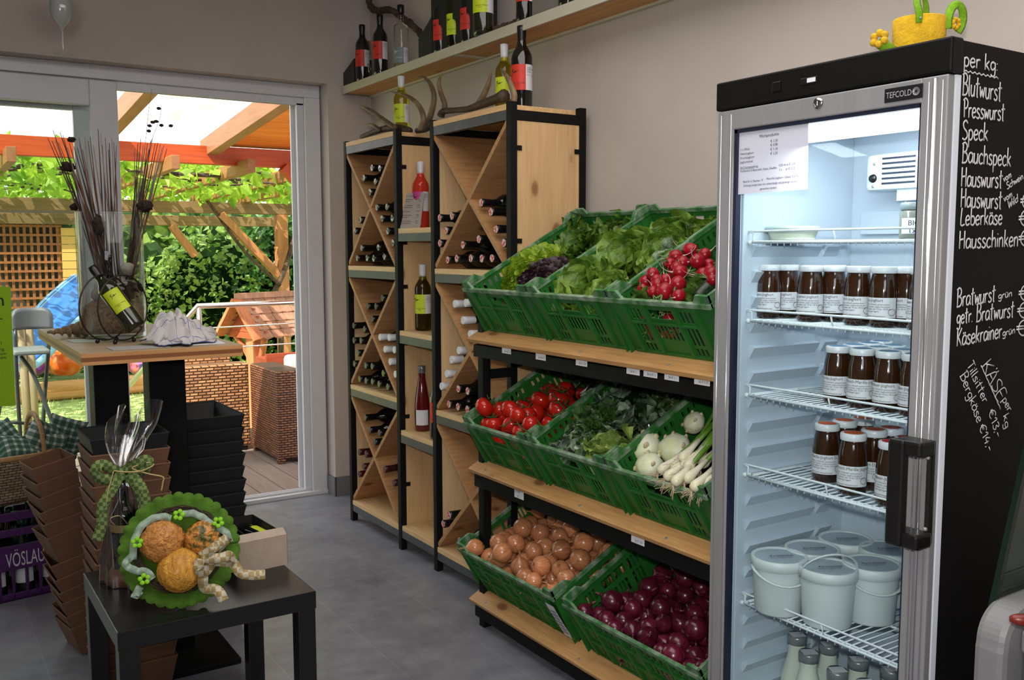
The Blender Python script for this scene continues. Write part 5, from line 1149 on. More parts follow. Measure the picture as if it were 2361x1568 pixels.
# vase
vx, vy, vr = .602, 3.455, .108
m_vg = GLASS('vase_glass', (.95,.965,.96), 1.0, .02, .16, .03)
vz = TZ+.0008; va = thing('glass_vase', 'large clear cylinder vase with sand and dried reeds on the bar table', 'vase', (vx, vy, vz))
MB().lathe([(0,.0),(vr,0),(vr,.43),(vr-.003,.432),(vr-.005,.43),(vr-.005,.018),(0,.016)], 40).build('vase_glass', m_vg, va)
m_sand = M('vase_sand', srgb(196,164,132), .95, c2=srgb(132,104,80), vs=90, bump=.6, bs=140)
MB().lathe([(0,.019),(vr-.008,.019),(vr-.008,.105),(vr*.6,.128),(0,.118)], 30).build('sand', m_sand, va)
m_stone = M('grey_stones', srgb(200,190,178), .8, c2=srgb(140,132,124), vs=14)
for k, (a, b, c, r) in enumerate(((-.045,-.03,.15,.04),(.04,-.05,.16,.042),(.05,.02,.19,.045),(-.02,.04,.17,.04),(.065,-.02,.235,.03))):
    t = thing('pebble', ('pale rounded stone at the left inside the glass vase','pale stone behind the label of the tilted bottle in the vase','grey stone at the right wall of the vase','stone at the back of the vase under the reeds','upper small stone at the right side in the vase')[k], 'stone', (vx+a*.8, vy+b*.8, vz+c)); MB().ball((0,0,0), r*.9, (1,.8,.85), 14, 9, .2, k).build('stone', m_stone, t)
m_cork = M('bark_ball', srgb(54,38,28), .95, c2=srgb(24,16,12), vs=60, bump=1, bs=90)
for k, (px, py, Y, r, lb) in enumerate(((335,475,vy-.04,.021,'dark fuzzy seed pod hooked over the rim of the vase'),(300,670,vy-.05,.032,'dark round seed pod inside the vase behind the tilted bottle'),(172,478,vy,.012,'small dark seed pod at the other rim of the vase'),(165,322,vy-.01,.010,'dark seed head among the reed tips near the door leaf'),(155,385,vy-.02,.017,'brown seed head halfway up the reeds'),(228,520,vy-.05,.024,'rough brown cork piece inside the upper part of the vase'))):
    p = at(px, py, Y=Y); t = thing('seed_pod', lb, 'seed pod', p); MB().ball((0,0,0), r, (1.25,1,.9) if k != 5 else (.8,.8,1.3), 16, 10, .55, k+2).build('pod', m_cork, t)
m_reed = [M('reed_%s' % n, c, .7) for n, c in (('brown', srgb(74,50,40)), ('dark', srgb(44,32,30)), ('grey', srgb(120,108,100)), ('red', srgb(110,62,42)))]
tips = [(110,318),(120,325),(128,322),(135,330),(142,318),(150,335),(156,340),(165,345),(122,300),(138,305),(175,350),(182,318),(184,330),(178,340),(195,315),(203,325),(208,315),(226,297),(232,308),(243,318),(236,335),(252,330),(258,318),(262,328),(268,335),(250,345),(215,335),(190,345),(340,330),(348,322),(352,318),(358,330),(364,328),(370,332),(374,340),(385,342),(378,335),(343,345),(335,340),(330,335),(325,318),(318,330),(310,345),(145,312),(160,330),(170,338)]
rng = random.Random(12); protos = {}
for k, (px, py) in enumerate(tips):
    top = at(px, py, Y=vy+rng.uniform(-.10,.08)); s = rng.uniform(-1,1)
    rt = px > 305
    bx = vx+(rng.uniform(-.03,.03) if not rt else rng.uniform(.045,.075)); by = vy+rng.uniform(-.05,.05)
    b = Vector((bx, by, vz+(.13 if not rt else .2)))
    d = top-b; L = d.length; mi = k % 4 if px < 305 or k % 3 else 2
    q = Vector((0,0,1)).rotation_difference(d).to_matrix().to_4x4() @ Matrix.Rotation(rng.uniform(0,6), 4, 'Z') @ Matrix.Diagonal((1,1,L,1)); q.translation = b
    lb = 'thin dry reed fanning towards the door leaf from the glass vase' if px < 200 else 'thin dry reed rising from the middle of the glass vase' if px < 305 else 'thin dry reed in the separate bundle at the right of the glass vase'
    gp = 'reeds fanning to the door leaf' if px < 200 else 'reeds in the middle of the vase' if px < 305 else 'reeds in the separate bundle'
    if mi not in protos:
        me = MB().tube([(0,0,0),(.004,.001,.35),(.001,.003,.7),(0,0,1)], [.0030,.0026,.0021,.0010], 5).build('dried_reed', m_reed[mi]); tag(me, lb, 'reed', gp); me.matrix_basis = q; protos[mi] = me
    else:
        c = copy_tree(protos[mi], q, lb, gp)
# twigs with small dark buds rising above the bundle
for k, (chain, buds) in enumerate((([(318,450),(335,330),(342,260),(350,205)],[(345,290),(352,282),(343,302)]),([(325,450),(345,340),(368,275),(372,240)],[(366,250),(360,280),(372,289),(394,290)]))):
    P = [at(px, py, Y=vy-.02) for px, py in chain]; t = thing('dry_twig', ('tall pale dry twig with dark buds against the bright sky','second dry twig with dark buds beside the pale one')[k], 'twig', P[0])
    mb = MB().tube(catmull(P, 5), .0009, 5); 
    mb.build('stem', m_reed[2], t, 0, True); mb = MB()
    for j, b in enumerate(buds): mb.ball(at(*b, Y=vy-.02), .0062, (1.3,1,.9), 8, 6, .3, j)
    mb.build('bud', m_cork, t, 0, True)
# bottle in a wire ring holder
hy_ = 3.255
ctr_ = at(262, 704, Y=hy_); r_ = .108; ctr_.z = TZ+r_+.008
hd = thing('bottle_holder', 'dark wire ring holder with small ball feet on the bar table', 'bottle holder', (ctr_.x, ctr_.y, TZ)); ax = Vector((.82,.57,0)).normalized(); mb = MB()
for off, f in ((-.035,1),(.04,.98)):
    c = ctr_+Vector((.57,-.82,0)).normalized()*0+ax.cross(Vector((0,0,1)))*off; u = ax
    mb.tube([c+(u*math.cos(g)+Vector((0,0,1))*math.sin(g))*r_*f for g in [2*PI*i/40 for i in range(40)]], .0026, 7, True)
mb.build('wire_rings', M('dark_wire', srgb(60,54,50), .35, .7), hd, 0, True)
mb = MB()
for off in (-.035, .04):
    for s in (-.04, .04): mb.ball(ctr_+ax.cross(Vector((0,0,1)))*off+ax*s+Vector((0,0,-r_)), .0075, nu=10, nv=8)
mb.build('ball_feet', M('bead', srgb(40,36,36), .2, .6), hd, 0, True)
nk, bs_ = at(211, 615, Y=hy_+.05), at(316, 758, Y=hy_-.02)
d = (nk-bs_).normalized(); x_ = (Vector((-.2,-1,.25))-d*Vector((-.2,-1,.25)).dot(d)).normalized(); T = frame(bs_, x_, d.cross(x_), d)
tb = mat_thing('wine_bottle', 'green wine bottle with lime label tilted in the wire holder on the bar table', 'bottle', T); sc_k = (nk-bs_).length/.3
tb.matrix_basis = T @ Matrix.Diagonal((sc_k*1.08, sc_k*1.08, sc_k, 1))
MB().lathe(BP, 26).build('bottle_glass', m_bolive, tb); MB().lathe([(.0151,.232),(.0153,.26),(.0166,.2865),(.0168,.2995),(.014,.3005),(0,.3005)], 18).build('capsule', m_capb, tb)
b = MB(); label_band(b, .0379, D(-52), D(48), .085, .178); l = b.build('front_label', m_lime, tb); b = MB(); scribble(b, .0383, D(-20), .150, .020); add_text(b, 'Gruener Veltliner\n     2012', .0066, TM((0,0,.112)), wrap=(.0383, D(-32))); b.build('print', m_ink, l)
# small oil bottle behind, shell, cards, towel
p = at(256, 650, Y=vy-.02)
t = thing('oil_bottle', 'small dark bottle standing inside the vase behind the tilted bottle', 'bottle', (vx-.01, vy-.03, vz+.13)); MB().lathe([(0,.0),(.018,0),(.019,.01),(.019,.07),(.008,.10),(.007,.14),(.009,.142),(.009,.155),(0,.155)], 16).build('bottle_glass', m_bdark, t)
p = at(165, 765, Z=TZ+.02); sh = thing('sea_shell', 'pale brown spiral sea shell lying on the bar table beside the vase', 'shell', (.475, 3.55, TZ), (0, 0, D(20)))
def shell(a, b):
    g = a*2*PI*4.5; r = .008+.034*(a**1.2); x = -.075+.12*a; return Vector((x, r*.5*math.cos(g)+r*.75*math.cos(b*2*PI)*1.0*.8, .030+r*.35*math.sin(g)*.6+r*.75*math.sin(b*2*PI)*.8-.008))
MB().sheet(shell, 70, 12).build('shell_body', M('shell', srgb(150,126,96), .6, c2=srgb(100,76,52), vs=30), sh)
def paper(label, X, Y, w, h, rz, mt, cat='card', nm='paper_card', z=0):
    t = thing(nm, label, cat, (X, Y, TZ+.0006+z), (0,0,D(rz))); MB().box((-w/2,-h/2,0),(w/2,h/2,.0022)).build('sheet', mt, t); return t
m_gc = M('pale_green_card', srgb(170,180,168), .6); m_gc2 = M('grey_flyer', srgb(168,164,162), .6)
paper('pale green card lying beside the shell on the bar table', .51, 3.38, .12, .11, 5, m_gc)
paper('grey flyer lying at the front edge of the bar table under the towel', .60, 3.05, .17, .10, 3, m_gc2)
paper('white folded flyer under the far end of the towel', .815, 3.08, .10, .12, -5, m_paper)
m_, nt, out = _nt('checked_towel'); b = _n(nt, 'ShaderNodeBsdfPrincipled'); b.inputs['Roughness'].default_value = .95
uv = _n(nt, 'ShaderNodeTexCoord'); br = _n(nt, 'ShaderNodeTexBrick'); br.offset = 0; br.inputs['Scale'].default_value = 1; br.inputs['Brick Width'].default_value = .2; br.inputs['Row Height'].default_value = .2; br.inputs['Mortar Size'].default_value = .0036
br.inputs['Color1'].default_value = (*srgb(188,184,182), 1); br.inputs['Color2'].default_value = (*srgb(196,190,186), 1); br.inputs['Mortar'].default_value = (*srgb(92,104,158), 1)
nt.links.new(uv.outputs['UV'], br.inputs['Vector']); nt.links.new(br.outputs[0], b.inputs['Base Color']); nt.links.new(b.outputs[0], out.inputs[0]); m_towel = m_
def towel():
    nu, nv = 46, 36; vs_ = []; rn = Vector((3.1,1.7,.4)); ang = D(8); 
    for i in range(nu+1):
        for j in range(nv+1):
            a, b = i/nu*2-1, j/nv*2-1
            q = Vector((a, b, 0)); n1 = noise.noise(q*1.6+rn); n2 = noise.noise(q*3.4+rn*2); n3 = noise.noise(q*6.5+rn*3)
            rr = (abs(a)**2.2+abs(b)**2.2)**.5; e = max(0, 1-rr**1.3); x = .118*a*(1-.22*abs(b))+.020*noise.noise(q*2+rn*5); y = .098*b*(1-.15*abs(a))+.018*noise.noise(q*2.3+rn*7)
            w2 = q*2.1+Vector((noise.noise(q*1.5)*.9, noise.noise(q*1.5+rn)*.9, 0)); rid = 1-abs(noise.noise(w2+rn*2))*3.2; rid2 = 1-abs(noise.noise(w2*2.3+rn))*3
            h = .088*math.exp(-((a+.38)**2/.20+(b-.1)**2/.26))+.066*math.exp(-((a-.22)**2/.22+(b+.05)**2/.24))+.030*math.exp(-((a-.70)**2/.06+(b-.1)**2/.10))
            fl = noise.noise(q*4.5+w2+rn*6); fl2 = noise.noise(q*10+w2*2)
            z = .004+h*(.86+.10*rid+.16*fl)+min(1, h*30+.25)*(.010*fl+.003*fl2+.004*max(0,rid2)); z = max(z, .0015)
            x += .014*fl*(1-e); y += .020*noise.noise(q*3.1+rn*9)-(.035*math.exp(-((a+.1)**2)/.03)*max(0,-b-.3))
            x2 = x*math.cos(ang)-y*math.sin(ang); y2 = x*math.sin(ang)+y*math.cos(ang)
            vs_.append((.735+x2, 3.10+y2, TZ+.004+max(0,z)))
    fs = [(i*(nv+1)+j, (i+1)*(nv+1)+j, (i+1)*(nv+1)+j+1, i*(nv+1)+j+1) for i in range(nu) for j in range(nv)]
    t = thing('tea_towel', 'crumpled white and blue checked tea towel on the bar table', 'towel', (.73, 3.1, TZ))
    o = MB().add(vs_, fs, True).build('cloth', m_towel, t, 0, True, .003); me = o.data; uvl = me.uv_layers.new(name='UVMap')
    for l in me.loops: i, j = divmod(l.vertex_index, nv+1); uvl.data[l.index].uv = (i/nu, j/nv)
towel()
# lime poster taped on the glass door leaf
ps = [at(px, py, Y=4.988) for px, py in ((-70,655),(24,662),(36,935),(-70,940))]
po = thing('lime_poster', 'bright lime green paper notice taped to the glass door', 'poster', ps[0])
MB().add(ps, [(0,1,2,3)]).build('paper', M('lime_paper', srgb(158,206,24), .8), po, 0, True)
T_ = frame(ps[3], (ps[2]-ps[3]).normalized(), (ps[0]-ps[3]).normalized(), (0,-1,0)); w_ = (ps[2]-ps[3]).length; h_ = (ps[0]-ps[3]).length; b = MB()
for tx, px, py, s in (('n',12,705,.085),('r',6,745,.05),('1',6,795,.022),('ung',10,808,.022),('gutem',16,818,.02),('ehem',15,827,.02)):
    p = at(px, py, Y=4.987); me = text_mesh(tx, s, 'RIGHT'); b.add([Vector((v.co.x+p.x, 4.9872, v.co.y+p.z)) for v in me.vertices], [tuple(q.vertices) for q in me.polygons])
b.build('lettering', m_ink, po, 0, True)
# ------------------------------------------------------------------ low black side table and what stands on it
LZ = .45
lt = thing('side_table', 'low square black side table standing in front of the gift boxes', 'table', (.657, 2.67, 0)); m_lack = M('black_lacquer', srgb(20,20,21), .3, spec=.5, bump=.02, bs=90)
MB().box((.397,2.41,LZ-.05),(.917,2.93,LZ)).build('tabletop', m_lack, lt, .002, True)
for x in (.399,.865):
    for y in (2.412,2.878): MB().box((x,y,0),(x+.05,y+.05,LZ-.05)).build('leg', m_lack, lt, .002, True)
# cellophane-wrapped gift bottle
gx, gy = .492, 2.785; gb = thing('gift_bottle', 'wine bottle gift wrapped in clear cellophane with checked green ribbon on the side table', 'gift', (gx, gy, LZ)); 
MB().lathe(BP, 22).build('bottle', m_bdark, gb); MB().lathe([(0,.002),(.056,.0),(.060,.006),(.058,.02),(.04,.045),(0,.045)], 26).build('cork_base', M('cork_base', srgb(126,80,60), .8, c2=srgb(160,116,92), vs=18), gb)
m_cello = GLASS('cellophane', (.93,.93,.94), 1.15, .05, .45, .05)
def cel(a, b):
    g = a*2*PI; z = .002+b*.467; pr = [(0,.066),(.05,.064),(.16,.050),(.24,.040),(.29,.028),(.315,.014),(.335,.018),(.38,.042),(.42,.058),(.47,.052)]
    for (z0, r0), (z1, r1) in zip(pr, pr[1:]):
        if z0 <= z <= z1+1e-6: r = r0+(r1-r0)*(z-z0)/(z1-z0); break
    k = 1+.10*math.sin(g*7+z*11)+.12*noise.noise(Vector((math.cos(g)*2,math.sin(g)*2,z*14)))
    if z > .33: k *= 1+.45*math.sin(g*5+1)*(z-.33)/.14; z += .05*math.sin(g*2.0+.6)*(z-.33)/.14
    return Vector((r*k*math.cos(g)+(z-.33)*.25*(z > .33), r*k*math.sin(g), z))
MB().sheet(cel, 64, 44).build('cellophane', m_cello, gb)
m_, nt, out = _nt('green_check_ribbon'); b = _n(nt, 'ShaderNodeBsdfPrincipled'); b.inputs['Roughness'].default_value = .8; ck = _n(nt, 'ShaderNodeTexChecker'); ck.inputs['Scale'].default_value = 95; ck.inputs[1].default_value = (*srgb(72,92,40), 1); ck.inputs[2].default_value = (*srgb(122,142,80), 1)
nt.links.new(_coord(nt), ck.inputs[0]); nt.links.new(ck.outputs[0], b.inputs['Base Color']); nt.links.new(b.outputs[0], out.inputs[0]); m_grib = m_
def ribbon(pts, w, nm, mt, par, nrm, wv=0, world=False):
    P = catmull(pts, 6); mb = MB(); vs_ = []
    for i, p in enumerate(P):
        t = (P[min(i+1,len(P)-1)]-P[max(i-1,0)]).normalized(); s = Vector(nrm).cross(t); s = s.normalized() if s.length > 1e-4 else t.orthogonal()
        vs_ += [p-s*w/2, p+s*w/2+Vector(nrm)*wv*math.sin(i*1.3)]
    mb.add(vs_, [(2*i,2*i+1,2*i+3,2*i+2) for i in range(len(P)-1)], True).build(nm, mt, par, 0, world, .0006)
VN = (-.25,-.95,.15)
ribbon([(0,-.02,.325),(-.05,-.03,.31),(-.075,-.03,.335),(-.06,-.03,.355),(-.02,-.025,.33)], .03, 'ribbon', m_grib, gb, VN)
ribbon([(0,-.02,.325),(.04,-.03,.35),(.065,-.03,.35),(.05,-.03,.325),(.01,-.022,.322)], .03, 'ribbon', m_grib, gb, VN)
ribbon([(-.01,-.03,.32),(-.04,-.045,.28),(-.065,-.05,.24),(-.07,-.055,.19),(-.085,-.06,.15)], .028, 'ribbon', m_grib, gb, VN)
ribbon([(.01,-.03,.32),(.035,-.05,.28),(.045,-.055,.23),(.04,-.055,.19)], .036, 'ribbon', m_grib, gb, VN)
m_raf = M('raffia', srgb(196,172,116), .8)
mb = MB().tube(catmull([(-.03,-.035,.335),(.0,-.04,.328),(.04,-.04,.325),(.075,-.035,.335),(.07,-.03,.345),(.02,-.03,.335),(.06,-.04,.315),(.10,-.04,.30),(.10,-.04,.285),(.095,-.04,.26)], 5), .0022, 5).tube(catmull([(-.03,-.036,.333),(-.045,-.045,.29),(-.055,-.05,.25)], 5), .0016, 5); mb.build('raffia_bow', m_raf, gb)
mb = MB()
for i in range(7): mb.tube([(.0395*math.cos(g),.0395*math.sin(g),.155+.003*i) for g in [2*PI*k/24 for k in range(24)]], .0018, 5, True)
mb.tube(catmull([(-.03,-.03,.175),(-.045,-.04,.20),(-.02,-.042,.205),(0,-.042,.178)], 5), .0015, 5); mb.build('raffia_band', m_raf, gb)
# felt plate with three decorative balls
n_ = Vector((-.21,-.87,.44)).normalized(); up_ = (Vector((0,0,1))-n_*n_.z).normalized(); rt_ = up_.cross(n_).normalized()
pr = .150; c_ = on_plane(416, 1284, on_plane(428, 1402, (.58,2.49,.452), n_)+up_*pr, n_); c_.z = LZ+.003+pr*up_.z+.004
T = frame(c_, rt_, up_, n_); pl = mat_thing('felt_nest', 'scalloped green felt plate nest with three orange balls leaning on the side table', 'decoration', T)
def scal(a, b):
    g = a*2*PI; r = b*pr*(1 if b < .93 else 1+.045*(abs(math.sin(g*17))**.6)*((b-.93)/.07)); return Vector((r*math.cos(g), r*math.sin(g), -.02+.022*b**2+.006*math.sin(g*17)*b**6))
MB().sheet(scal, 204, 14).build('felt_plate', M('moss_felt', srgb(74,112,24), .95, var=.15, vs=40, bump=.3, bs=150), pl, solid=.002)
m_twig = M('dark_twig', srgb(58,40,32), .85, var=.3, vs=40); mb = MB(); rn = random.Random(2)
for k in range(34):
    a0 = rn.uniform(0, 2*PI); rr = rn.uniform(.098,.118); L = rn.uniform(1.2,2.6); mb.tube([(rr*math.cos(a0+L*i/12)*(1+.02*math.sin(i*2+k)), rr*math.sin(a0+L*i/12)*(1+.02*math.sin(i*2+k)), rn.uniform(.0,.004)+.006+.010*abs(math.sin(i+k))) for i in range(13)], .0016, 5)
mb.build('twig_wreath', m_twig, pl)
m_o1 = M('orange_crumb', srgb(226,156,72), .6, c2=srgb(186,116,52), vs=110, bump=.9, bs=150, coat=.3); m_o2 = M('spotted_crumb', srgb(222,146,54), .55, c2=srgb(84,86,34), vs=60, bump=.9, bs=150, coat=.5, lo=.45, hi=.6); m_o3 = M('golden_noodle', srgb(228,166,58), .55, c2=srgb(178,114,36), vs=95, st=(1,.18,1), bump=.8, bs=120, coat=.2)
for k, (x, y, r, mt, lb) in enumerate(((-.044,.022,.056,m_o1,'crumbly orange ball'),(.058,.020,.047,m_o2,'orange ball speckled with green and red'),(-.002,-.058,.058,m_o3,'golden ball of fine threads'))):
    mb = MB().ball((x, y, .022), r, (1,1,.75), 36, 22, .06 if k != 2 else .02, k)
    if k != 2:
        mb.v = [tuple(Vector(v)+Vector((noise.noise(Vector(v)*160),noise.noise(Vector(v)*160+Vector((9,0,0))),noise.noise(Vector(v)*160+Vector((0,9,0)))))*.006) for v in mb.v]
    o = mb.build('ball', mt, pl); o['label'] = lb
    if k == 2:
        mb = MB(); rn = random.Random(5)
        for j in range(70):
            u = Vector((rn.gauss(0,1),rn.gauss(0,1),rn.gauss(0,1))).normalized(); v = u.orthogonal().normalized(); w = u.cross(v); a0 = rn.uniform(0,6.3)
            mb.tube([Vector((x,y,.022))+Vector((q.x,q.y,q.z*.75))*r*1.01 for q in [(v*math.cos(a0+i*.3)+w*math.sin(a0+i*.3)) for i in range(8)]], .0006, 4)
        mb.build('threads', M('thread_gold', srgb(214,160,60), .5), o)
m_mint = M('mint_organza', srgb(176,198,180), .6, trl=.3, var=.2, vs=60)
for pts in ([(-.118,-.02,.03),(-.112,.03,.035),(-.09,.07,.035),(-.05,.088,.03),(-.02,.082,.02)],[(.0,.09,.02),(.035,.088,.035),(.065,.07,.035),(.09,.045,.035),(.118,.03,.03),(.128,.0,.03)],[(-.12,-.01,.03),(-.135,-.03,.035),(-.11,-.05,.04),(-.085,-.055,.035),(-.07,-.075,.03)],[(-.10,-.10,.02),(-.115,-.115,.03),(-.10,-.09,.03)]): ribbon(pts, .019, 'mint_ribbon', m_mint, pl, (0,0,1), .006)
m_, nt, out = _nt('gold_check_ribbon'); b = _n(nt, 'ShaderNodeBsdfPrincipled'); b.inputs['Roughness'].default_value = .5; ck = _n(nt, 'ShaderNodeTexChecker'); ck.inputs['Scale'].default_value = 70; ck.inputs[1].default_value = (*srgb(158,136,84), 1); ck.inputs[2].default_value = (*srgb(190,180,156), 1)
nt.links.new(_coord(nt), ck.inputs[0]); nt.links.new(ck.outputs[0], b.inputs['Base Color']); nt.links.new(b.outputs[0], out.inputs[0]); m_gold = m_
for pts in ([(.05,-.035,.05),(.08,-.02,.07),(.11,.0,.07),(.12,.005,.06),(.09,-.02,.05)],[(.05,-.035,.05),(.09,-.045,.07),(.125,-.04,.06),(.12,-.055,.05),(.08,-.045,.045)],[(.05,-.04,.06),(.045,-.065,.06),(.06,-.075,.05),(.08,-.05,.045)],[(.09,-.05,.05),(.13,-.055,.045),(.15,-.085,.04),(.18,-.095,.04),(.215,-.098,.045)],[(.06,-.055,.05),(.055,-.095,.045),(.06,-.115,.035),(.09,-.125,.05),(.105,-.155,.055)]): ribbon(pts, .026, 'bow_ribbon', m_gold, pl, (0,0,1), .003)
m_clov = M('neon_felt', srgb(140,206,40), .9)
for x, y in ((-.106,.022),(-.090,-.075),(.0,.085),(.10,.055)):
    mb = MB()
    for i in range(5): g = i*2*PI/5+x*9; mb.ball((x+.010*math.cos(g), y+.010*math.sin(g), .045), .0068, (1,1,.5), 8, 5)
    mb.build('felt_flower', m_clov, pl)
# open carton with a bottle
m_kb = M('beige_carton', srgb(176,158,142), .7, var=.05, vs=30)
bo = thing('bottle_carton', 'open carton with beige front and black inside at the back of the side table', 'box', (.84, 2.80, LZ), (0,0,D(4)))
def panel(p): return MB().add(p, [(0,1,2,3)])
w, dp, hh = .078, .135, .092
panel([(-w,-dp,0),(w,-dp,0),(w,-dp,hh),(-w,-dp,hh)]).add([(-w,-dp,hh),(w,-dp,hh),(w-.004,-dp+.02,hh+.018),(-w,-dp+.02,hh+.018)],[(0,1,2,3)]).build('front_flap', m_kb, bo, solid=.003)
panel([(w,-dp,0),(w,dp,0),(w,dp,hh),(w,-dp,hh)]).add([(-w,-dp,0),(-w,dp,0),(-w,dp,hh),(-w,-dp,hh)],[(0,1,2,3)]).add([(-w,dp,0),(w,dp,0),(w,dp,hh),(-w,dp,hh)],[(0,1,2,3)]).add([(-w,-dp,.002),(w,-dp,.002),(w,dp,.002),(-w,dp,.002)],[(0,1,2,3)]).build('carton_body', m_card, bo, solid=.003)
panel([(-.01,-dp,.003),(-.01,dp,.003),(-.01,dp,hh-.01),(-.01,-dp,hh-.01)]).build('divider', m_card, bo, solid=.003)
t = mat_thing('wine_bottle', 'dark bottle with yellow label lying inside the open carton', 'bottle', TM((.878,2.93,LZ+.046),(PI/2,0,D(8)),.82)); MB().lathe(BP, 18).build('bottle_glass', m_bdark, t); b = MB(); label_band(b, .0378, D(20), D(110), .08, .17); b.build('front_label', m_lime, t); MB().lathe([(.0151,.232),(.0166,.2865),(.0168,.2995),(0,.3005)], 14).build('capsule', m_capb, t)
# ------------------------------------------------------------------ stacked gift trays
m_kraft = M('kraft_card', srgb(116,82,60), .85, var=.08, vs=20, bump=.15, bs=220, st=(1,1,4)); m_bt = M('black_tray', srgb(24,25,27), .6, var=.1)
def tray(w, d, h, mt, inner=None):
    t = thing('gift_tray', 'x', 'tray'); e = .022; mb = MB()
    o = [(-w/2,-d/2),(w/2,-d/2),(w/2,d/2),(-w/2,d/2)]; i = [(-w/2+e,-d/2+e),(w/2-e,-d/2+e),(w/2-e,d/2-e),(-w/2+e,d/2-e)]
    for k in range(4):
        l = (k+1) % 4; mb.add([(*i[k],0),(*i[l],0),(*o[l],h),(*o[k],h)], [(0,1,2,3)])
    mb.add([(*q,0) for q in i], [(3,2,1,0)]); mb.build('tray_body', mt, t, solid=.003)
    mb = MB()
    for k in range(4):
        l = (k+1) % 4; a, b = Vector((*o[k],h)), Vector((*o[l],h)); mb.bar(a, b, .004, .004)
    mb.build('rim', M('rim_'+mt.name, sc3(mt.node_tree.nodes['Principled BSDF'].inputs['Base Color'].default_value, 1.25), .8), t); return t
TK, TB = tray(.225,.235,.115,m_kraft), tray(.225,.235,.115,m_bt)
TK['label'] = TB['label'] = ''
first = {'k': True, 'b': True}
def put(kind, T, lb, gp):
    o = TK if kind == 'k' else TB
    if first[kind]: first[kind] = False; o.matrix_basis = T; o['label'] = lb; o['group'] = gp
    else: copy_tree(o, T, lb, gp)
for k in range(16): put('k' if k < 15 else 'b', TM((.549,3.083,.003+.0478*k),(0,0,D(1))), 'brown kraft tray, %s from bottom of the upright stack behind the side table' % ORD[k] if k < 15 else 'black gift tray topping the upright stack of kraft trays', 'upright stack of kraft trays' if k < 15 else 'black tray on kraft stack')
B1 = TM((.49,3.50,.0),(0,D(-9),D(6)))
for k in range(12): put('k', B1 @ TM((0,0,.012+.048*k+(.05 if k > 5 else 0)),(D(R.uniform(-2,2)),D(-5+R.uniform(-2,2)),D(R.uniform(-4,4))),(.60,.80,.95)), 'brown kraft tray, %s from bottom of the leaning stack beside the wicker basket' % ORD[k], 'leaning stack of kraft trays')
for k in range(15): put('k' if k == 0 else 'b', TM((.905,3.545,.003+.0485*k),(0,0,D(R.uniform(-1,1))),(1.0,1.55,1)), 'black tray, %s from bottom of the tall black stack beside the bar table' % ORD[k] if k else 'brown kraft tray at the bottom of the black tray stack', 'tall stack of black trays' if k else 'kraft tray under black trays')
# ------------------------------------------------------------------ bottle crate, basket and pillows
m_pur = M('purple_plastic', srgb(74,34,92), .45, var=.1)
cr = thing('bottle_crate', 'purple plastic mineral water crate with white lettering under the wicker basket', 'crate', (.325, 4.32, 0), (0,0,D(8)))
W2, D2, H2 = .155, .20, .375
mb = MB()
for z0, z1 in ((0,.03),(.125,.225),(.262,.292),(.325,.36)):
    mb.box((-W2,-D2,z0),(W2,-D2+.012,z1)).box((-W2,D2-.012,z0),(W2,D2,z1)).box((-W2,-D2,z0),(-W2+.012,D2,z1)).box((W2-.012,-D2,z0),(W2,D2,z1))
for i in range(7): x = -W2+.006+(2*W2-.012)*i/6; mb.box((x-.006,-D2,0),(x+.006,-D2+.012,.13)); mb.box((x-.006,D2-.012,0),(x+.006,D2,.13))
for x in (-W2, W2-.03):
    for y in (-D2, D2-.03): mb.box((x,y,0),(x+.03,y+.03,H2))
mb.box((-W2,-D2,0),(W2,D2,.012)); mb.build('crate_body', m_pur, cr, .003)
b = MB(); add_text(b, 'VÖSLAUER', .082, TM((-.075,-D2-.0012,.140),(PI/2,0,0)), fit=.185); b.build('lettering', m_labw, cr)
wb_ = None
for i in range(4):
    for j in range(3):
        T = cr.matrix_basis @ TM((-.102+.102*j, -.152+.101*i, .014), (0,0,D(-105)), .96); lb = 'green glass water bottle with white label standing in the purple crate'
        if wb_ is None:
            wb_ = thing('water_bottle', lb, 'bottle', group='water bottles in the purple crate'); wb_.matrix_basis = T
            MB().lathe([(0,.003),(.036,0),(.040,.006),(.040,.15),(.034,.185),(.018,.25),(.015,.29),(.0165,.292),(.0165,.30),(0,.30)], 16).build('bottle_glass', M('water_bottle_green', srgb(14,36,22), .1, spec=.6), wb_); MB().lathe([(.017,.296),(.018,.298),(.018,.322),(0,.324)], 14).build('cap', M('green_cap', srgb(20,60,44), .35), wb_); b = MB(); label_band(b, .0405, D(-60), D(60), .05, .12); b.build('label', m_labw, wb_)
        else: copy_tree(wb_, T)
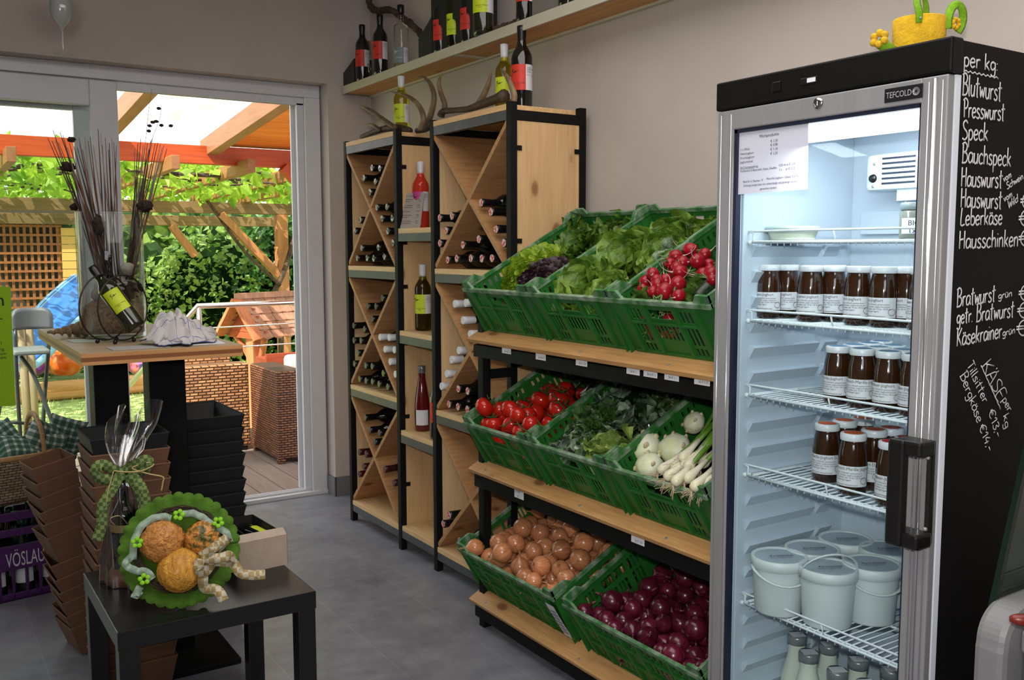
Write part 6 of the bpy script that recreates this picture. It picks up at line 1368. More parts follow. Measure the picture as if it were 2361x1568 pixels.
def wicker(name, c1, c2, sx, sy, bumpk=.6, off=.5, ms=.16, sm=.6):
    m, nt, out = _nt(name); b = _n(nt, 'ShaderNodeBsdfPrincipled'); b.inputs['Roughness'].default_value = .5
    tc = _n(nt, 'ShaderNodeTexCoord'); sp = _n(nt, 'ShaderNodeSeparateXYZ'); nt.links.new(tc.outputs['Object'], sp.inputs[0])
    ad = _n(nt, 'ShaderNodeMath', operation='ADD'); nt.links.new(sp.outputs[0], ad.inputs[0]); nt.links.new(sp.outputs[1], ad.inputs[1]); cb = _n(nt, 'ShaderNodeCombineXYZ'); nt.links.new(ad.outputs[0], cb.inputs[0]); nt.links.new(sp.outputs[2], cb.inputs[1])
    br = _n(nt, 'ShaderNodeTexBrick'); br.offset = off; br.inputs['Scale'].default_value = 1; br.inputs['Brick Width'].default_value = sx; br.inputs['Row Height'].default_value = sy; br.inputs['Mortar Size'].default_value = sy*ms; br.inputs['Mortar Smooth'].default_value = sm
    br.inputs['Color1'].default_value = (*c1, 1); br.inputs['Color2'].default_value = (*c2, 1); br.inputs['Mortar'].default_value = (*sc3(c2, .12), 1)
    nt.links.new(cb.outputs[0], br.inputs['Vector']); nt.links.new(br.outputs['Color'], b.inputs['Base Color'])
    iv = _n(nt, 'ShaderNodeMath', operation='SUBTRACT'); iv.inputs[0].default_value = 1; nt.links.new(br.outputs['Fac'], iv.inputs[1]); _bump(nt, iv.outputs[0], bumpk, .01, b)
    nt.links.new(b.outputs[0], out.inputs[0]); return m
m_bask = wicker('basket_weave', srgb(176,156,128), srgb(140,118,92), .03, .011)
bk_ = thing('wicker_basket', 'pale wicker basket with braided handle standing on the purple crate', 'basket', (.26, 4.30, .376), (0,0,D(8)))
def rr_oval(a, b, z, n=44): return [(a*math.copysign(abs(math.cos(2*PI*i/n))**.6, math.cos(2*PI*i/n)), b*math.copysign(abs(math.sin(2*PI*i/n))**.6, math.sin(2*PI*i/n)), z) for i in range(n)]
rings = [rr_oval(.185+.03*k/6, .135+.03*k/6, .005+.185*k/6) for k in range(7)]; mb = MB(); n = 44
mb.add([p for r in rings for p in r], [(k*n+i, k*n+(i+1) % n, (k+1)*n+(i+1) % n, (k+1)*n+i) for k in range(6) for i in range(n)]+[tuple(reversed(range(n)))], True); mb.build('basket_body', m_bask, bk_, solid=.008)
m_cane = M('cane', srgb(186,142,92), .6, var=.15, vs=60)
MB().tube(rr_oval(.217,.167,.194), .011, 8, True).build('basket_rim', m_cane, bk_)
mb = MB()
for s in range(3):
    pts = [(.165, .14*math.cos(PI*i/40)+.007*math.cos(i*1.1+s*2.1), .19+.15*math.sin(PI*i/40)+.007*math.sin(i*1.1+s*2.1)) for i in range(41)]; mb.tube(pts, .0075, 6)
mb.build('handle', m_cane, bk_)
m_, nt, out = _nt('green_check_fabric'); b = _n(nt, 'ShaderNodeBsdfPrincipled'); b.inputs['Roughness'].default_value = .95; v = _coord(nt, (1,1,1))
def chk(axis):
    sp = _n(nt, 'ShaderNodeSeparateXYZ'); nt.links.new(v, sp.inputs[0]); mu = _n(nt, 'ShaderNodeMath', operation='MULTIPLY'); mu.inputs[1].default_value = 34; nt.links.new(sp.outputs[axis], mu.inputs[0]); fr_ = _n(nt, 'ShaderNodeMath', operation='FRACT'); nt.links.new(mu.outputs[0], fr_.inputs[0]); g = _n(nt, 'ShaderNodeMath', operation='GREATER_THAN'); g.inputs[1].default_value = .62; nt.links.new(fr_.outputs[0], g.inputs[0]); return g.outputs[0]
s_ = _n(nt, 'ShaderNodeMath', operation='ADD'); nt.links.new(chk(0), s_.inputs[0]); nt.links.new(chk(2), s_.inputs[1]); dv = _n(nt, 'ShaderNodeMath', operation='MULTIPLY'); dv.inputs[1].default_value = .5; nt.links.new(s_.outputs[0], dv.inputs[0])
nt.links.new(_ramp(nt, dv.outputs[0], [(.2, srgb(66,100,86)), (.5, srgb(116,146,132)), (.9, srgb(214,222,214))]), b.inputs['Base Color']); nt.links.new(b.outputs[0], out.inputs[0]); m_chk = m_
def pillow(label, loc, rot, w, h):
    t = thing('checked_pillow', label, 'pillow', loc, rot)
    def f(a, b):
        x, y = a*2-1, b*2-1; th = .045*(max(0,(1-x**4)*(1-y**4))**.5); return x*w*(1-.06*(1-y*y)), y*h*(1-.06*(1-x*x)), th+.006*noise.noise(Vector((x*3,y*3,w*30)))
    mb = MB(); mb.sheet(lambda a, b: Vector((f(a,b)[0], f(a,b)[2], f(a,b)[1])), 16, 16).sheet(lambda a, b: Vector((f(a,b)[0], -f(a,b)[2], f(a,b)[1])), 16, 16); mb.build('pillow_body', m_chk, t)
for k, (px, py, Y, rot, w, h, lb) in enumerate(((95,1015,4.30,(.1,.5,.5),.07,.08,'green checked pillow inside the handle of the wicker basket'),(148,1006,4.36,(.2,.35,-.2),.075,.09,'largest green checked pillow standing at the back of the basket'),(170,1012,4.43,(.0,-.2,.3),.05,.07,'small green checked pillow peeking out behind the largest one'),(45,1040,4.27,(-.9,.2,.3),.09,.07,'dark green checked pillow lying flat in the basket'),(5,1022,4.36,(-.4,-.5,.2),.08,.08,'green checked pillow at the picture edge of the basket'),(120,1030,4.28,(.1,.3,.1),.05,.06,'small green checked pillow low between the two standing pillows'))):
    p = at(px, py, Y=Y); pillow(lb, p, rot, w, h)
m_wg = GLASS('wineglass', (.9,.92,.92), 1.2, .08, .3, .10)
_b = _n(m_wg.node_tree, 'ShaderNodeBsdfDiffuse'); _b.inputs[0].default_value = (.85,.86,.88,1); _mx = [q for q in m_wg.node_tree.nodes if q.type == 'MIX_SHADER'][0]; _m2 = _n(m_wg.node_tree, 'ShaderNodeMixShader'); _m2.inputs[0].default_value = .35; _o = [q for q in m_wg.node_tree.nodes if q.type == 'OUTPUT_MATERIAL'][0]; m_wg.node_tree.links.new(_mx.outputs[0], _m2.inputs[1]); m_wg.node_tree.links.new(_b.outputs[0], _m2.inputs[2]); m_wg.node_tree.links.new(_m2.outputs[0], _o.inputs[0])
# wine glass hanging by a thread near the door wall
p = at(146, 125, Y=4.72); wg = thing('wine_glass', 'single wine glass hanging high in front of the door wall', 'glass', (p.x, p.y, p.z)); wg.scale = (1.25,1.25,1.25)
MB().lathe([(0,.004),(.030,.001),(.033,.0),(.033,.002),(.012,.005),(.0045,.012),(.004,.02),(.004,.085),(.007,.092),(.022,.108),(.035,.128),(.040,.15),(.039,.18),(.033,.215),(.0322,.215),(.038,.18),(.039,.15),(.034,.129),(.02,.109),(.002,.096)], 30).build('glass', m_wg, wg)
MB().cyl((0,0,.215),(0,0,(3.05-p.z)/1.25),.0008, n=5).build('thread', M('nylon', (.6,.6,.6), .3), wg)
# ------------------------------------------------------------------ the terrace and garden outside
def ox(px, py, Y): return at(px, py, Y=Y)
m_deckm = WOOD('deck_wpc', srgb(118,106,96), srgb(138,124,112), 1, 9, .7, 0)
dk = thing('terrace_deck', 'grey-brown plank terrace deck outside the sliding door', 'deck', (1.5, 6.3, -.03)); mb = MB(); x = -2.6
while x < 4.6: mb.box((x,5.105,-.06),(x+.142,7.32,-.028)); x += .148
mb.build('deck_planks', m_deckm, dk, 0, True); MB().box((-2.6,5.11,-.5),(4.6,7.32,-.062)).build('deck_base', m_black, dk, 0, True)
m_grass = M('lawn_grass', srgb(146,166,92), .9, c2=srgb(190,204,130), vs=6, bump=.5, bs=80)
struct(MB().box((-14,5.1,-.62),(18,30,-.46)).build('lawn', m_grass))
gt = MB(); rn = random.Random(6)
for k in range(5200):
    x, y = rn.uniform(-.2, 4.4), rn.uniform(7.4, 14.5); h = rn.uniform(.03,.07); g = rn.uniform(0,6.3); gt.add([(x-.006*math.cos(g),y-.006*math.sin(g),-.46),(x+.006*math.cos(g),y+.006*math.sin(g),-.46),(x+rn.uniform(-.03,.03),y+rn.uniform(-.03,.03),-.46+h)], [(0,1,2)])
o = gt.build('grass_blades', m_grass); o['kind'] = 'stuff'; tag(o, 'short sunlit blades of garden grass beyond the terrace', 'grass')
# rattan seating
m_rat = wicker('rattan_weave', srgb(206,150,98), srgb(150,100,62), .056, .021, 1.0, .5, .3, 1.0); m_rat2 = wicker('rattan_fine', srgb(150,94,58), srgb(108,64,40), .044, .016, 1.0, .5, .3, 1.0)
sf = thing('rattan_sofa', 'large brown woven rattan garden sofa seen from behind on the deck', 'sofa', (1.4, 6.7, -.028))
SX = at(385,900,Y=6.52).x; MB().box((SX,6.52,.0),(2.02,6.66,.60)).build('back', m_rat, sf, .015, True); MB().box((SX+.01,6.53,-.028),(2.0,6.65,.0)).build('base_frame', m_black, sf, 0, True)
MB().box((SX,6.66,.05),(2.02,7.26,.36)).build('seat', m_rat, sf, .015, True); MB().box((1.55,6.95,.36),(2.02,7.26,.70)).build('corner_back', m_rat, sf, .015, True)
ac = thing('rattan_armchair', 'brown woven rattan armchair with a pale cushion just outside the open door', 'armchair', (2.5, 6.2, -.028))
MB().box((2.025,5.95,-.0),(2.22,6.52,.595)).build('arm', m_rat2, ac, .015, True); MB().box((2.22,5.97,.04),(3.0,6.5,.33)).build('seat', m_rat2, ac, .015, True); MB().box((3.0,5.95,0),(3.2,6.52,.595)).build('arm', m_rat2, ac, .015, True)
for x, y in ((2.03,5.955),(2.17,5.955),(2.03,6.46),(3.14,5.955)): MB().box((x,y,-.028),(x+.045,y+.045,.002)).build('foot', m_rat2, ac, 0, True)
cu = thing('seat_cushion', 'pale pink seat cushion standing on the rattan armchair', 'cushion', (2.32, 6.42, .33)); MB().box((2.20,6.22,.335),(2.9,6.33,.665)).build('cushion', M('pale_cushion', srgb(226,196,186), .9), cu, .03, True)
# red-brown planter, railing
m_redw = WOOD('red_wood', srgb(128,52,32), srgb(156,72,44), 0, 8, .5, 0)
pb = thing('wooden_planter', 'red-brown plank planter behind the rattan armchair', 'planter', (3.0, 7.1, -.028)); mb = MB()
for z in (.0,.12,.24,.36,.48): mb.box((2.32,7.04,z),(4.3,7.07,z+.112))
mb.box((2.32,7.07,0),(4.3,7.3,.55)); mb.build('planter_boards', m_redw, pb, .004, True)
m_inox = M('stainless_rail', srgb(196,190,186), .22, .9)
RYY = 7.30; rl = thing('terrace_railing', 'stainless steel terrace railing with thin cables', 'railing', (2.4, RYY, -.03)); a, b = ox(455,706,RYY), ox(700,690,RYY); a2 = ox(432,740,RYY+.02); zt = (a.z+b.z)/2
mb = MB().tube([a+Vector((-.45,.35,-.62)), a, Vector((4.5,RYY,a.z+.02))], .022, 10); mb.build('handrail', m_inox, rl, 0, True)
for px in (460, 687): p = ox(px, 760, RYY); MB().cyl((p.x,RYY,-.03),(p.x,RYY,a.z), .021, n=12).build('post', m_inox, rl, 0, True)
for py in (748, 795): p = ox(600, py, RYY); MB().cyl((a.x,RYY,p.z-.01),(4.5,RYY,p.z+.01),.006,n=6).build('cable', m_inox, rl, 0, True)
# ornamental well
m_well = WOOD('well_wood', srgb(168,92,54), srgb(204,132,90), 2, 7, .6, 0); m_shin = WOOD('well_shingle', srgb(150,104,80), srgb(184,142,114), 2, 8, .7, 0)
WYY = 8.6; wl = thing('ornamental_well', 'wooden ornamental garden well with a shingled gable roof', 'well', (3.2, WYY, -.46))
rp, le = ox(572,683,WYY), ox(520,775,WYY-.0); re = ox(600,782,WYY-.0); L = 1.3
ridge = rp; hw = (re.x-le.x)/2; cx = (re.x+le.x)/2; ez = (le.z+re.z)/2; rz = rp.z
# gable faces the shop, roof slopes left and right, ridge running away to the right
dv = Vector((.93,.37,0)); gv = Vector((-.37,.93,0)); apex = ox(556,690,WYY-.2); l_ = ox(515,772,WYY); r_e = ox(606,782,WYY-.35)
ap2 = apex+dv*1.5; l2, r2 = l_+dv*1.5, r_e+dv*1.5
rows = 5
for s, (e0, nm) in enumerate(((l_, 'roof_slope'), (r_e, 'roof_slope'))):
    mb = MB()
    for i in range(rows):
        f0, f1 = i/rows, (i+1)/rows+.02; n_t = 12
        for j in range(n_t):
            o0 = dv*(1.5*j/n_t+.004); o1 = dv*(1.5*(j+1)/n_t-.004); lift = Vector((0,0,.018*(1-i*.0)))
            A, B = apex.lerp(e0, f0), apex.lerp(e0, min(f1,1.04)); drop = Vector((0,0,-.015*(j % 3)))
            mb.add([A+o0, A+o1, B+o1+lift, B+(o0+o1)/2+lift+Vector((0,0,-.018)), B+o0+lift], [(0,1,2,3,4)])
    mb.build(nm, m_shin, wl, 0, True, .012)
mb = MB().bar(apex+Vector((0,0,.03))-dv*.06, ap2+Vector((0,0,.03)), .05, .05); mb.build('ridge_board', m_shin, wl, 0, True)
mb = MB().bar(apex-dv*.05, l_-dv*.05, .03, .10, dv).bar(apex-dv*.05, r_e-dv*.05, .03, .10, dv); mb.build('gable_board', m_well, wl, 0, True)
mb = MB()
for f in (.35,.55,.75,.93): A, B = apex.lerp(l_, f), apex.lerp(r_e, f); mb.bar(A+dv*.06, B+dv*.06, .03, .085)
mb.build('gable_planks', WOOD('gable_red', srgb(150,66,36), srgb(186,96,58), 0, 7, .6, 0), wl, 0, True)
pm = (l_+r_e)/2+dv*.12
for k, o in enumerate((0, 1.1)): q = pm+dv*o; MB().bar((q.x,q.y,-.46),(q.x,q.y,q.z+.05),.10,.10,dv).build('post', m_well, wl, 0, True)
mb = MB()
for sgn, e in ((-1, l_), (1, r_e)): mb.tube(catmull([pm+Vector((0,0,-.42)), pm.lerp(e,.3)+Vector((0,0,-.2))+dv*.05, pm.lerp(e,.75)+dv*.05], 4), .03, 6)
mb.bar(l_.lerp(r_e,.1)+dv*.1+Vector((0,0,.02)), l_.lerp(r_e,.9)+dv*.1+Vector((0,0,.02)), .06, .07); mb.build('brace', m_well, wl, 0, True)
MB().lathe([(.42,0),(.42,.42),(.36,.42),(.36,0)], 14, TM((pm.x+.55*dv.x,pm.y+.55*dv.y,-.46))).build('well_ring', m_well, wl, 0, True)
# bar stool on the deck, seen through the glass
m_sg = M('stool_grey', srgb(92,92,96), .5); m_sf = M('stool_frame', srgb(62,66,64), .4, .4); m_ss = M('stool_seat', srgb(112,118,116), .5)
SY = 6.9; s0, s1 = ox(25,712,SY), ox(121,758,SY); cx = (s0.x+s1.x)/2; so = thing('bar_stool', 'grey folding bar stool with tubular legs outside the glass door', 'stool', (cx, SY, -.028)); w = s1.x-s0.x
mb = MB()
def bk(a, b): x = s0.x+w*a; return Vector((x, SY+.05*math.sin(PI*a), s1.z+(s0.z-s1.z)*(b*(1-.35*(abs(a*2-1)**7)))))
mb.sheet(bk, 14, 6).build('backrest', m_sg, so, 0, True, .03)
q0, q1 = ox(22,806,SY), ox(103,816,SY); zs = q0.z; MB().sheet(lambda a, b: Vector((q0.x+(q1.x-q0.x)*a, SY-.30+.32*b, zs-.0)), 6, 6).build('seat', m_ss, so, .008, True, .03)
def tb_(pts, r=.013): return MB().tube(catmull([ox(px, py, SY+dy) for px, py, dy in pts], 4), r, 8)
for pts in ([(108,760,0),(112,800,0),(104,900,0),(98,1000,0),(95,1046,0)],[(35,760,0),(38,860,0),(44,960,.05),(50,1046,.1)],[(48,822,-.15),(75,860,-.2),(100,920,-.25),(125,985,-.3),(150,1052,-.3)],[(22,830,-.15),(10,880,-.2),(-5,960,-.3),(-22,1056,-.3)]): tb_(pts).build('leg', m_sf, so, 0, True)
tb_([(0,972,-.2),(80,978,-.2)], .011).build('footrest', m_sf, so, 0, True)
# playhouse with lattice and slide
m_yel = M('yellow_planks', srgb(226,176,98), .7, var=.08, vs=4); m_lat = WOOD('lattice_wood', srgb(140,84,48), srgb(168,108,66), 2, 6, .6, 0)
PY = 14.0; ph = thing('playhouse', 'wooden garden playhouse with lattice side and yellow plank wall', 'playhouse', ox(70,760,PY))
lt0, lt1 = ox(-40,520,PY), ox(140,706,PY); mb = MB()
for i in range(12): x = lt0.x+(lt1.x-lt0.x)*i/11; mb.box((x-.017,PY-.03,lt1.z-.1),(x+.017,PY,lt0.z+.05))
mb.build('lattice_uprights', m_lat, ph, 0, True); mb = MB()
for i in range(10): z = lt1.z+(lt0.z-lt1.z)*i/9; mb.box((lt0.x,PY-.05,z-.015),(lt1.x+.05,PY-.03,z+.015))
mb.build('lattice_slats', m_lat, ph, 0, True)
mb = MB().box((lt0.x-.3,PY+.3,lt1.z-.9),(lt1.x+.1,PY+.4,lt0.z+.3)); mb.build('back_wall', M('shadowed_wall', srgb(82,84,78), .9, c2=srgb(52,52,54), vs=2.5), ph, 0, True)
y0, y1 = ox(139,528,PY), ox(184,742,PY); mb = MB(); z = y1.z-.5
while z < y0.z: mb.box((y0.x,PY-.06,z),(y1.x+.12,PY+.3,z+.105)); z += .112
mb.build('plank_wall', m_yel, ph, 0, True)
mb = MB().box((lt0.x-.4,PY-.25,lt0.z+.12),(y1.x+.3,PY+.6,lt0.z+.30)).build('roof_edge', M('roof_dark', srgb(70,56,40), .8), ph, 0, True)
m_blue = M('blue_slide', srgb(46,116,206), .35, coat=.3)
SYY = 12.9; sl = thing('slide', 'bright blue plastic wavy slide beside the playhouse', 'slide', ox(120,745,SYY)); P = catmull([ox(195,672,SYY+.4), ox(172,690,SYY+.2), ox(148,712,SYY), ox(120,740,SYY-.2), ox(95,770,SYY-.4), ox(60,800,SYY-.6), ox(25,812,SYY-.8)], 5)
mb = MB(); vs_ = []; sd = Vector((.25,-.75,-.62)).normalized()
for p in P: vs_ += [p+sd*.28*u+Vector((0,0,.045*abs(math.sin(u*PI*1.5)))) for u in [i/8*2-1 for i in range(9)]]
mb.add(vs_, [(9*i+j,9*i+j+1,9*i+10+j,9*i+9+j) for i in range(len(P)-1) for j in range(8)], True).build('slide_bed', m_blue, sl, 0, True, .02)
for s in (-1, 1): MB().tube([p+sd*.30*s for p in P], .045, 8).build('side_rail', M('pale_blue_edge', srgb(150,196,240), .35), sl, 0, True)
# wooden ladder posts, sand pit with covers
m_oldw = WOOD('old_post', srgb(130,112,88), srgb(160,140,110), 2, 6, .8, 0)
LY_ = 9.2; ld = thing('ladder', 'weathered wooden ladder with metal rungs between stool and lawn', 'ladder', ox(60,1000,LY_))
for px in (52, 70): a, b = ox(px,740,LY_), ox(px+10,1010,LY_); MB().cyl((a.x,LY_,-.46),(b.x,LY_,a.z),.035,n=10).build('post', m_oldw, ld, 0, True)
for py in (783,838,892,945): p, q = ox(32,py,LY_), ox(70,py,LY_); MB().cyl((p.x,LY_,p.z),(q.x,LY_,p.z),.012,n=6).build('rung', m_inox, ld, 0, True)
BYY = 12.6; sp_ = thing('sand_pit', 'round-log wooden sand pit border on the lawn', 'sand pit', ox(150,865,BYY)); a, b = ox(-60,873,BYY), ox(395,846,BYY)
for dz, r in ((0,.085),(-.13,.075)): MB().tube([(a.x,BYY,-.30+dz*.6),(b.x,BYY+.1,-.30+dz*.6)], r, 10).build('log', WOOD('log_%g' % r, srgb(206,140,84), srgb(232,176,120), 0, 6, .6, 0), sp_, 0, True)
def blob(label, name, px0, py0, px1, py1, Y, mt, seed):
    a, b = ox(px0,py0,Y), ox(px1,py1,Y); t = thing(name, label, 'play tent', ((a.x+b.x)/2, Y, b.z)); MB().ball(((a.x+b.x)/2, Y, (a.z+b.z)/2), 1, ((b.x-a.x)/2, .35, (a.z-b.z)/2), 26, 14, .22, seed).build('cover', mt, t, 0, True)
blob('purple inflated play cover behind the sand pit log','play_cover',20,815,112,866,BYY+.6,M('purple_sheet', srgb(128,44,150), .35, var=.15, vs=5),2)
blob('orange inflated play cover behind the sand pit log','play_cover',95,800,195,862,BYY+.6,M('orange_sheet', srgb(236,96,24), .35, c2=srgb(250,170,90), vs=5, lo=.5, hi=.7),5)
blob('small orange and blue play cover between the bar table legs','play_cover',296,826,330,862,BYY+.6,M('orange_sheet_small', srgb(226,110,40), .35, c2=srgb(60,80,170), vs=7),8)
# pergola
m_org = WOOD('orange_beam', srgb(158,60,22), srgb(184,80,32), 0, 6, .45, .5, srgb(120,44,16)); m_raf2 = WOOD('rafter', srgb(128,84,50), srgb(152,106,68), 1, 6, .5, .3); m_old = WOOD('old_beam', srgb(104,80,50), srgb(136,108,72), 0, 6, .7, .3); m_postw = WOOD('post_wood', srgb(160,102,58), srgb(184,128,80), 2, 5, .55, .4)
PYA, PYB, PYC = 8.0, 11.5, 13.0
pg = thing('pergola', 'wooden garden pergola with orange front beam and vine covered rafters', 'pergola', (3.85, PYB, -.46))
zA0, zA1 = 2.112, 2.262
MB().box((-4,PYA,zA0),(6.5,PYA+.10,zA1)).build('front_beam', m_org, pg, .004, True)
zB1, zB0 = ox(500,466,PYB).z, ox(500,492,PYB).z; MB().box((-4,PYB,zB0),(6.5,PYB+.12,zB1)).build('far_beam', m_old, pg, .004, True)
zC1, zC0 = ox(400,497,PYC).z, ox(400,520,PYC).z; MB().box((-4,PYC,zC0),(4.55,PYC+.12,zC1)).build('rear_beam', m_old, pg, .004, True)
for px, py in ((22,385),(393,385),(565,402),(715,408),(-190,360),(850,425)):
    x = ox(px, py, PYA-.1).x; MB().bar((x,PYA-.28,zA0-.02),(x,PYB+.35,zB1+.05),.065,.11).build('rafter', m_raf2, pg, .003, True)
for X in (ox(654,600,PYB).x, -1.2): MB().box((X-.07,PYB,-.46),(X+.07,PYB+.13,zB0)).build('post', m_postw, pg, .004, True)
a, b = ox(508,494,PYB), ox(648,640,PYB); MB().bar(a, b, .09, .11, (0,1,0)).build('brace', m_postw, pg, .003, True)
a, b = ox(395,520,PYC), ox(450,590,PYC); MB().bar(a, b, .09, .11, (0,1,0)).build('brace', m_postw, pg, .003, True)
a, b = ox(652,385,PYA), ox(720,455,PYA); MB().bar(a, b, .08, .10, (0,1,0)).build('brace', m_org, pg, .003, True)
# lean-to terrace roof
rf = thing('terrace_roof', 'orange plank lean-to roof over the terrace with heavy rafters', 'roof', (3.2, 6.6, 2.3)); X0 = ox(478,345,PYA).x
hi = at(635, 225, X=X0); slp = (hi.z-2.265)/(PYA-hi.y)
def rz_(y): return 2.265+(PYA-y)*slp
MB().bar((X0+.04,4.9,rz_(4.9)+.0),(X0+.04,PYA+.2,rz_(PYA+.2)+.0),.09,.15).build('rafter', m_raf2, rf, .003, True); MB().bar((X0+1.25,5.15,rz_(5.15)+.07),(X0+1.25,PYA+.2,rz_(PYA+.2)+.07),.09,.15).build('rafter', m_raf2, rf, .003, True)
lo_, hi_ = 5.2, 8.0
for _ in range(40):
    m_y = (lo_+hi_)/2; pz = ox(297,246,m_y).z
    lo_, hi_ = (m_y, hi_) if pz < rz_(m_y)+.07 else (lo_, m_y)
X1 = ox(297,246,lo_).x; MB().bar((X1,5.15,rz_(5.15)+.07),(X1,PYA+.05,rz_(PYA)+.07),.09,.15).build('rafter', m_raf2, rf, .003, True)
m_rpl = WOOD('roof_planks', srgb(206,98,26), srgb(232,128,48), 0, 5, .5, .6, srgb(120,50,18)); mb = MB(); y = 5.12
while y < PYA+.1: mb.add([(X0,y,rz_(y)+.03),(5.5,y,rz_(y)+.03),(5.5,y+.17,rz_(y+.17)+.03),(X0,y+.17,rz_(y+.17)+.03)], [(0,1,2,3)]); y += .176
mb.build('plank_ceiling', m_rpl, rf, 0, True, .02)
MB().box((X0-.012,5.15,0),(X0-.004,PYA+.25,.30)).build('fascia', M('sunlit_tone_fascia', srgb(150,132,92), .8), rf)  # cream colour stands in for sunlight on the rafter's outer side
_fa = bpy.data.objects['fascia']; _fa.matrix_basis = rf.matrix_basis.inverted() @ Matrix(((1,0,0,0),(0,1,0,0),(0,-slp,1,rz_(0)+.14),(0,0,0,1)))
# foliage
def mesh_leaves(name, label, cat, mt, gen, n, size, seed, group=None, kind=None, extra=None):
    rn = random.Random(seed); mb = MB()
    p0 = gen(rn)
    for k in range(n):
        p = gen(rn); d = Vector((rn.gauss(0,1), rn.gauss(0,1), rn.gauss(-.3,.7))).normalized(); s = d.orthogonal().normalized(); s = (Matrix.Rotation(rn.uniform(0,6.3), 3, d) @ s); m = d.cross(s)
        L = size*rn.uniform(.6,1.35); w = L*rn.uniform(.32,.48); c = L*.12
        mb.add([p, p+d*L*.35+s*w+m*c, p+d*L*.55, p+d*L*.35-s*w+m*c, p+d*L], [(0,1,4,2),(0,2,4,3)])
    return mb, mt
def plant(name, label, cat, mt, gen, n, size, seed, loc, stems=None, group=None):
    t = thing(name, label, cat, loc, group=group); mb, m_ = mesh_leaves(name, label, cat, mt, gen, n, size, seed); mb.build('foliage', m_, t, 0, True)
    if stems: stems.build('stems', m_vine, t, 0, True)
    return t
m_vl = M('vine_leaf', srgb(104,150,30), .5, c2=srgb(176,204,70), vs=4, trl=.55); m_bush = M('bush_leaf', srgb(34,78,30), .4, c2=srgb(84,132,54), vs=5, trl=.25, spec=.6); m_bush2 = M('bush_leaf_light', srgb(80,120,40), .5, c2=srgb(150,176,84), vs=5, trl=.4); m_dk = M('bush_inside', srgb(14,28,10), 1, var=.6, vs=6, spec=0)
st = MB(); rn = random.Random(21)
for k in range(30):
    x = rn.uniform(-1.5,4.8); y = rn.uniform(8.3,12.5); z = 2.04+.03*(y-8)+.03*rn.uniform(-1,1); P = [Vector((x,y,z))]
    for i in range(7): P.append(P[-1]+Vector((rn.uniform(.2,.5),rn.uniform(-.3,.3),rn.uniform(-.06,.06))))
    st.tube(catmull(P, 3), rn.uniform(.008,.02), 6)
X_ = ox(654,600,PYB).x; st.tube(catmull([Vector((X_-.16,PYB-.1,-.46)),Vector((X_-.10,PYB-.12,.3)),Vector((X_-.2,PYB-.12,.75)),Vector((X_-.03,PYB-.12,1.15)),Vector((X_+.12,PYB-.1,1.6)),Vector((X_+.2,PYB,2.0)),Vector((X_-.3,PYB-.6,2.18)),Vector((X_-1.2,PYB-1.0,2.2))], 6), .035, 8)
st.tube(catmull([Vector((X_-.1,PYB-.15,.95)),Vector((X_-.5,PYB-.1,1.35)),Vector((X_-.8,PYB,1.8)),Vector((X_-1.0,PYB,2.1))], 5), .022, 7)
def vgen(r):
    y = r.uniform(8.4,13.2); return Vector((r.uniform(-2.6,5.6), y, min(1.4+.096*y, 2.03+.006*(y-8)+r.uniform(-.05,.30))))
vine = plant('grape_vine', 'sunlit grape vine with bright green leaves trained over the pergola', 'vine', m_vl, vgen, 8600, .115, 3, (1.5,10.5,2.2), st)
sp2 = [(1.2,15.6,2.0,9),(3.9,13.9,2.0,11),(5.0,13.6,2.3,13),(6.2,13.4,2.3,14),(2.9,14.6,1.6,15)]
for k, (x, y, h, sd) in enumerate(sp2):
    loc = Vector((x,y,-.46)); lt_ = k in (1, 4)
    def gen(r, loc=loc, h=h):
        g = r.uniform(0,6.3); u = r.uniform(0,1); rad = .95*(.55+.45*math.sin(PI*min(1,.15+u*.8)))*r.uniform(.75,1.05); return loc+Vector((rad*math.cos(g), rad*.7*math.sin(g)-.1, u*h+.05))
    t = plant('garden_shrub', ('shrub behind the playhouse and pergola','light green loose shrub left of the pergola brace','large glossy dark shrub behind the pergola brace','dense dark shrub at the pergola post','pale bushy shrub low beside the railing')[k], 'shrub', m_bush2 if lt_ else m_bush, gen, 2300, .12 if not lt_ else .10, sd, loc)
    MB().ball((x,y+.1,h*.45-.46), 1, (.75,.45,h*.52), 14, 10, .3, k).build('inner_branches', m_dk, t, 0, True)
hg = thing('hedge', 'long dense green hedge closing off the garden', 'hedge', (3, 17.5, -.46)); mb, m_ = mesh_leaves('', '', '', m_bush2, lambda r: Vector((r.uniform(-6,14), 17+r.uniform(-.3,.3), r.uniform(-.4,2.2))), 5200, .22, 44); mb.build('foliage', m_, hg, 0, True)
MB().box((-6,17.1,-.46),(14,17.6,2.2)).build('hedge_core', M('hedge_core', srgb(50,78,34), .9, var=.4, vs=3), hg, 0, True)
tr = thing('maple_tree', 'pale reddish tree crown shimmering in the overexposed sky', 'tree', (6.0, 22, -.46)); mb, m_ = mesh_leaves('', '', '', M('glare_maple_leaf', srgb(250,214,190), .6, c2=srgb(226,236,200), vs=2, trl=.5), lambda r: Vector((6.3,22,7.2))+Vector((r.gauss(0,1.2),r.gauss(0,1),r.gauss(0,1.2))), 1300, .3, 5); mb.build('crown', m_, tr, 0, True); MB().tube([(6.0,22,-.46),(6.1,22,3),(6.3,22,6.5)], [.12,.09,.04], 10).build('trunk', M('glare_trunk', srgb(226,214,200), .9), tr, 0, True)  # leaf and trunk colours bleached to imitate sky glare
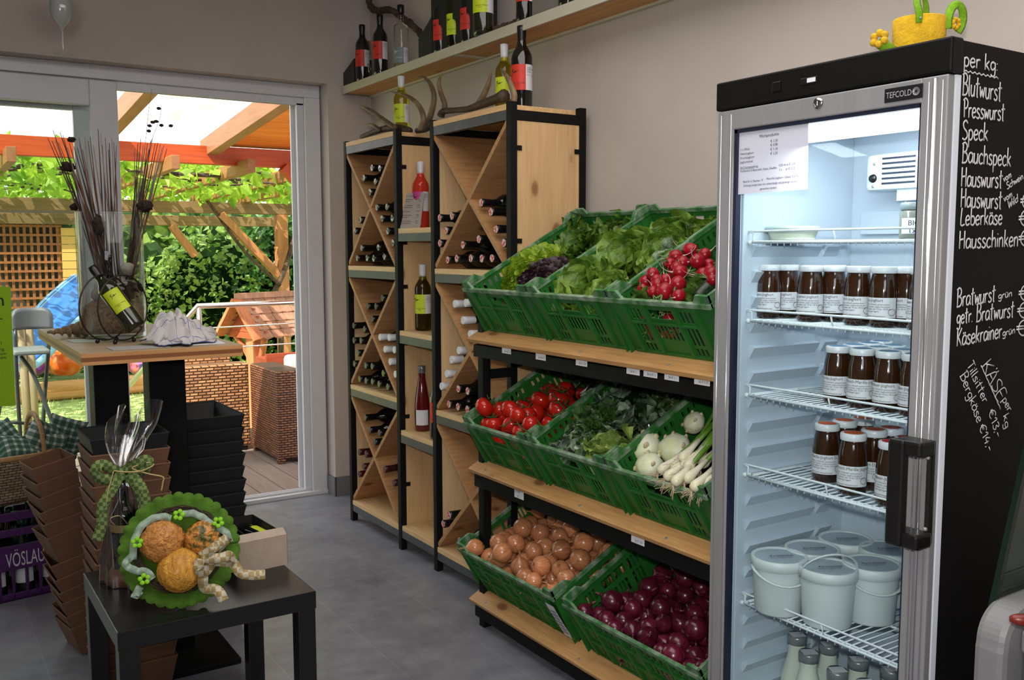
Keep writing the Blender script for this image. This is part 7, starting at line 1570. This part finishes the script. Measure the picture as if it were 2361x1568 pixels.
# ------------------------------------------------------------------ light, sky, camera
w = bpy.data.worlds.new('sky'); sc.world = w; w.use_nodes = True; bg = w.node_tree.nodes['Background']; bg.inputs[0].default_value = (.94,.97,1,1); bg.inputs[1].default_value = 2.6
def lamp(kind, name, loc, energy, colr=(1,1,1), **kw):
    l = bpy.data.lights.new(name, kind); l.energy = energy; l.color = colr
    for k, v in kw.items(): setattr(l, k, v)
    o = bpy.data.objects.new(name, l); o.location = loc; col.objects.link(o); return o
def aim(o, t): o.rotation_euler = (Vector(t)-o.location).to_track_quat('-Z', 'Y').to_euler()
s = lamp('SUN', 'sun', (-3, 0, 9), 9.5, (1,.95,.86), angle=.009); aim(s, Vector((-3,0,9))+Vector((.72,.42,-.95)))
a = lamp('AREA', 'ceiling_fill', (1.0, 1.3, 3.0), 60, (1,.96,.92), shape='RECTANGLE', size=2.6, size_y=2.6)  # unseen soft area fill added below the ceiling
a = lamp('AREA', 'unseen_fill_light', (-1.5, -2.0, 2.3), 34, (.95,.97,1), shape='RECTANGLE', size=1.6, size_y=1.2); aim(a, (1.6, 2.2, .8))  # added area fill behind the camera, the wall there has no window
f = lamp('SPOT', 'camera_flash', (-.05, -.03, 1.53), 105, (1,.97,.94), shadow_soft_size=.022, spot_size=D(84), spot_blend=1.0); aim(f, (1.8, 1.75, 1.15))
fl = lamp('AREA', 'fridge_lamp', (FX+.10, (FY0+FY1)/2, 1.637), 2.3, (.86,.95,1), shape='RECTANGLE', size=.06, size_y=.40); aim(fl, (FX+.30, (FY0+FY1)/2, .6))
cam = bpy.data.cameras.new('camera'); co = bpy.data.objects.new('camera', cam); col.objects.link(co); cam.sensor_fit = 'HORIZONTAL'; cam.sensor_width = 36; cam.lens = FPX/2361*36; cam.clip_start = .02; cam.clip_end = 200
mw = Matrix((_r, _u, -_f)).transposed().to_4x4(); mw.translation = CAM; co.matrix_world = mw; sc.camera = co
sc.view_settings.view_transform = 'Standard'; sc.view_settings.look = 'None'; sc.view_settings.exposure = 0; sc.view_settings.gamma = 1
cy = sc.cycles; cy.use_denoising = True; cy.max_bounces = 8; cy.diffuse_bounces = 3; cy.glossy_bounces = 3; cy.transmission_bounces = 4; cy.transparent_max_bounces = 14; cy.caustics_reflective = False; cy.caustics_refractive = False; cy.sample_clamp_indirect = 4; cy.use_adaptive_sampling = True; cy.adaptive_threshold = .03
